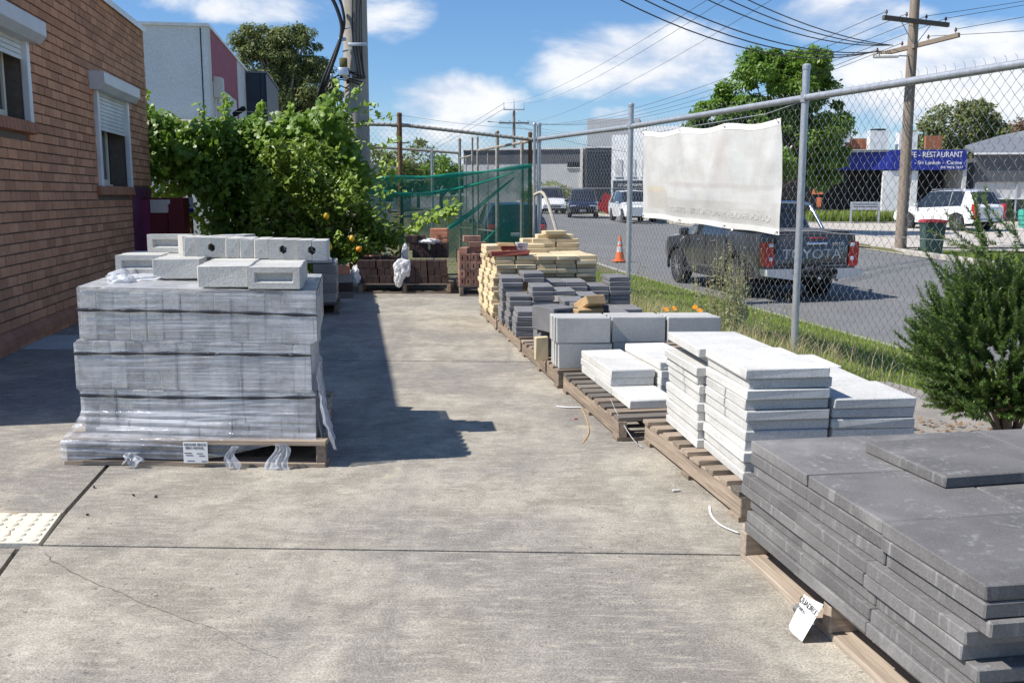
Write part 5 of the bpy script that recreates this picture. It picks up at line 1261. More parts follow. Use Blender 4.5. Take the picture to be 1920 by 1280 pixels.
V_, F_ = leaves(np.array(SPx), np.array(SNx), rng.uniform(.06, .1, len(SPx)), OVAL, .5, -.3); o = np_mesh('new_foliage', V_, F_, M['vinel'], lem, 'stuff'); o.location = -lem.location
tk = MB(); tk.tube([(-2.55, 13.3, -.05), (-2.57, 13.28, .3), (-2.5, 13.25, .8)], [.05, .045, .03], 8)
for _ in range(9): tk.tube([(-2.55, 13.28, .35), (-2.55 + random.uniform(-.5, .5), 13.2 + random.uniform(-.4, .3), random.uniform(.9, 1.4))], [.022, .008], 6)
tk.build('trunk', M['bark'], lem, -lem.location)
fm_ = fixed(MB().lathe([(.003, -.05), (.016, -.042), (.034, -.018), (.036, .006), (.026, .032), (.01, .046), (.003, .05)], 10).mesh('lemon', M['yellow'], 60)); fo_ = fixed(MB().lathe([(.003, -.042), (.024, -.034), (.04, -.01), (.04, .012), (.024, .034), (.003, .042)], 10).mesh('orange_fruit', M['gold'], 60))
for x, y, f in [(660, 447, fm_), (673, 467, fo_), (618, 463, fm_), (612, 405, fm_), (600, 320, fm_)]:
    p = PX(x, y, 12.5 if x > 600 else 12.9); link('lemon' if f is fm_ else 'orange_fruit', f, lem, p - lem.location, (R(random.uniform(-20, 20)), 0, 0))
# ---- generic tree
def tree(name, label, loc, trunk_h, tr, clumps, nleaf, lsize, leafmat, bark, tmpl=LEAF4, shell=.35, limbs=10, droop=.4, group=None, cat='tree', twr=.3):
    root = thing(name, label, cat, loc, 0, group); C = np.array([c[:3] for c in clumps], float); Rr = np.array([c[3:6] for c in clumps], float)
    sub = []; sr = []
    for c, r in zip(C, Rr):
        k = max(8, int(26 * (r.prod() ** .33)))
        for _ in range(k):
            d = unit(rng.normal(0, 1, 3)); q = c + d * r * rng.uniform(.55, 1.); sub.append(q); sr.append(r.mean() * rng.uniform(.16, .36) * np.array([1.15, 1.15, .7]))
    sub = np.array(sub); sr = np.array(sr)
    P, N = blob_points(sub, sr, nleaf, shell); N = unit(N + np.array([-.35, -.1, .6]))
    V_, F_ = leaves(P, N, rng.uniform(.7, 1.3, len(P)) * lsize, tmpl, .6, droop); np_mesh('crown', V_, F_, leafmat, root, 'stuff')
    b = MB(); b.tube([(0, 0, -.3), (.03 * tr, 0, trunk_h * .5), (0, .05, trunk_h)], [tr * 1.15, tr, tr * .8], 9)
    idx = rng.choice(len(sub), min(limbs, len(sub)), replace=False)
    for i in idx:
        e_ = sub[i]; z0 = trunk_h * rng.uniform(.6, 1.); mid = np.array((e_[0] * .45, e_[1] * .45, z0 + (e_[2] - z0) * .55))
        b.tube([(0, 0, z0), tuple(mid), tuple(e_)], [tr * .5, tr * .28, tr * .08], 6)
    b.build('trunk', bark, root); return root
tree('gum_tree', 'tall olive green gum tree rising behind the white two storey building', (-14.4, 62, .6), 5, .45,
     [(-1.6, 0, 8.2, 2.4, 2.2, 1.9), (.6, 0, 9.6, 1.7, 2, 1.5), (-1.2, 0, 10.1, 1.8, 2, 1.1), (2.0, 0, 7.6, 1.6, 1.9, 1.7), (-3.2, 0, 7.0, 1.3, 1.5, 1.8), (.4, 0, 6.2, 2.4, 2.2, 1.6)], 52000, .2, M['gum'], M['gumbark'], LEAF4, .3, 40, 1.0)
tree('street_tree', 'leafy bright green street tree behind the banner, across the road', (10.7, 40, -.4), 2.4, .16,
     [(-.3, 0, 5.9, 1.9, 1.9, 1.5), (1.2, 0, 6.5, 1.2, 1.3, 1.1), (-2.3, 0, 4.7, 1.2, 1.4, 1.3), (1.9, 0, 4.6, 1.2, 1.4, 1.5), (.2, 0, 3.8, 2.2, 1.9, 1.5), (2.2, 0, 3.0, .9, 1, 1.1), (-.2, .2, 7.1, .7, .7, .5)], 60000, .18, M['street'], M['bark'], LEAF4, .3, 22, .4)
tree('gum_tree', 'rounded grey green gum tree above the blue shop awning on the far right', (42.5, 93, -.2), 5, .4, [(0, 0, 8.0, 3.6, 3, 2.2), (1.6, 0, 9.0, 2.1, 2, 1.3), (-2.9, 0, 6.6, 1.9, 2, 1.7), (3.0, 0, 7.0, 1.8, 2, 1.6), (0, 0, 5.4, 3.4, 3, 1.8)], 15000, .38, M['gum'], M['gumbark'], LEAF4, .3, 16, .8)
M['gumr'] = leafm('russet_leaf', (.16, .085, .045), (.22, .14, .07), .2, .5)
tree('russet_tree', 'reddish brown tree at the right edge beside the grey green gum', (51.5, 98, -.2), 4, .3, [(0, 0, 7.2, 3.2, 2.5, 1.7), (3.6, 0, 7.6, 2.4, 2.5, 1.6), (-2.4, 0, 6.0, 1.8, 2, 1.5)], 9000, .4, M['gumr'], M['bark'], LEAF4, .3, 12, .8)
for i, (x, y, sc_, lab, mt) in enumerate([(-12.5, 88, 1.2, 'olive gum tree beyond the back fences, leftmost of the far row', 'gum'), (-9.3, 96, 1.35, 'olive gum tree seen just right of the rusty post, far away', 'gum'), (-6.6, 90, 1.0, 'round mid green tree above the green shade cloth, far away', 'street'), (-4.4, 104, .95, 'small far tree behind the neighbour gate posts', 'gum'), (-8.0, 70, .75, 'yellowish green bush above the left end of the shade cloth', 'hedge'), (-2.4, 120, .9, 'tiny far tree behind the fence corner', 'gum')]):
    tree('distant_tree', lab, (x, y, -.1), 1.6 * sc_, .16, [(0, 0, 3.6 * sc_, 1.9 * sc_, 1.8, 1.4 * sc_), (1.2 * sc_, 0, 2.9 * sc_, 1.3 * sc_, 1.5, 1.1 * sc_), (-1.3 * sc_, 0, 2.7 * sc_, 1.3 * sc_, 1.5, 1.2 * sc_)], 3200, .34, M[mt], M['bark'], LEAF4, .3, 6, .5, 'far trees beyond the back fences')
hb = thing('clipped_bush', 'rounded clipped yellow green bush in front of the long grey shed', 'bush', (2.1, 72, .0))
P, N = blob_points(np.array([[0, 0, 1.1], [.9, 0, 1.2], [1.7, 0, 1.0], [-.6, 0, .9]]), np.array([[1.0, 1, 1.1], [1.0, 1, 1.15], [.9, 1, 1.0], [.8, .9, .95]]), 5200, .75); V_, F_ = leaves(P, unit(N + np.array([-.2, 0, .4])), rng.uniform(.12, .24, len(P)), LEAF4, .4); np_mesh('foliage', V_, F_, M['hedge'], hb, 'stuff')
# ---- rosemary bush in the right foreground: sprigs set with needles
ros = thing('rosemary_bush', 'dense dark green rosemary bush at the right edge in front of the fence', 'bush', (3.05, 5.75, -.3))
SPt = []; SNt = []; SZ = []; st = MB(); tips = []
cen = np.array([3.02, 5.75, .12])
def sprig(p0, d, L):
    d = unit(d); m = int(L / .0105); p = p0.copy(); pts = [tuple(p)]
    for q in range(m):
        d = unit(d + rng.normal(0, .05, 3) + np.array([0, 0, .018])); p = p + d * .0105; pts.append(tuple(p))
        for _ in range(6):
            a = unit(np.cross(d, rng.normal(0, 1, 3))); SPt.append(p); SNt.append(unit(d * .75 + a * .8)); SZ.append(rng.uniform(.024, .042) * (1 - .35 * q / m))
    tips.append(pts[::6] + [pts[-1]])
for _ in range(2300):
    a = rng.uniform(0, 6.28); el_ = rng.uniform(-.45, 1.3); d = np.array([math.cos(a) * math.cos(el_), math.sin(a) * math.cos(el_) , math.sin(el_)])
    if d[0] > .75 or d[1] > .7: continue
    z_ = d[2]; rad = np.array([.66, .5, .9]) * (1 if z_ > 0 else .7) * rng.uniform(.5, 1.0)
    rad = rad * np.array([1 + .45 * max(0, z_), 1, 1]); bx = cen + np.array([.08 * max(0, z_) + .12 * max(0, -z_), 0, 0]) + d * rad * .74
    if bx[2] < -.22: bx[2] = -.22 + rng.random() * .1
    sprig(bx, d + np.array([-.15, -.1, .35]), rng.uniform(.12, .26))
for bx, d, L in [((2.62, 5.5, .5), (-1, -.2, .35), .3), ((2.62, 5.5, .22), (-1, -.1, .3), .34), ((2.62, 5.5, .75), (-.7, -.2, .6), .3), ((2.8, 5.6, .95), (-.7, 0, .8), .34), ((2.85, 5.5, .98), (-1, 0, .2), .34), ((2.7, 5.4, .0), (-1, -.2, .1), .25), ((2.95, 5.5, 1.02), (-.2, 0, 1), .26)]:
    for _ in range(5): sprig(np.array(bx) + rng.normal(0, .04, 3), np.array(d) + rng.normal(0, .25, 3), L)
SPt = np.array(SPt); SNt = np.array(SNt); nS = len(SPt)
tv, tf = NEEDLE; T = SNt; B = unit(np.cross(T, rng.normal(0, 1, (nS, 3)))); s_ = np.array(SZ)[:, None, None]
V_ = (SPt[:, None, :] + s_ * (tv[None, :, 0:1] * 1.9 * B[:, None, :] + tv[None, :, 1:2] * T[:, None, :])).reshape(-1, 3); F_ = (np.arange(nS)[:, None, None] * 4 + tf[None]).reshape(-1, 3)
o = np_mesh('foliage', V_, F_, M['rose'], ros, 'stuff'); o.location = -ros.location
for t_ in tips: st.tube(t_, .0022, 3, cap=False)
for _ in range(16): st.tube([(3.1, 5.8, -.34), tuple(cen + rng.normal(0, .12, 3)), tuple(cen + np.array([rng.uniform(-.25, .25), rng.uniform(-.15, .2), rng.uniform(-.1, .45)]))], [.016, .01, .004], 5)
st.build('stems', M['bark'], ros, -ros.location)
# dry leaf litter under it
P = np.c_[rng.uniform(2.4, 3.3, 420), rng.uniform(4.6, 6.4, 420), np.full(420, -.275)]; P[:, 0] += (P[:, 1] - 5.5) * -.1
V_, F_ = leaves(P, np.tile([0, 0, 1.], (420, 1)), rng.uniform(.03, .07, 420), LEAF4, .35); tag(np_mesh('leaf_litter', V_, F_, leafm('dead_leaf', (.16, .09, .05), (.3, .2, .12), .1, .8)), kind='stuff')
# ---- grass on the verge: short lawn, long tufts by the fence, straw and seed heads
def blades(n, fx, h0, h1, w, bend=.5, mat=None, name='grass', lab=None):
    P = fx(n); n = len(P); h = rng.uniform(h0, h1, n); a = rng.uniform(0, 6.28, n); ln = h * rng.uniform(.1, bend, n)
    d = np.c_[np.cos(a), np.sin(a), np.zeros(n)]; s = np.c_[-np.sin(a), np.cos(a), np.zeros(n)] * w
    up = np.c_[np.zeros(n), np.zeros(n), h]
    p0, p1 = P - s, P + s; m = P + up * .6 + d * ln[:, None] * .35; p2, p3 = m - s * .7, m + s * .7; tp = P + up * (1 - .12 * bend) + d * ln[:, None]
    V = np.stack([p0, p1, p3, p2, tp], 1).reshape(-1, 3); q = np.arange(n)[:, None, None] * 5
    F = (q + np.array([(0, 1, 2), (0, 2, 3), (3, 2, 4)])[None]).reshape(-1, 3)
    o = np_mesh(name, V, F, mat, None, 'stuff'); return o
zvv = np.vectorize(zverge)
def on_verge(y0, y1, t0, t1, pw=1.):
    def f(n):
        Y = y0 + (y1 - y0) * rng.random(n) ** 1.5; t = t0 + (t1 - t0) * rng.random(n) ** pw; a = 1.62 - .167 * (Y - 6.2); b = 4.7 - .175 * (Y - 11.7); X = a + (b - a) * t
        k = ~((Y < 7.9) & (X < 3.15 + (7.85 - Y) * .35)); X, Y = X[k], Y[k]
        return np.c_[X, Y, zvv(X, Y) - .005]
    return f
blades(90000, on_verge(5, 22, .12, .965), .035, .085, .0035, .6, M['grassb'])
def by_fence(s0, s1, w0, w1):
    def f(n):
        s = s0 + (s1 - s0) * rng.random(n); w = rng.uniform(w0, w1, n); w = np.minimum(w, 9); n_ = np.array([-FD.y, FD.x]);
        X = FA.x + FD.x * s + n_[0] * w; Y = FA.y + FD.y * s + n_[1] * w; k = (X > 1.64 - .167 * (Y - 6.2)) & ~((Y < 7.9) & (X < 3.2)); X, Y = X[k], Y[k]
        cl_ = np.array([mnoise.noise(Vector((x * 2.6, y * 2.6, 0))) for x, y in zip(X, Y)]); k = cl_ > rng.uniform(-.5, .35, len(X)); X, Y = X[k], Y[k]
        return np.c_[X, Y, zvv(X, Y) - .01]
    return f
blades(60000, by_fence(-1.2, 6.6, -.2, 1.0), .1, .3, .004, .9, M['grassb'], 'long_grass')
blades(12000, by_fence(-1.1, 6.6, -.3, .8), .16, .48, .003, .8, M['straw'], 'dry_grass')
blades(700, on_verge(4, 9, .0, .06), .08, .25, .004, .9, M['straw'], 'dry_grass')
# wild oats with drooping seed heads, and the tall weeds against the fence
def oats(name, label, pts, h0, h1, seedn, parent=None):
    root = thing(name, label, 'weed', pts[0]); b = MB(); SP = []; SN = []
    for p in pts:
        p = Vector(p); h = random.uniform(h0, h1); a = random.uniform(0, 6.28); ln = random.uniform(.05, .2)
        q = [p + Vector((math.cos(a) * ln * f * f, math.sin(a) * ln * f * f, h * f)) for f in (0, .25, .5, .75, 1)]; b.tube(q, [.0016, .0014, .0012, .001, .0007], 3, cap=False)
        for _ in range(seedn): f = rng.uniform(.62, 1.); c_ = p + Vector((math.cos(a) * ln * f * f, math.sin(a) * ln * f * f, h * f)); SP.append(np.array(c_) + rng.normal(0, .018, 3)); SN.append((rng.normal(), rng.normal(), -.2))
    b.build('stalks', M['straw'], root, -root.location)
    V_, F_ = leaves(np.array(SP), np.array(SN), rng.uniform(.014, .026, len(SP)), LEAF4, .6, 1.5); o = np_mesh('seed_heads', V_, F_, M['straw'], root, 'stuff'); o.location = -root.location
    return root
def fp(s, w): 
    n_ = Vector((-FD.y, FD.x, 0)); p = FA + FD * s + n_ * w; p.z = zverge(p.x, p.y) - .01; return p
random.seed(40)
oats('wild_oats', 'tall dry wild oat stalks in front of the fence near the orange cone', [fp(random.uniform(3.4, 5.2), random.uniform(-.1, .5)) for _ in range(34)], .5, .95, 14)
oats('wild_oats', 'sparse dry oat stalks between the two middle fence posts', [fp(random.uniform(1.9, 3.3), random.uniform(-.1, .5)) for _ in range(20)], .45, .9, 14)
oats('wild_oats', 'short dry seed stalks just left of the nearest fence post', [fp(random.uniform(.35, 1.1), random.uniform(-.3, .1)) for _ in range(12)], .4, .72, 16)
wd = thing('weed_clump', 'tall grey green weed clump going to seed against the fence beside the parked ute', 'weed', fp(1.2, -.02)); b = MB(); SP = []; SN = []; SP2 = []; SN2 = []
for _ in range(52):
    p = Vector(fp(1.22 + random.gauss(0, .17), random.gauss(-.02, .09))); h = random.uniform(.5, 1.2); a = random.uniform(0, 6.28); ln = random.uniform(.02, .14)
    pt = lambda f: p + Vector((math.cos(a) * ln * f, math.sin(a) * ln * f, h * f)); b.tube([pt(f) for f in (0, .5, 1)], [.003, .0024, .0012], 4, cap=False)
    for _ in range(26): f = rng.uniform(.12, .8); SP.append(np.array(pt(f)) + rng.normal(0, .03, 3)); SN.append((rng.normal(), rng.normal() - .4, .5))
    for _ in range(30): f = rng.uniform(.6, 1.); SP2.append(np.array(pt(f)) + rng.normal(0, .02, 3)); SN2.append((rng.normal(), rng.normal(), .2))
b.build('stalks', M['straw'], wd, -wd.location); M['weedl'] = leafm('weed_leaf', (.18, .22, .11), (.34, .36, .2), .25, .6)
for Pq, Nq, nm_, mt, sz in ((SP, SN, 'foliage', 'weedl', (.03, .06)), (SP2, SN2, 'seed_heads', 'straw', (.012, .026))):
    V_, F_ = leaves(np.array(Pq), np.array(Nq), rng.uniform(*sz, len(Pq)), LEAF4, .6); o = np_mesh(nm_, V_, F_, M[mt], wd, 'stuff'); o.location = -wd.location
# orange daisies in the grass
ft = MB()
for k in range(12):
    a = 2 * math.pi * k / 12; c_, s_ = math.cos(a), math.sin(a); ft.add([(0, 0, 0), (.022 * c_ - .006 * s_, .022 * s_ + .006 * c_, .006), (.038 * c_, .038 * s_, .002), (.022 * c_ + .006 * s_, .022 * s_ - .006 * c_, .006)], [(0, 1, 2, 3)])
ft.lathe([(.008, .002), (.006, .008), (.001, .01)], 8); ft.tube([(0, 0, 0), (.004, .01, -.16)], .002, 4)
ft.V = [tuple(.72 * q for q in v) for v in ft.V]; fme = ft.mesh('daisy', M['gold'])
for k, (x, y, Y, lab) in enumerate([(1303, 576, 7.75, 'orange daisy in the grass, left of the pair above the grey sleepers'), (1312, 582, 7.7, 'orange daisy in the grass, right of the pair above the grey sleepers'), (1249, 580, 7.9, 'pale orange daisy low in the dry grass behind the sleepers'), (1264, 578, 7.95, 'pale orange daisy second in the dry grass behind the sleepers'), (1146, 559, 8.6, 'orange daisy by the slate caps, upper'), (1143, 562, 8.55, 'orange daisy by the slate caps, lower')]):
    tag(link('daisy', fme, None, PX(x, y, Y), (R(38), R(-20 + 10 * k), 0)), lab, 'flower', 'orange daisies in the verge grass')
# ================================================================== VEHICLES
M['lining'] = pm('wheel_well', (.012, .012, .012), .9); M['plate'] = pm('number_plate', (.6, .6, .58), .5); M['rimgrey'] = pm('alloy_rim', (.5, .51, .53), .25, .8); M['rimdark'] = pm('dark_rim', (.1, .1, .105), .35, .6)
def wheel(parent, x, y, r, w, rim, side):
    root = bpy.data.objects.new('wheel', None); COL.objects.link(root); root.parent = parent; root.location = (x, y, r)
    s = side
    prof = [(r * .62, -w / 2), (r * .93, -w / 2), (r, -w / 2 + .03), (r, w / 2 - .03), (r * .93, w / 2), (r * .62, w / 2)]
    MB().lathe(prof, 24, 'X').build('tyre', M['tyre'], root, smooth=40)
    b = MB(); b.lathe([(r * .64, -w / 2 + .01), (r * .64, w / 2 - .01)], 24, 'X')
    b.build('wheel_well', M['lining'], root)
    b = MB(); xo = s * (w / 2 - .006)
    b.lathe([(r * .16, xo - .01), (r * .16, xo + .006)], 12, 'X')
    for k in range(6):
        for dk in (-.13, .13):
            a = 2 * math.pi * k / 6 + dk; p = Vector((xo, math.cos(a) * r * .12, math.sin(a) * r * .12)); q = Vector((xo, math.cos(a * 1. + dk * .3) * r * .63, math.sin(a + dk * .3) * r * .63)); b.bar(p, q, .035 * r / .35, .02)
    n = 24; V = []; F = []
    for k in range(n):
        a = 2 * math.pi * k / n
        for rr_ in (.6, .67): V.append((xo, math.cos(a) * r * rr_, math.sin(a) * r * rr_))
    for k in range(n): j = (k + 1) % n; F.append((2 * k, 2 * k + 1, 2 * j + 1, 2 * j))
    b.add(V, F); b.build('rim', rim, root)
def car_body(root, st, paint, glassband, roofglass, wheels, wr, rim, trim=None, subs=1):
    """st: stations (y, z_sill, z_belt, z_roof, w_belt, w_roof); wheel arches cut by lifting the sill round each axle"""
    ys = sorted(set([s[0] for s in st])); 
    fine = []
    def at(y):
        for a, b in zip(st, st[1:]):
            if a[0] <= y <= b[0]:
                t = (y - a[0]) / max(1e-6, b[0] - a[0]); return [lerp(p, q, t) for p, q in zip(a, b)]
        return list(st[0] if y < st[0][0] else st[-1])
    extra = []
    for wy in wheels:
        for k in range(-6, 7): extra.append(wy + math.sin(k / 6 * math.pi / 2) * (wr * 1.17))
    yy = sorted(set([round(v, 4) for v in ys + extra]))
    yy = [v for i, v in enumerate(yy) if i == 0 or v - yy[i - 1] > .004 or v in ys]
    S_ = [at(y) for y in yy]
    rows_ = []
    for y, zs, zb, zr_, wb, wr_ in S_:
        za = zs
        for wy in wheels:
            d = abs(y - wy); Rw = wr * 1.17
            if d < Rw: za = max(za, wr + math.sqrt(max(0, Rw * Rw - d * d)))
        za = min(za, zb - .06); zm = max(za + .01, lerp(zs, zb, .55)); zm = min(zm, zb - .03)
        h = [(wb * .955, za), (wb * 1.0, max(za + .004, min(zm, zs + .28 * (zb - zs) if za == zs else zm))), (wb * 1.01, zm + .005), (wb * .985, zb), (wr_ * 1.0, zr_ - .03 if zr_ > zb + .1 else zr_ - .005), (wr_ * .86, zr_), (0, zr_ + (.025 if zr_ > zb + .1 else .015))]
        rows_.append([(x, y, z) for x, z in h] )
    bins = {}
    def addf(tagname, quad): bins.setdefault(tagname, []).append(quad)
    for i in range(len(yy) - 1):
        ym = (yy[i] + yy[i + 1]) / 2; A, B_ = rows_[i], rows_[i + 1]
        for k in range(6):
            tg = 'body'
            if k == 3:
                for g0, g1 in glassband:
                    if g0 <= ym <= g1: tg = 'side_window'
            if k in (4, 5):
                for g0, g1, nm in roofglass:
                    if g0 <= ym <= g1: tg = nm
            for sx in (1, -1):
                q = [(sx * A[k][0], A[k][1], A[k][2]), (sx * B_[k][0], B_[k][1], B_[k][2]), (sx * B_[k + 1][0], B_[k + 1][1], B_[k + 1][2]), (sx * A[k + 1][0], A[k + 1][1], A[k + 1][2])]
                addf((tg, sx) if tg == 'side_window' else (tg, 0), q)
    for rw, in ((rows_[0],), (rows_[-1],)):
        for k in range(6): addf(('body', 0), [(rw[k][0], rw[k][1], rw[k][2]), (-rw[k][0], rw[k][1], rw[k][2]), (-rw[k + 1][0], rw[k + 1][1], rw[k + 1][2]), (rw[k + 1][0], rw[k + 1][1], rw[k + 1][2])])
    for (tg, sx), qs in bins.items():
        bm = bmesh.new()
        for q in qs:
            vs = [bm.verts.new(p) for p in q]
            try: bm.faces.new(vs)
            except ValueError: pass
        bmesh.ops.remove_doubles(bm, verts=bm.verts, dist=.0008); bmesh.ops.dissolve_degenerate(bm, dist=.0005, edges=bm.edges); bmesh.ops.recalc_face_normals(bm, faces=bm.faces)
        me = bpy.data.meshes.new(tg); bm.to_mesh(me); bm.free(); me.materials.append(paint if tg == 'body' else M['glass'])
        me.polygons.foreach_set('use_smooth', [True] * len(me.polygons)); me.set_sharp_from_angle(angle=R(32)); link(tg, me, root)
    # dark underside and inner arches
    b = MB(); y0, y1 = yy[0] + .15, yy[-1] - .15; wb = max(s[4] for s in st)
    b.box((0, (y0 + y1) / 2, st[0][1] + .02), (wb * 1.5, y1 - y0, .12)); b.build('underbody', M['lining'], root)
    for wy in wheels:
        for sx in (1, -1): wheel(root, sx * (wb - .13), wy, wr, .235, rim, sx)
        b = MB(); b.box((0, wy, wr + .12), (wb * 1.45, wr * 2.1, wr * 1.3)); b.build('wheel_arch', M['lining'], root)
def partbox(name, root, c, d, m, ch=.01, rot=None):
    b = MB(); b.box(c, d, ch=ch, rot=rot); return b.build(name, m, root, smooth=50)
# ---- graphite utility parked at the kerb, tail towards us
def uteplace(): return (5.42, 17.4, zr(18) + .01), R(11.5)
loc, rz = uteplace()
ute = thing('parked_ute', 'graphite grey dual cab utility parked tail first beyond the fence, half behind the banner', 'ute', loc, rz)
W_ = .925
st = [(.0, .46, 1.12, 1.22, W_ * .96, W_ * .93), (.06, .44, 1.14, 1.26, W_ * .985, W_ * .95), (1.45, .37, 1.16, 1.27, W_, W_ * .95), (1.56, .37, 1.15, 1.25, W_, W_ * .93), (1.6, .37, 1.15, 1.27, W_, .8), (1.78, .37, 1.15, 1.76, W_, .70), (1.95, .37, 1.15, 1.79, W_, .70), (2.9, .37, 1.14, 1.80, W_, .70), (3.3, .37, 1.12, 1.74, W_, .68), (3.95, .37, 1.10, 1.16, W_, .78), (4.05, .46, 1.08, 1.12, W_, .82), (4.9, .48, 1.0, 1.05, W_ * .97, .78), (5.2, .5, .9, .96, W_ * .9, .7), (5.28, .55, .82, .86, W_ * .84, .66)]
car_body(ute, st, M['paintgrey'], [(1.83, 2.02), (2.08, 2.62), (2.72, 3.62)], [(1.61, 1.77, 'rear_window'), (3.34, 3.93, 'windscreen')], [1.15, 4.25], .39, M['rimgrey'])
M['tonneau'] = gm('tonneau_vinyl', (.1, .1, .105), (.16, .16, .165), 6, .6, .1, 60, rnd=0.)
partbox('tonneau_cover', ute, (0, .78, 1.285), (1.66, 1.46, .035), M['tonneau'], .012)
partbox('tailgate', ute, (0, -.012, .92), (1.44, .05, .56), M['paintgrey'], .02)
partbox('tailgate_recess', ute, (0, -.045, .70), (1.38, .02, .015), M['lining'], .004)
partbox('tailgate_handle', ute, (.08, -.05, 1.075), (.42, .04, .06), M['chrome'], .015)
partbox('brake_light', ute, (.1, -.04, 1.17), (.34, .02, .022), M['redlens'], .004)
for sx in (-1, 1):
    b = MB(); b.extr([(sx * .74, .66), (sx * .915, .66), (sx * .935, .9), (sx * .93, 1.1), (sx * .76, 1.1), (sx * .735, .88)], -.035, .16, 'XZ'); b.build('tail_light', M['redlens'], ute, smooth=40)
    partbox('reverse_lens', ute, (sx * .80, -.04, 1.045), (.085, .02, .07), M['clearlens'], .01); partbox('reverse_lens', ute, (sx * .80, -.04, .8), (.07, .02, .075), M['clearlens'], .01)
    b = MB(); b.extr([(sx * .42, .43), (sx * .93, .5), (sx * .94, .62), (sx * .42, .62)], -.19, .1, 'XZ'); b.build('bumper_end', M['clearlens'], ute, smooth=30)
    MB().tube(curve3([(sx * .78, 1.02, 1.3), (sx * .76, 1.42, 1.66), (sx * .66, 1.52, 1.78), (0, 1.54, 1.80)], 5), .035, 8).build('sports_bar', M['chrome'] if sx > 0 else M['chrome'], ute, smooth=60)
    partbox('mirror', ute, (sx * 1.04, 3.55, 1.17), (.2, .12, .17), M['paintgrey'], .03)
    for hy in (2.25, 3.0): partbox('door_handle', ute, (sx * (W_ + .012), hy, 1.03), (.035, .17, .035), M['chrome'], .01)
    for dy in (1.62, 2.66, 3.72): partbox('door_gap', ute, (sx * (W_ * 1.004), dy, .83), (.012, .014, .6), M['lining'], 0)
    partbox('side_step', ute, (sx * .95, 2.7, .36), (.16, 1.9, .06), M['lining'], .02)
    for wy in (1.15, 4.25):
        pts = [(sx * (W_ + .005), wy + math.cos(a) * .47, .39 + math.sin(a) * .47) for a in np.linspace(-.15, math.pi + .15, 16)]; MB().tube(pts, .034, 6).build('wheel_flare', M['black'], ute, smooth=60)
partbox('bumper_step', ute, (0, -.12, .57), (.9, .16, .1), M['lining'], .02); partbox('number_plate', ute, (0, -.10, .62), (.37, .015, .105), M['lining'], .004)
text('lettering', 'BRO 119', .09, M['plate'], ute, (0, -.111, .62), (R(90), 0, 0), .001)
MB().tube([(.05, .1, .36), (.05, -.2, .36), (.05, -.25, .42)], .025, 8).build('tow_bar', M['lining'], ute); MB().lathe([(.003, -.03), (.022, -.02), (.03, 0), (.022, .02), (.003, .03)], 10, c=(.05, -.26, .46)).build('tow_ball', M['chrome'], ute, smooth=60)
M['badge'] = pm('badge_grey', (.6, .61, .62), .45)
text('lettering', 'TOYOTA', .245, M['badge'], ute, (0, -.04, .875), (R(90), 0, 0), .006, sx=1.15); text('lettering', 'HILUX', .085, M['clearlens'], ute, (.52, -.04, 1.06), (R(90), 0, 0), .003); text('lettering', 'SR5', .07, M['clearlens'], ute, (.58, -.04, .97), (R(90), 0, 0), .003)
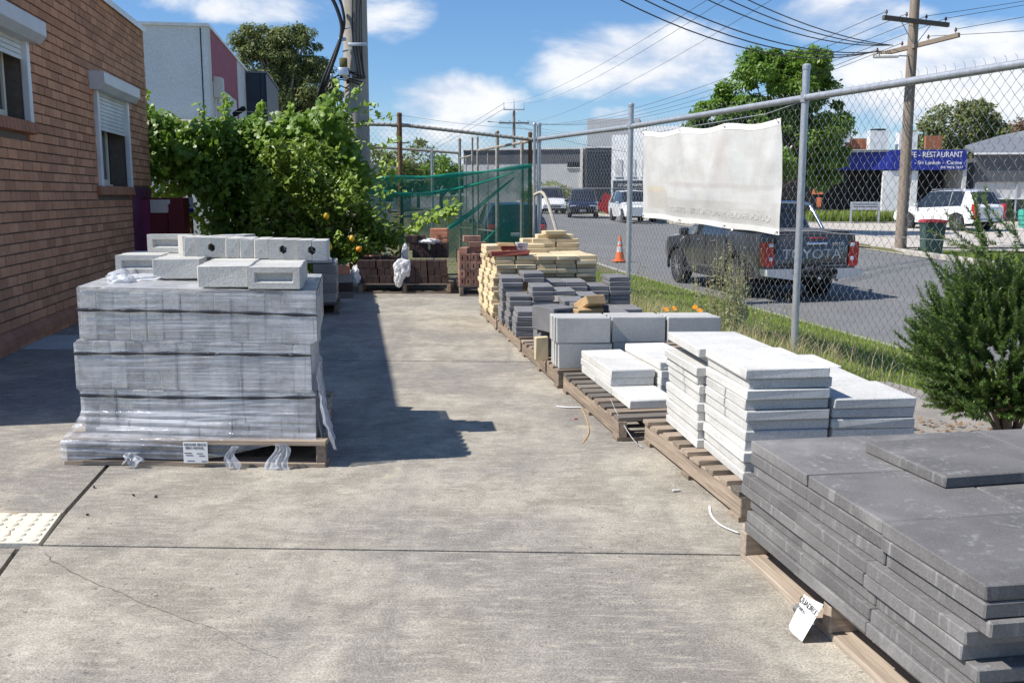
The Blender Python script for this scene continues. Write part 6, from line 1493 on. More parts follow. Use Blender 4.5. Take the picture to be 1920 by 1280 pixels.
# ---- generic far cars (front or rear towards us)
def far_car(name, label, loc, rz, paint, kind, L=4.5, Wd=1.82, H=1.65, rim=None, cat='car', group='cars parked along the far side of the street'):
    root = thing(name, label, cat, loc, rz, group); w = Wd / 2
    if kind == 'suv':
        st = [(0, .42, .86, .92, w * .92, w * .8), (.06, .34, .95, 1.02, w * .97, w * .8), (.14, .32, 1.0, 1.1, w, w * .8), (.42, .3, 1.02, H - .06, w, w * .74), (.9, .28, 1.02, H, w, w * .76), (1.9, .28, 1.0, H, w, w * .77), (2.5, .28, .98, H - .05, w, w * .74), (3.3, .28, .96, 1.02, w, w * .84), (3.4, .3, .95, 1.0, w, w * .86), (4.15, .32, .85, .9, w * .95, w * .8), (4.42, .34, .74, .79, w * .86, w * .72), (L, .4, .6, .66, w * .78, w * .66)]
        gb = [(.5, 1.2), (1.28, 2.0), (2.08, 2.95)]; rg = [(.15, .41, 'rear_window'), (2.52, 3.28, 'windscreen')]; wh = [.85, 3.6]; r = .335
    elif kind == 'van':
        st = [(0, .4, 1.0, 1.06, w * .97, w * .84), (.05, .32, 1.05, 1.15, w, w * .85), (.2, .3, 1.05, H - .05, w, w * .85), (2.6, .3, 1.03, H, w, w * .85), (3.4, .3, 1.0, H - .06, w, w * .8), (4.15, .3, .98, 1.04, w, w * .84), (4.6, .32, .85, .9, w * .95, w * .8), (L, .4, .6, .68, w * .85, w * .7)]
        gb = [(2.5, 3.4)]; rg = [(.06, .19, 'rear_window'), (3.42, 4.12, 'windscreen')]; wh = [.9, 3.9]; r = .34
    else:
        st = [(0, .42, .78, .86, w * .9, w * .8), (.08, .34, .86, .95, w * .97, w * .8), (.75, .3, .9, .98, w, w * .8), (1.35, .28, .9, H - .05, w, w * .7), (2.2, .28, .88, H, w, w * .72), (2.55, .28, .87, H - .04, w, w * .7), (3.3, .28, .85, .92, w, w * .82), (4.2, .32, .74, .8, w * .93, w * .78), (L, .4, .56, .62, w * .8, w * .66)]
        gb = [(1.3, 2.0), (2.08, 2.9)]; rg = [(.8, 1.33, 'rear_window'), (2.57, 3.28, 'windscreen')]; wh = [.85, 3.65]; r = .32
    car_body(root, st, paint, gb, rg, wh, r, rim or M['rimgrey'])
    for sx in (-1, 1):
        partbox('headlight', root, (sx * w * .62, L - .22, .70), (w * .42, .3, .13), M['clearlens'], .03)
        partbox('tail_light', root, (sx * w * .8, .02, .88), (w * .24, .1, .2), M['redlens'], .02)
        partbox('mirror', root, (sx * (w + .1), 3.0 if kind != 'van' else 3.6, 1.02), (.18, .1, .13), paint, .03)
    partbox('grille', root, (0, L - .06, .52), (w * 1.0, .12, .16), M['lining'], .02); partbox('number_plate', root, (0, L + .005, .44), (.37, .012, .11), M['plate'], .003); partbox('number_plate', root, (0, -.02, .7), (.37, .03, .11), M['plate'], .003)
    return root
zz = lambda x, y: zr(y) + .03
far_car('parked_car', 'dark navy people mover facing us across the street, between white cars', (4.5, 61.5, zz(0, 60)), R(180 - 4), M['paintnavy'], 'suv', 4.6, 1.84, 1.72)
far_car('parked_car', 'white sport utility car facing us beside the dark navy one, left of the banner', (6.3, 54.6, zz(0, 54)), R(180 + 6), M['paintwhite'], 'suv', 4.4, 1.82, 1.66)
far_car('parked_van', 'white van parked beyond the navy car, seen at the corner posts', (2.4, 73, zz(0, 70)), R(180 + 7), M['paintwhite'], 'van', 4.9, 1.9, 1.95, cat='van')
far_car('parked_car', 'white sedan far down the street, just left of the corner posts', (1.2, 82, zz(0, 78)), R(180 + 8), M['paintwhite'], 'sedan', 4.6, 1.8, 1.48)
far_car('parked_car', 'second white sedan far down the street, behind the first one', (.4, 92, zz(0, 84)), R(180 + 8), M['paintwhite'], 'sedan', 4.6, 1.8, 1.48)
far_car('parked_car', 'dark blue car seen through the green shade cloth on the near side of the street', (.15, 27.8, zz(0, 28)), R(8), M['paintnavy'], 'suv', 4.5, 1.82, 1.6, group=None)
far_car('parked_car', 'silver car behind the back fences, seen dimly through the shade cloth', (-4.6, 34, -.1), R(75), M['rimgrey'], 'sedan', 4.5, 1.8, 1.45, group=None)
# ---- white four wheel drive on the forecourt, rear three quarter view
suv = thing('parked_suv', 'white four wheel drive parked on the shop forecourt, rear quarter towards us', 'car', (20.75, 41.9, -.33), R(23)); w = .93; H = 1.80
st = [(0, .5, 1.0, 1.08, w * .92, w * .82), (.05, .42, 1.05, 1.14, w * .97, w * .82), (.16, .38, 1.1, 1.2, w, w * .82), (.5, .36, 1.12, H - .07, w, w * .75), (.95, .36, 1.12, H, w, w * .77), (2.2, .36, 1.06, H, w, w * .78), (2.75, .36, 1.04, H - .05, w, w * .76), (3.55, .36, 1.02, 1.1, w, w * .86), (3.65, .36, 1.0, 1.08, w, w * .88), (4.45, .4, .92, .98, w * .95, w * .8), (4.7, .44, .8, .85, w * .86, w * .72), (4.8, .5, .66, .7, w * .8, w * .68)]
car_body(suv, st, M['paintwhite'], [(.72, 1.4), (1.46, 2.16), (2.24, 3.2)], [(.17, .49, 'rear_window'), (2.78, 3.53, 'windscreen')], [.98, 3.78], .385, M['rimgrey'])
for sx in (-1, 1):
    b = MB(); b.extr([(sx * .78, .55), (sx * .9, .55), (sx * .935, 1.0), (sx * .93, 1.22), (sx * .78, 1.16), (sx * .8, .95)], -.02, .18, 'XZ'); b.build('tail_light', M['redlens'], suv, smooth=40)
    MB().tube([(sx * .68, .8, H + .01), (sx * .68, .85, H + .055), (sx * .68, 2.6, H + .055), (sx * .68, 2.65, H + .0)], .018, 6).build('roof_rail', M['chrome'], suv)
    partbox('mirror', suv, (sx * 1.02, 3.2, 1.14), (.2, .12, .16), M['paintwhite'], .03)
    for hy in (1.6, 2.5): partbox('door_handle', suv, (sx * (w + .012), hy, .98), (.03, .16, .03), M['chrome'], .008)
    for dy in (1.43, 2.2, 3.3): partbox('door_gap', suv, (sx * (w * 1.006), dy, .75), (.012, .012, .55), M['lining'], 0)
partbox('garnish', suv, (0, -.02, .98), (.8, .02, .1), M['chrome'], .01); partbox('bumper_trim', suv, (0, -.03, .52), (1.5, .06, .12), M['alu'], .02); partbox('number_plate', suv, (0, -.035, .86), (.37, .012, .11), M['plate'], .003)
# ================================================================== STREET THINGS
# traffic cone
cone = thing('traffic_cone', 'orange traffic cone with dirty white bands on the road behind the fence', 'traffic cone', (2.25, 19.4, zr(19) + .03), R(14))
cone.location = PG(1162, 492, -.60); cone.location.z = zr(cone.location.y) + .04
partbox('base', cone, (0, 0, .02), (.37, .37, .04), M['orangep'], .015)
def cz_(z): return lerp(.135, .025, (z - .04) / .68)
for a, c, m in ((.04, .27, 'orangep'), (.27, .42, 'band'), (.42, .47, 'orangep'), (.47, .565, 'band'), (.565, .72, 'orangep')):
    if 'band' not in M: M['band'] = gm('dirty_white_band', (.42, .4, .38), (.72, .7, .68), 14, .6, .1, 40, c3=(.6, .3, .2), s3=9, lo3=.56, hi3=.62)
    MB().lathe([(cz_(a), a), (cz_(c), c)], 18).build('band' if m == 'band' else 'body', M[m], cone, smooth=40)
# red lidded wheelie bin
M['bin'] = pm('bin_green', (.035, .075, .06), .5); M['binlid'] = pm('bin_lid_red', (.42, .03, .04), .5); M['teal'] = pm('teal_plastic', (.05, .36, .28), .5)
bx = thing('wheelie_bin', 'dark green wheelie bin with red lid standing on the kerbside grass', 'bin', PG(1745, 477, -.53), R(-6)); bx.location.z = -.54
b = MB(); b.V = [(-.24, -.25, 0.02), (.24, -.25, .02), (.24, .22, .02), (-.24, .22, .02), (-.3, -.34, .98), (.3, -.34, .98), (.3, .32, .98), (-.3, .32, .98)]; b.F = [(3, 2, 1, 0), (4, 5, 6, 7), (0, 1, 5, 4), (1, 2, 6, 5), (2, 3, 7, 6), (3, 0, 4, 7)]; b.M = [0] * 6
b.build('body', M['bin'], bx); partbox('rim', bx, (0, 0, .965), (.64, .7, .05), M['bin'], .01)
b = MB(); b.extr([(-.33, .99), (.33, .99), (.31, 1.05), (.15, 1.075), (-.15, 1.075), (-.31, 1.05)], -.4, .36, 'XZ'); b.build('lid', M['binlid'], bx)
for sx in (-1, 1): MB().lathe([(.09, -.03), (.09, .03)], 14, 'X', (sx * .26, .28, .1)).build('wheel', M['tyre'], bx)
text('lettering', '24', .1, M['white'], bx, (0, -.31, .62), (R(84), 0, 0), .001)
tb = thing('teal_tub', 'teal plastic tub behind the white four wheel drive by the shop front', 'tub', (24.4, 45.5, -.36), R(20)); b = MB(); b.lathe([(.3, 0), (.42, .06), (.48, .6), (.5, .85), (.46, .95), (.2, 1.0)], 16); b.build('body', M['teal'], tb, smooth=50)
b = MB()
for z in (.3, .5, .7): b.lathe([(.455 + z * .06, z - .02), (.485 + z * .06, z), (.455 + z * .06, z + .02)], 16)
tag(b.build('rib', M['teal'], tb), kind='stuff')
# poles --------------------------------------------------------------
def pole(name, label, base, top, r0, r1, m, cat='power pole'):
    root = thing(name, label, cat, base); t = Vector(top) - Vector(base); n = 8
    MB().tube([t * (k / n) for k in range(n + 1)], [lerp(r0, r1, k / n) for k in range(n + 1)], 14).build('shaft', m, root, smooth=50); return root
lp = pole('service_pole', 'thick weathered timber pole carrying black cables behind the vine', (-2.53, 15.9, -.1), (-2.48, 15.9, 9.0), .215, .165, M['pole'])
L0 = lp.location.copy()
def LPt(x, y, dy=-.25): return PX(x, y, 15.9 + dy) - L0
MB().tube(curve3([LPt(598, 190, -.1), LPt(612, 150), LPt(632, 95), LPt(641, 55), LPt(633, 20), LPt(618, -10), LPt(600, -30)], 6), .03, 8).build('thick_cable', M['cable'], lp, smooth=60)
MB().tube(curve3([LPt(592, 195, -.1), LPt(606, 150), LPt(630, 92), LPt(645, 50), LPt(642, 15), LPt(632, -12)], 6), .022, 7).build('thick_cable', M['cable'], lp, smooth=60)
for x0, x1, x2 in ((661, 662, 668), (669, 668, 673), (675, 674, 678), (677, 678, 680)):
    MB().tube(curve3([LPt(x0, -10, -.21), LPt(x1 - 1, 40, -.23), LPt(x1, 82, -.24), LPt(x2, 120, -.23), LPt(x2 + 4, 146, -.22)], 5), .012, 5).build('riser_cable', M['cable'], lp)
for y_, sag, x0, x1 in ((136, 10, 622, 686), (141, 7, 618, 683), (146, 10, 614, 684), (150, 12, 612, 682), (132, 4, 640, 670), (160, 8, 620, 656)):
    MB().tube(curve3([LPt(x0, y_ + sag * 1.3, -.1), LPt(lerp(x0, x1, .35), y_, -.25), LPt(lerp(x0, x1, .7), y_ + 4, -.26), LPt(x1, y_ + sag, -.12)], 5), .009, 5).build('loop_cable', M['cable'], lp)
for k in range(5): MB().tube(curve3([LPt(614 + 5 * k, 152 + 3 * k, -.15), LPt(608 + 5 * k, 170 + 2 * k, -.2), LPt(612 + 5 * k, 190, -.1), LPt(616 + 5 * k, 215, 0)], 4), .01, 5).build('drop_cable', M['cable'], lp)
p = LPt(671, 84, -.26); partbox('cable_clamp', lp, p, (.3, .05, .055), M['galv'], .006); p = LPt(642, 74, -.24); partbox('cable_clamp', lp, p, (.12, .05, .05), M['galv'], .006)
p = LPt(645, 135, -.26); partbox('junction_box', lp, p, (.16, .12, .13), M['alu'], .01); p = LPt(644, 119, -.26); M['olive'] = pm('olive_cap', (.12, .1, .02), .6); partbox('junction_cap', lp, p, (.11, .1, .16), M['olive'], .006)
for k in range(7): p = LPt(622 + 6 * k, 143 + 5 * (k % 3), -.27); partbox('connector', lp, p, (.04, .05, .07), M['lining'] if k % 2 else M['galv'], .006)
for y_ in (55, 96, 250): MB().tube([LPt(664, y_, 0) + Vector((0, 0, -.008)), LPt(664, y_, 0) + Vector((0, 0, .008))], .19 if y_ < 100 else .208, 16).build('band', M['galv'], lp, smooth=50)
def crossarm(root, z, half, yaw, ins, m, tilt=0., w=.1, n=4, brace=True, tag_='crossarm'):
    c, s = math.cos(yaw), math.sin(yaw); d = Vector((c, s, tilt)); q = Vector((0, -.16, z)); f = Vector((-s, c, 0)) * -.0
    b = MB(); b.bar(q - d * half, q + d * half, w, w * 1.15, ch=.01); b.build(tag_, m, root)
    for k in range(n):
        t = lerp(-half + .12, half - .12, k / (n - 1)); pq = q + d * t + Vector((0, 0, w * .6))
        MB().lathe([(.012, 0), (.012, .05), (.04, .06), (.045, .1), (.025, .12), (.03, .15), (.008, .17)], 8, c=pq).build('insulator', ins, root, smooth=50)
    if brace:
        for sg in (-1, 1): MB().bar(q + d * (half * .45 * sg) - Vector((0, 0, w * .5)), Vector((0, -.14, z - .75)), .03, .012).build('brace', M['galv'], root)
    return [q + d * lerp(-half + .12, half - .12, k / (n - 1)) + Vector((0, 0, w * .6 + .12)) for k in range(n)]
M['insul'] = pm('brown_insulator', (.12, .05, .03), .2); M['insg'] = pm('grey_insulator', (.45, .46, .46), .3)
pb = PG(1688, 470, -.52); pb.z = -.6
rp = pole('street_pole', 'brown timber power pole with two crossarms beside the wheelie bin, right', pb, (pb.x - .02, pb.y, 10.5), .185, .13, M['polebr'])
Rr0 = rp.location
def zat(y, Y): return PX(960, y, Y).z
za = zat(42, pb.y) - pb.z; zb_ = zat(88, pb.y) - pb.z
A1 = crossarm(rp, za, 1.28, R(20), M['insul'], M['woodd'], -.03, .12, 4); A2 = crossarm(rp, zb_, 1.45, R(-55), M['insul'], M['wood'], .10, .12, 4, False)
# lamp on a short bracket
b = MB(); p = PX(1663, 106, pb.y - .3) - Rr0; b.box(p, (.72, .2, .1), yaw=R(-8), ch=.03); b.build('lamp_head', M['wht'], rp); MB().tube([p + Vector((.3, 0, .02)), Vector((0, 0, p.z + .05))], .025, 6).build('lamp_arm', M['galv'], rp)
# far pole
fpb = Vector((.2, 97, .1)); fz = lambda y: zat(y, 97)
fp_ = pole('street_pole', 'distant power pole with two crossarms seen above the fence corner', fpb, (.2, 97, fz(208)), .2, .13, M['polebr'])
B1 = crossarm(fp_, fz(206) - .1, 1.05, 0, M['insg'], M['galv'], 0, .1, 2); B2 = crossarm(fp_, fz(231) - .1, 1.5, 0, M['insul'], M['woodd'], 0, .12, 4)
MB().tube([(0, 0, fz(210) - .1), (0, 0, fz(187) - .1)], [.09, .02], 6).build('top_pin', M['galv'], fp_)
for sx in (-1, 1): MB().tube([(sx * 1.0, -.16, fz(206)), (sx * 1.0, -.16, fz(194))], .03, 5).build('post_insulator', M['insg'], fp_)
MB().tube([(-.1, 0, fz(233)), (-1.9, 0, fz(231)), (-2.6, 0, fz(230))], [.03, .03, .08], 6).build('lamp_arm', M['galv'], fp_)
# distant second pole over the back fence
dp = pole('street_pole', 'thin distant power pole just left of the rusty post', (-14.0, 120, 0), (-14.0, 120, zat(228, 120)), .18, .13, M['polebr']); crossarm(dp, zat(268, 120), 1.4, R(20), M['insul'], M['woodd'], 0, .12, 4); crossarm(dp, zat(238, 120), .8, R(10), M['insul'], M['woodd'], 0, .1, 2)
# wires
def wire(label, a, b, sag, r, grp='overhead power lines', n=22, m='cable'):
    a = Vector(a); b = Vector(b); pts = [a.lerp(b, k / n) - Vector((0, 0, sag * 4 * (k / n) * (1 - k / n))) for k in range(n + 1)]
    return tag(MB().tube(pts, r, 4, cap=False).build('power_line', M[m], None, smooth=60), label, 'power line', grp)
P1 = lambda k: A1[k] + Rr0; P2_ = lambda k: A2[k] + Rr0
ends = [(-2.4, 15.9, 6.9), (-2.3, 15.9, 7.1), (-2.5, 15.9, 7.35), (-2.3, 15.8, 7.75), (-2.4, 15.8, 8.05), (-2.45, 15.8, 8.3)]
for k, e_ in enumerate(ends):
    wire(f'thick black service cable sagging across the street, {["lowest", "second lowest", "third", "fourth", "second highest", "highest"][k]} of six', e_, P2_(0) + Vector((.1 * k, 0, -.06 * (k < 3) + .12 * (k > 2))), 1.35 - .08 * k, .016, 'service cables crossing the street')
for k in range(4):
    wire(f'street power line from the brown pole off to the right, {["lowest", "second", "third", "topmost"][k]}', P1(k) if k > 1 else P2_(k + 2), Vector((40 + k, 34 - 6 * (k < 2), 12.2 + .5 * k - 3.2 * (k < 1))), .5, .008)
for k in range(4):
    wire(f'street power line from the brown pole down to the distant pole, {["first", "second", "third", "last"][k]} on the crossarm', P1(k), B2[k] + fpb, 1.5, .009)
for k in range(2): wire(f'street power line from the distant pole down to the brown pole, {["left", "right"][k]} lower arm', P2_(k), B2[2 * k] + fpb, 1.9, .009)
for k, (x, y, Y) in enumerate([(1420, -60, 22), (1450, -60, 22), (1545, -60, 24)]):
    wire(f'high line running from the distant pole top out over the street, {["left", "middle", "right"][k]}', fpb + Vector(((-1, 1, 1.2)[k], 0, fz(194 if k < 2 else 231) - .1)), PX(x, y, Y), .7, .007)
wire('thin line between the distant pole and the long grey shed', fpb + Vector((.3, 0, fz(236))), (7.2, 62, 4.0), .3, .012)
for k in range(2): wire(f'line from the distant pole running away left over the back fence, {["upper", "lower"][k]}', fpb + Vector((-1, 0, fz(196 + 10 * k))), (-40, 260, 8 - k), 1.5, .02)
# ================================================================== BUILDINGS BEHIND
M['render'] = gm('pale_render', (.74, .74, .74), (.82, .82, .815), 1.2, .9, .1, 20, rnd=0., kind='World', c3=(.66, .65, .63), s3=.7, lo3=.58, hi3=.75)
M['renderw'] = gm('cream_render', (.72, .69, .63), (.8, .77, .71), 1.2, .9, .1, 20, rnd=0., kind='World')
M['pink'] = pm('faded_red_band', (.36, .07, .1), .7); M['slate'] = gm('slate_cladding', (.035, .045, .06), (.05, .062, .08), 2, .5, .05, 30, rnd=0.)
M['greywall'] = gm('grey_wall', (.5, .5, .49), (.58, .58, .57), 1., .9, .1, 20, rnd=0., kind='World'); M['dgrey'] = gm('dark_grey_clad', (.09, .095, .105), (.12, .125, .135), 1.5, .6, .1, 20, rnd=0.)
M['roofgrey'] = gm('roof_sheet', (.16, .17, .185), (.21, .22, .235), 2, .5, .1, 20, rnd=0.); M['blue'] = pm('awning_blue', (.012, .025, .26), .45); M['orbrick'] = gm('orange_brickwork', (.34, .12, .06), (.44, .18, .09), 8, .9, .3, 30, rnd=.12)
def bpart(name, root, c, d, m, yaw=0., ch=0.):
    b = MB(); b.box(c, d, yaw=yaw, ch=ch); return b.build(name, m, root)
# ---- white two storey building: wall facing us, side running away along the street line
wb = thing('white_building', 'pale rendered two storey building with a faded red band, behind the vine', 'building', (-9.22, 30.0, -.47), R(9.3))
bpart('wall', wb, (-6, 7.4, 3.72), (12, 14.8, 6.1), M['render']); bpart('base_wall', wb, (-6.02, 7.4, .33), (11.9, 14.7, .66), M['orbrick'])
bs = fixed(MB().box((0, 0, 0), (.23, .03, .07), ch=.004).mesh('brick', M['orbrick']))
for k in range(8):
    for i in range(11): link('brick', bs, wb, (-.12 - .24 * i - .12 * (k % 2), -.012, .05 + .08 * k))
bpart('corner_strip', wb, (.012, .25, 3.72), (.03, .5, 6.1), M['renderw']); bpart('red_band', wb, (.02, 3.9, 6.0), (.03, 6.8, 1.5), M['pink']); bpart('red_pilaster', wb, (.02, 7.15, 2.75), (.034, .35, 5.0), M['pink'])
bpart('side_wall', wb, (.006, 11.2, 3.72), (.02, 7.2, 6.1), M['renderw']); bpart('side_wall', wb, (.006, 3.7, 2.95), (.02, 6.5, 4.55), M['renderw'])
bpart('parapet_cap', wb, (-6, 7.4, 6.8), (12.15, 14.95, .09), M['wht']); bpart('reveal_line', wb, (-.19, -.004, 3.72), (.03, .02, 6.0), M['lining'])
b = MB(); b.extr([(.03, 4.75), (.26, 4.75), (.3, 4.9), (.3, 5.35), (.03, 5.4)], .7, 1.15, 'XZ'); b.build('rain_head', M['renderw'], wb); MB().tube([(.17, .92, 4.8), (.17, .92, 0)], .085, 10).build('downpipe', M['renderw'], wb, smooth=50)
wn = thing('window', None, None); wn.parent = wb; bpart('pane', wn, (.03, 4.1, 3.4), (.04, 1.9, 1.6), M['glass']); bpart('frame', wn, (.035, 5.08, 3.4), (.06, .1, 1.75), M['dgrey']); bpart('frame', wn, (.035, 3.12, 3.4), (.06, .1, 1.75), M['dgrey'])
for k in range(5): bpart('blind_slat', wn, (.055, 4.1, 2.75 + .3 * k), (.012, 1.8, .05), M['alu'])
b = MB(); b.box((.35, 4.6, 4.65), (.5, .26, .16), rot=Matrix.Rotation(R(-32), 3, 'Y'), ch=.04); b.tube([(.02, 4.6, 4.4), (.25, 4.6, 4.55)], .03, 6); b.build('flood_light', M['lining'], wb)
db = thing('slate_building', 'dark slate clad building stepping out beyond the white one', 'building', (-11.15, 40.2, 0), R(9.3)); bpart('wall', db, (.55, 3.2, 3.1), (1.1, 6.4, 6.2), M['slate']); bpart('parapet_cap', db, (.55, 3.2, 6.23), (1.2, 6.5, .07), M['roofgrey'])
for x in (.0, .86, 1.04): bpart('panel_joint', db, (x, -.004, 3.1), (.02, .012, 6.1), M['lining'])
# ---- long grey shed and white two storey office across the street
sh = thing('grey_shed', 'long grey block shed with a dark roller door across the street', 'building', (-4.25, 87, .2), R(-14)); bpart('wall', sh, (5.3, 3, 2.25), (10.8, 6, 5.6), M['greywall']); bpart('roof_trim', sh, (5.3, 2.9, 5.1), (11, 6.2, .14), M['wht']); bpart('band', sh, (5.3, -.01, 4.4), (10.7, .06, 1.1), M['dgrey'])
bpart('window', sh, (9.9, -.05, 3.7), (1.1, .1, .45), M['glass']); bpart('window_sill', sh, (9.9, -.06, 3.42), (1.25, .14, .07), M['wht']); bpart('downpipe', sh, (10.62, -.1, 2.6), (.22, .22, 5.1), M['renderw'])
d2 = thing('shed_annex', 'dark louvred wall between the grey shed and the white office', 'building', (6.25, 82, .1), R(-10)); bpart('wall', d2, (2.2, 2, 2.5), (4.6, 4, 5.2), M['dgrey']); bpart('upper_wall', d2, (2.1, 3.2, 6.3), (4.4, 3, 2.6), M['greywall']); bpart('trim', d2, (2.2, -.02, 5.15), (4.6, .1, .12), M['wht'])
sl = fixed(MB().box((0, 0, 0), (4.4, .06, .1)).mesh('louvre', M['slate']))
for k in range(18): link('louvre', sl, d2, (2.2, -.03, .5 + .25 * k))
off = thing('white_office', 'white two storey office with square windows and a black sign, left of the banner', 'building', (6.95, 68, .0), R(-24))
bpart('wall', off, (3.5, 4, 2.4), (7, 8, 6.0), M['paintwhite']); bpart('upper_wall', off, (4.2, 4, 5.0), (5.6, 7.9, 1.8), M['paintwhite'])
for i in range(3):
    for z in (3.15, .4): 
        wn = thing('window', None, None); wn.parent = off; bpart('pane', wn, (.55 + .95 * i, -.01, z), (.5, .08, 1.15), M['greywall']); bpart('frame', wn, (.55 + .95 * i, -.03, z - .6), (.6, .1, .06), M['wht'])
sg = thing('black_sign', 'black sign with white lettering across the white office front', 'sign', (6.95, 68, .0), R(-24)); bpart('board', sg, (1.35, -.08, 1.75), (2.35, .06, 1.05), M['slate']); text('lettering', '1ST LINE SPORTS', .25, M['white'], sg, (1.4, -.12, 1.95), (R(90), 0, 0), .004, sx=.9); text('lettering', '1300 107', .2, M['white'], sg, (1.45, -.12, 1.58), (R(90), 0, 0), .004)
red = thing('red_flag_sign', 'tilted red advertising flag on the verge beyond the parked cars', 'flag', (6.3, 64, .1)); b = MB(); b.box((0, 0, .62), (1.0, .06, 1.15), rot=Matrix.Rotation(R(28), 3, 'Y')); b.build('flag_sheet', M['redlens'], red); MB().tube([(.5, 0, -.2), (.3, 0, 1.5)], .03, 6).build('flag_pole', M['wht'], red)
lowf = thing('mesh_fence', 'low grey mesh fence in front of the grey shed across the street', 'fence', (0, 66, 0)); MB().tube([(1.5, 0, 1.75), (12, 0, 1.7)], .03, 6).build('top_rail', M['galv'], lowf)
for x in (2, 4.4, 6.8, 9.2, 11.4): MB().tube([(x, 0, 0), (x, 0, 1.75)], .035, 6).build('post', M['galv'], lowf)
# far roofs over the back fences
for nm, lab, loc, d, m, mr in [('far_house', 'low grey roofed house far beyond the back fences', (-11.5, 78, 0), (5.5, 6, 2.6), 'greywall', 'roofgrey'), ('far_house', 'pale far house with tiled roof behind the neighbour gate posts', (-1.6, 110, 0), (5.2, 6, 4.2), 'renderw', 'terra'), ('far_house', 'pale far building at the end of the street left of the corner post', (.2, 125, .5), (4, 6, 4.6), 'renderw', 'roofgrey')]:
    h = thing(nm, lab, 'house', loc); bpart('wall', h, (0, 3, d[2] / 2), d, M[m]); b = MB(); b.extr([(-d[0] / 2 - .4, d[2]), (d[0] / 2 + .4, d[2]), (d[0] / 4, d[2] + 1.1), (-d[0] / 4, d[2] + 1.1)], -.4, d[1] + .4, 'XZ'); b.build('roof', M[mr], h)
    for x in (-d[0] * .25, d[0] * .25): wn = thing('window', None, None); wn.parent = h; bpart('pane', wn, (x, -.02, d[2] * .5), (1.1, .06, 1.1), M['glass']); bpart('frame', wn, (x, -.04, d[2] * .5 - .6), (1.3, .1, .08), M['wht'])
bpart_ = thing('letter_box_wall', 'grey block wall seen dimly behind the shade cloth', 'wall', (-3.4, 26, -.1)); bpart('panel', bpart_, (-4.3, 0, .75), (5, .2, 1.5), M['greywall'])
# ---- cafe with the blue awning
cf = thing('cafe_building', 'cafe shopfront with a deep blue sign fascia and white column behind the brown pole', 'cafe', (17.25, 53.0, -.05), R(-7))
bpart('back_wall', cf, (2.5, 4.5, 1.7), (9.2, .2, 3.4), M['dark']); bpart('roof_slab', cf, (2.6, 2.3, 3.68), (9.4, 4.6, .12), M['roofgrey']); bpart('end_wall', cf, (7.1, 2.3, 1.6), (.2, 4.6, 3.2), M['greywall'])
bpart('column', cf, (3.35, .15, 1.3), (.9, .3, 2.64), M['wht']); bpart('column', cf, (4.55, .2, 1.3), (.32, .3, 2.64), M['wht'])
for x in (-.9, .3, 1.5, 2.7, 5.3, 6.3): bpart('glazing_bar', cf, (x, 2.6, 1.4), (.07, .07, 2.8), M['slate'])
bpart('interior_shade_sheet', cf, (2.4, 2.62, 1.4), (8.8, .03, 2.8), M['dark'])  # near-black sheet instead of clear glass: paints the shade inside the shop
fa = thing('sign_fascia', None, None); fa.parent = cf
bpart('fascia_board', fa, (5.15, -.03, 3.18), (3.9, .12, 1.05), M['blue'])
fs = bpart('fascia_side', fa, (.7, .8, 3.18), (5.3, .12, 1.0), M['blue'], R(-17))
text('lettering', 'CAFE - RESTAURANT', .42, M['white'], fa, (5.33, -.1, 3.45), (R(90), 0, 0), .01, sx=.8); text('lettering', '- Sri Lankan -', .28, M['white'], fa, (5.2, -.1, 3.03), (R(90), 0, 0), .01); text('lettering', 'Cusine', .28, M['white'], fa, (6.5, -.1, 3.03), (R(90), 0, 0), .01); text('lettering', 'PH: 9416 7617', .19, M['white'], fa, (6.38, -.1, 2.78), (R(90), 0, 0), .01)
b = MB()
for k in range(7): a = 2 * math.pi * k / 7; b.bar((-1.25, 1.32, 3.1), (-1.25 + math.cos(a) * .3, 1.32 - math.cos(a) * .0, 3.1 + math.sin(a) * .3), .05, .03)
tag(b.build('white_star', M['wht'], fa), kind='stuff')
for x, w_, h_, m in ((-.2, 2.2, .55, 'orbrick'), (2.2, 2.6, .62, 'orbrick'), (6.6, .9, .75, 'orbrick')): bpart('brick_parapet', cf, (x, 4.2, 3.95 + h_ / 2), (w_, .3, h_), M[m])
MB().lathe([(.6, 3.7), (.6, 4.2), (.85, 4.3), (.85, 5.0), (.8, 5.02)], 18, c=(1.0, 3.6, 0)).build('vent_drum', M['alu'], cf, smooth=50)
for x, h_ in ((3.3, 1.2), (4.9, 1.1)): bpart('air_unit', cf, (x, 3.4, 3.75 + h_ / 2), (1.0, .8, h_), M['wht'])
MB().lathe([(.42, -.05), (.42, .05)], 14, 'Z', (3.3, 3.4, 5.0)).build('fan_hood', M['lining'], cf)
gb = thing('garden_bed', 'strip of strappy green plants in front of the dark cafe windows', 'garden bed', (17.0, 50.6, -.28), R(-7)); bpart('edging', gb, (1.6, 0, .08), (6.4, .16, .2), M['kerb'])
P = np.c_[rng.uniform(-1.4, 4.3, 2600), rng.uniform(.15, 1.2, 2600), np.full(2600, .1)]; N = np.tile([0, -.3, 1.], (2600, 1)); h = rng.uniform(.35, .75, 2600); a = rng.uniform(0, 6.28, 2600); d = np.c_[np.cos(a), np.sin(a), np.zeros(2600)]; s_ = np.c_[-np.sin(a), np.cos(a), np.zeros(2600)] * .02
V_ = np.stack([P - s_, P + s_, P + s_ * .8 + d * .08 + np.c_[0 * h, 0 * h, h * .7], P - s_ * .8 + d * .08 + np.c_[0 * h, 0 * h, h * .7], P + d * .25 + np.c_[0 * h, 0 * h, h]], 1).reshape(-1, 3); F_ = (np.arange(2600)[:, None, None] * 5 + np.array([(0, 1, 2), (0, 2, 3), (3, 2, 4)])[None]).reshape(-1, 3)
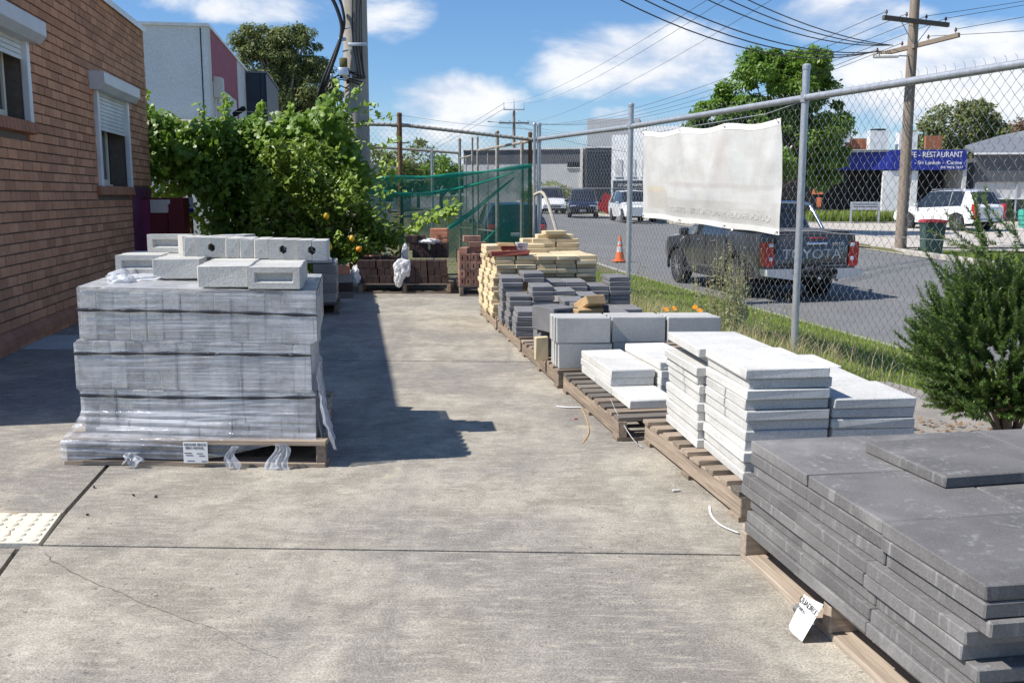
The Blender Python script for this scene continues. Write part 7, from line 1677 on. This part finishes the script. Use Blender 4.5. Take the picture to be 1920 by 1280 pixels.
np_mesh('foliage', V_, F_, M['grassb'], gb, 'stuff')
bsn = thing('bench_sign', 'small grey board sign on two legs in front of the cafe plants', 'sign', (17.65, 50.3, -.28), R(-7)); bpart('board', bsn, (.7, 0, 1.0), (1.5, .06, .42), M['alu'])
for x in (0, 1.4): bpart('leg', bsn, (x, .02, .5), (.1, .06, 1.0), M['alu'])
for z in (1.08, .95): bpart('print_line', bsn, (.7, -.034, z), (1.2, .01, .05), M['dgrey'])
op = thing('window_sign', 'small orange lit sign in the dark cafe window beside the ute', 'sign', (16.4, 52.0, 1.05), R(-7)); bpart('panel', op, (0, 0, .4), (.55, .06, .28), M['orangelit']); bpart('panel', op, (.1, 0, -.15), (.22, .06, .5), M['orangelit']); bpart('blue_panel', op, (.38, 0, .55), (.2, .06, .35), M['blue'])
# ---- grey shop with pitched roof on the far right
gs = thing('grey_shop', 'dark grey shop with sloping metal roof and orange cafe lettering at the far right', 'shop', (25.05, 52.3, -.3), R(-9))
bpart('upper_wall', gs, (5, .6, 3.0), (10, .3, 1.45), M['dgrey']); bpart('roof_trim', gs, (5, .35, 3.78), (10.2, .3, .1), M['wht']); bpart('glass_band', gs, (5, .62, 1.85), (10, .1, .9), M['greywall']); bpart('sill_band', gs, (5, .5, 1.38), (10, .2, .07), M['wht']); bpart('lower_glass', gs, (5, .75, .7), (10, .1, 1.35), M['glass']); bpart('side_wall', gs, (.02, 3, 1.8), (.12, 5, 3.5), M['dgrey'])
b = MB(); b.V = [(-.1, .3, 3.84), (10.2, .3, 3.84), (10.2, 5, 6.6), (2.6, 5, 5.0), (-.1, 2.2, 4.3)]; b.F = [(0, 1, 2, 3, 4)]; b.M = [0]; b.V += [(x, y + .05, z - .1) for x, y, z in b.V]; b.F += [(9, 8, 7, 6, 5), (0, 5, 6, 1), (1, 6, 7, 2), (2, 7, 8, 3), (3, 8, 9, 4), (4, 9, 5, 0)]; b.M = [0] * 7; b.build('roof', M['roofgrey'], gs)
for x in (.1, 2.2, 4.3, 6.4): bpart('mullion', gs, (x, .55, .9), (.09, .12, 2.6), M['alu'])
text('lettering', 'CAFE &', .56, M['orangelit'], gs, (4.45, .5, 2.12), (R(90), 0, 0), .02, 'LEFT'); text('lettering', 'RESTAURANT', .56, M['orangelit'], gs, (4.1, .5, 1.62), (R(90), 0, 0), .02, 'LEFT', .9)
# grass island at the kerb by the pole
def isl(n):
    Y = rng.uniform(24.2, 31.6, n); f = rng.random(n); X = (12.1 - .125 * (Y - 32)) + .2 + f * np.clip((31.9 - Y) * 1.3, .4, 3.0); return np.c_[X, Y, np.full(n, -.56)]
blades(16000, isl, .04, .12, .007, .6, M['grassb'], 'kerb_grass')
mb = MB(); mb.V = [(12.2, 31.9, -.545), (13.05, 24.1, -.545), (17.5, 24.1, -.5), (13.6, 31.9, -.5)]; mb.F = [(0, 1, 2, 3)]; mb.M = [0]; tag(mb.build('grass_island', M['verge']), kind='structure')
# side fence sign half hidden in the vine
vs = thing('warning_sign', 'small faded warning sign on the back fence, half hidden by vine leaves', 'sign', (-4.55, 13.55, 1.12)); bpart('board', vs, (0, 0, 0), (.17, .01, .2), M['greywall']); bpart('stripe', vs, (0, -.008, -.075), (.17, .006, .05), M['blue'])
b = MB(); b.add([(-.05, -.009, -.02), (.05, -.009, -.02), (0, -.009, .07)], [(0, 1, 2)]); b.build('triangle', M['lining'], vs, fix=False)
# small stones and chips scattered on the slab
random.seed(77)
cm = [fixed(MB().box((0, 0, 0), (.022, .016, .012), ch=.005, jit=.002).mesh('pebble', M['joint'])) for _ in range(3)]
sc_ = MB()
for (x, y) in [(250, 927), (164, 964), (292, 930), (140, 830), (176, 912)]:
    p = PG(x, y, .006); sc_.box(p, (random.uniform(.008, .018), random.uniform(.006, .012), .008), random.uniform(0, 3), ch=.003, jit=.001)
tag(sc_.build('pebbles', M['joint']), kind='stuff')
tag(MB().box(PG(1268, 919, .006), (.035, .012, .01), .2, ch=.003).build('mortar_chip', M['whitec']), 'white mortar chip on the concrete beside the white slab pallet', 'chip')
tag(MB().box(PG(1502, 1138, .014), (.055, .035, .026), .4, ch=.008, jit=.003).build('concrete_chip', M['char2']), 'grey concrete chip lying beside the paper label card', 'chip')
tag(MB().box(PG(1080, 785, .004), (.02, .008, .006), .1).build('red_scrap', M['redlens']), 'tiny red plastic scrap on the concrete below the slatted pallet', 'scrap')
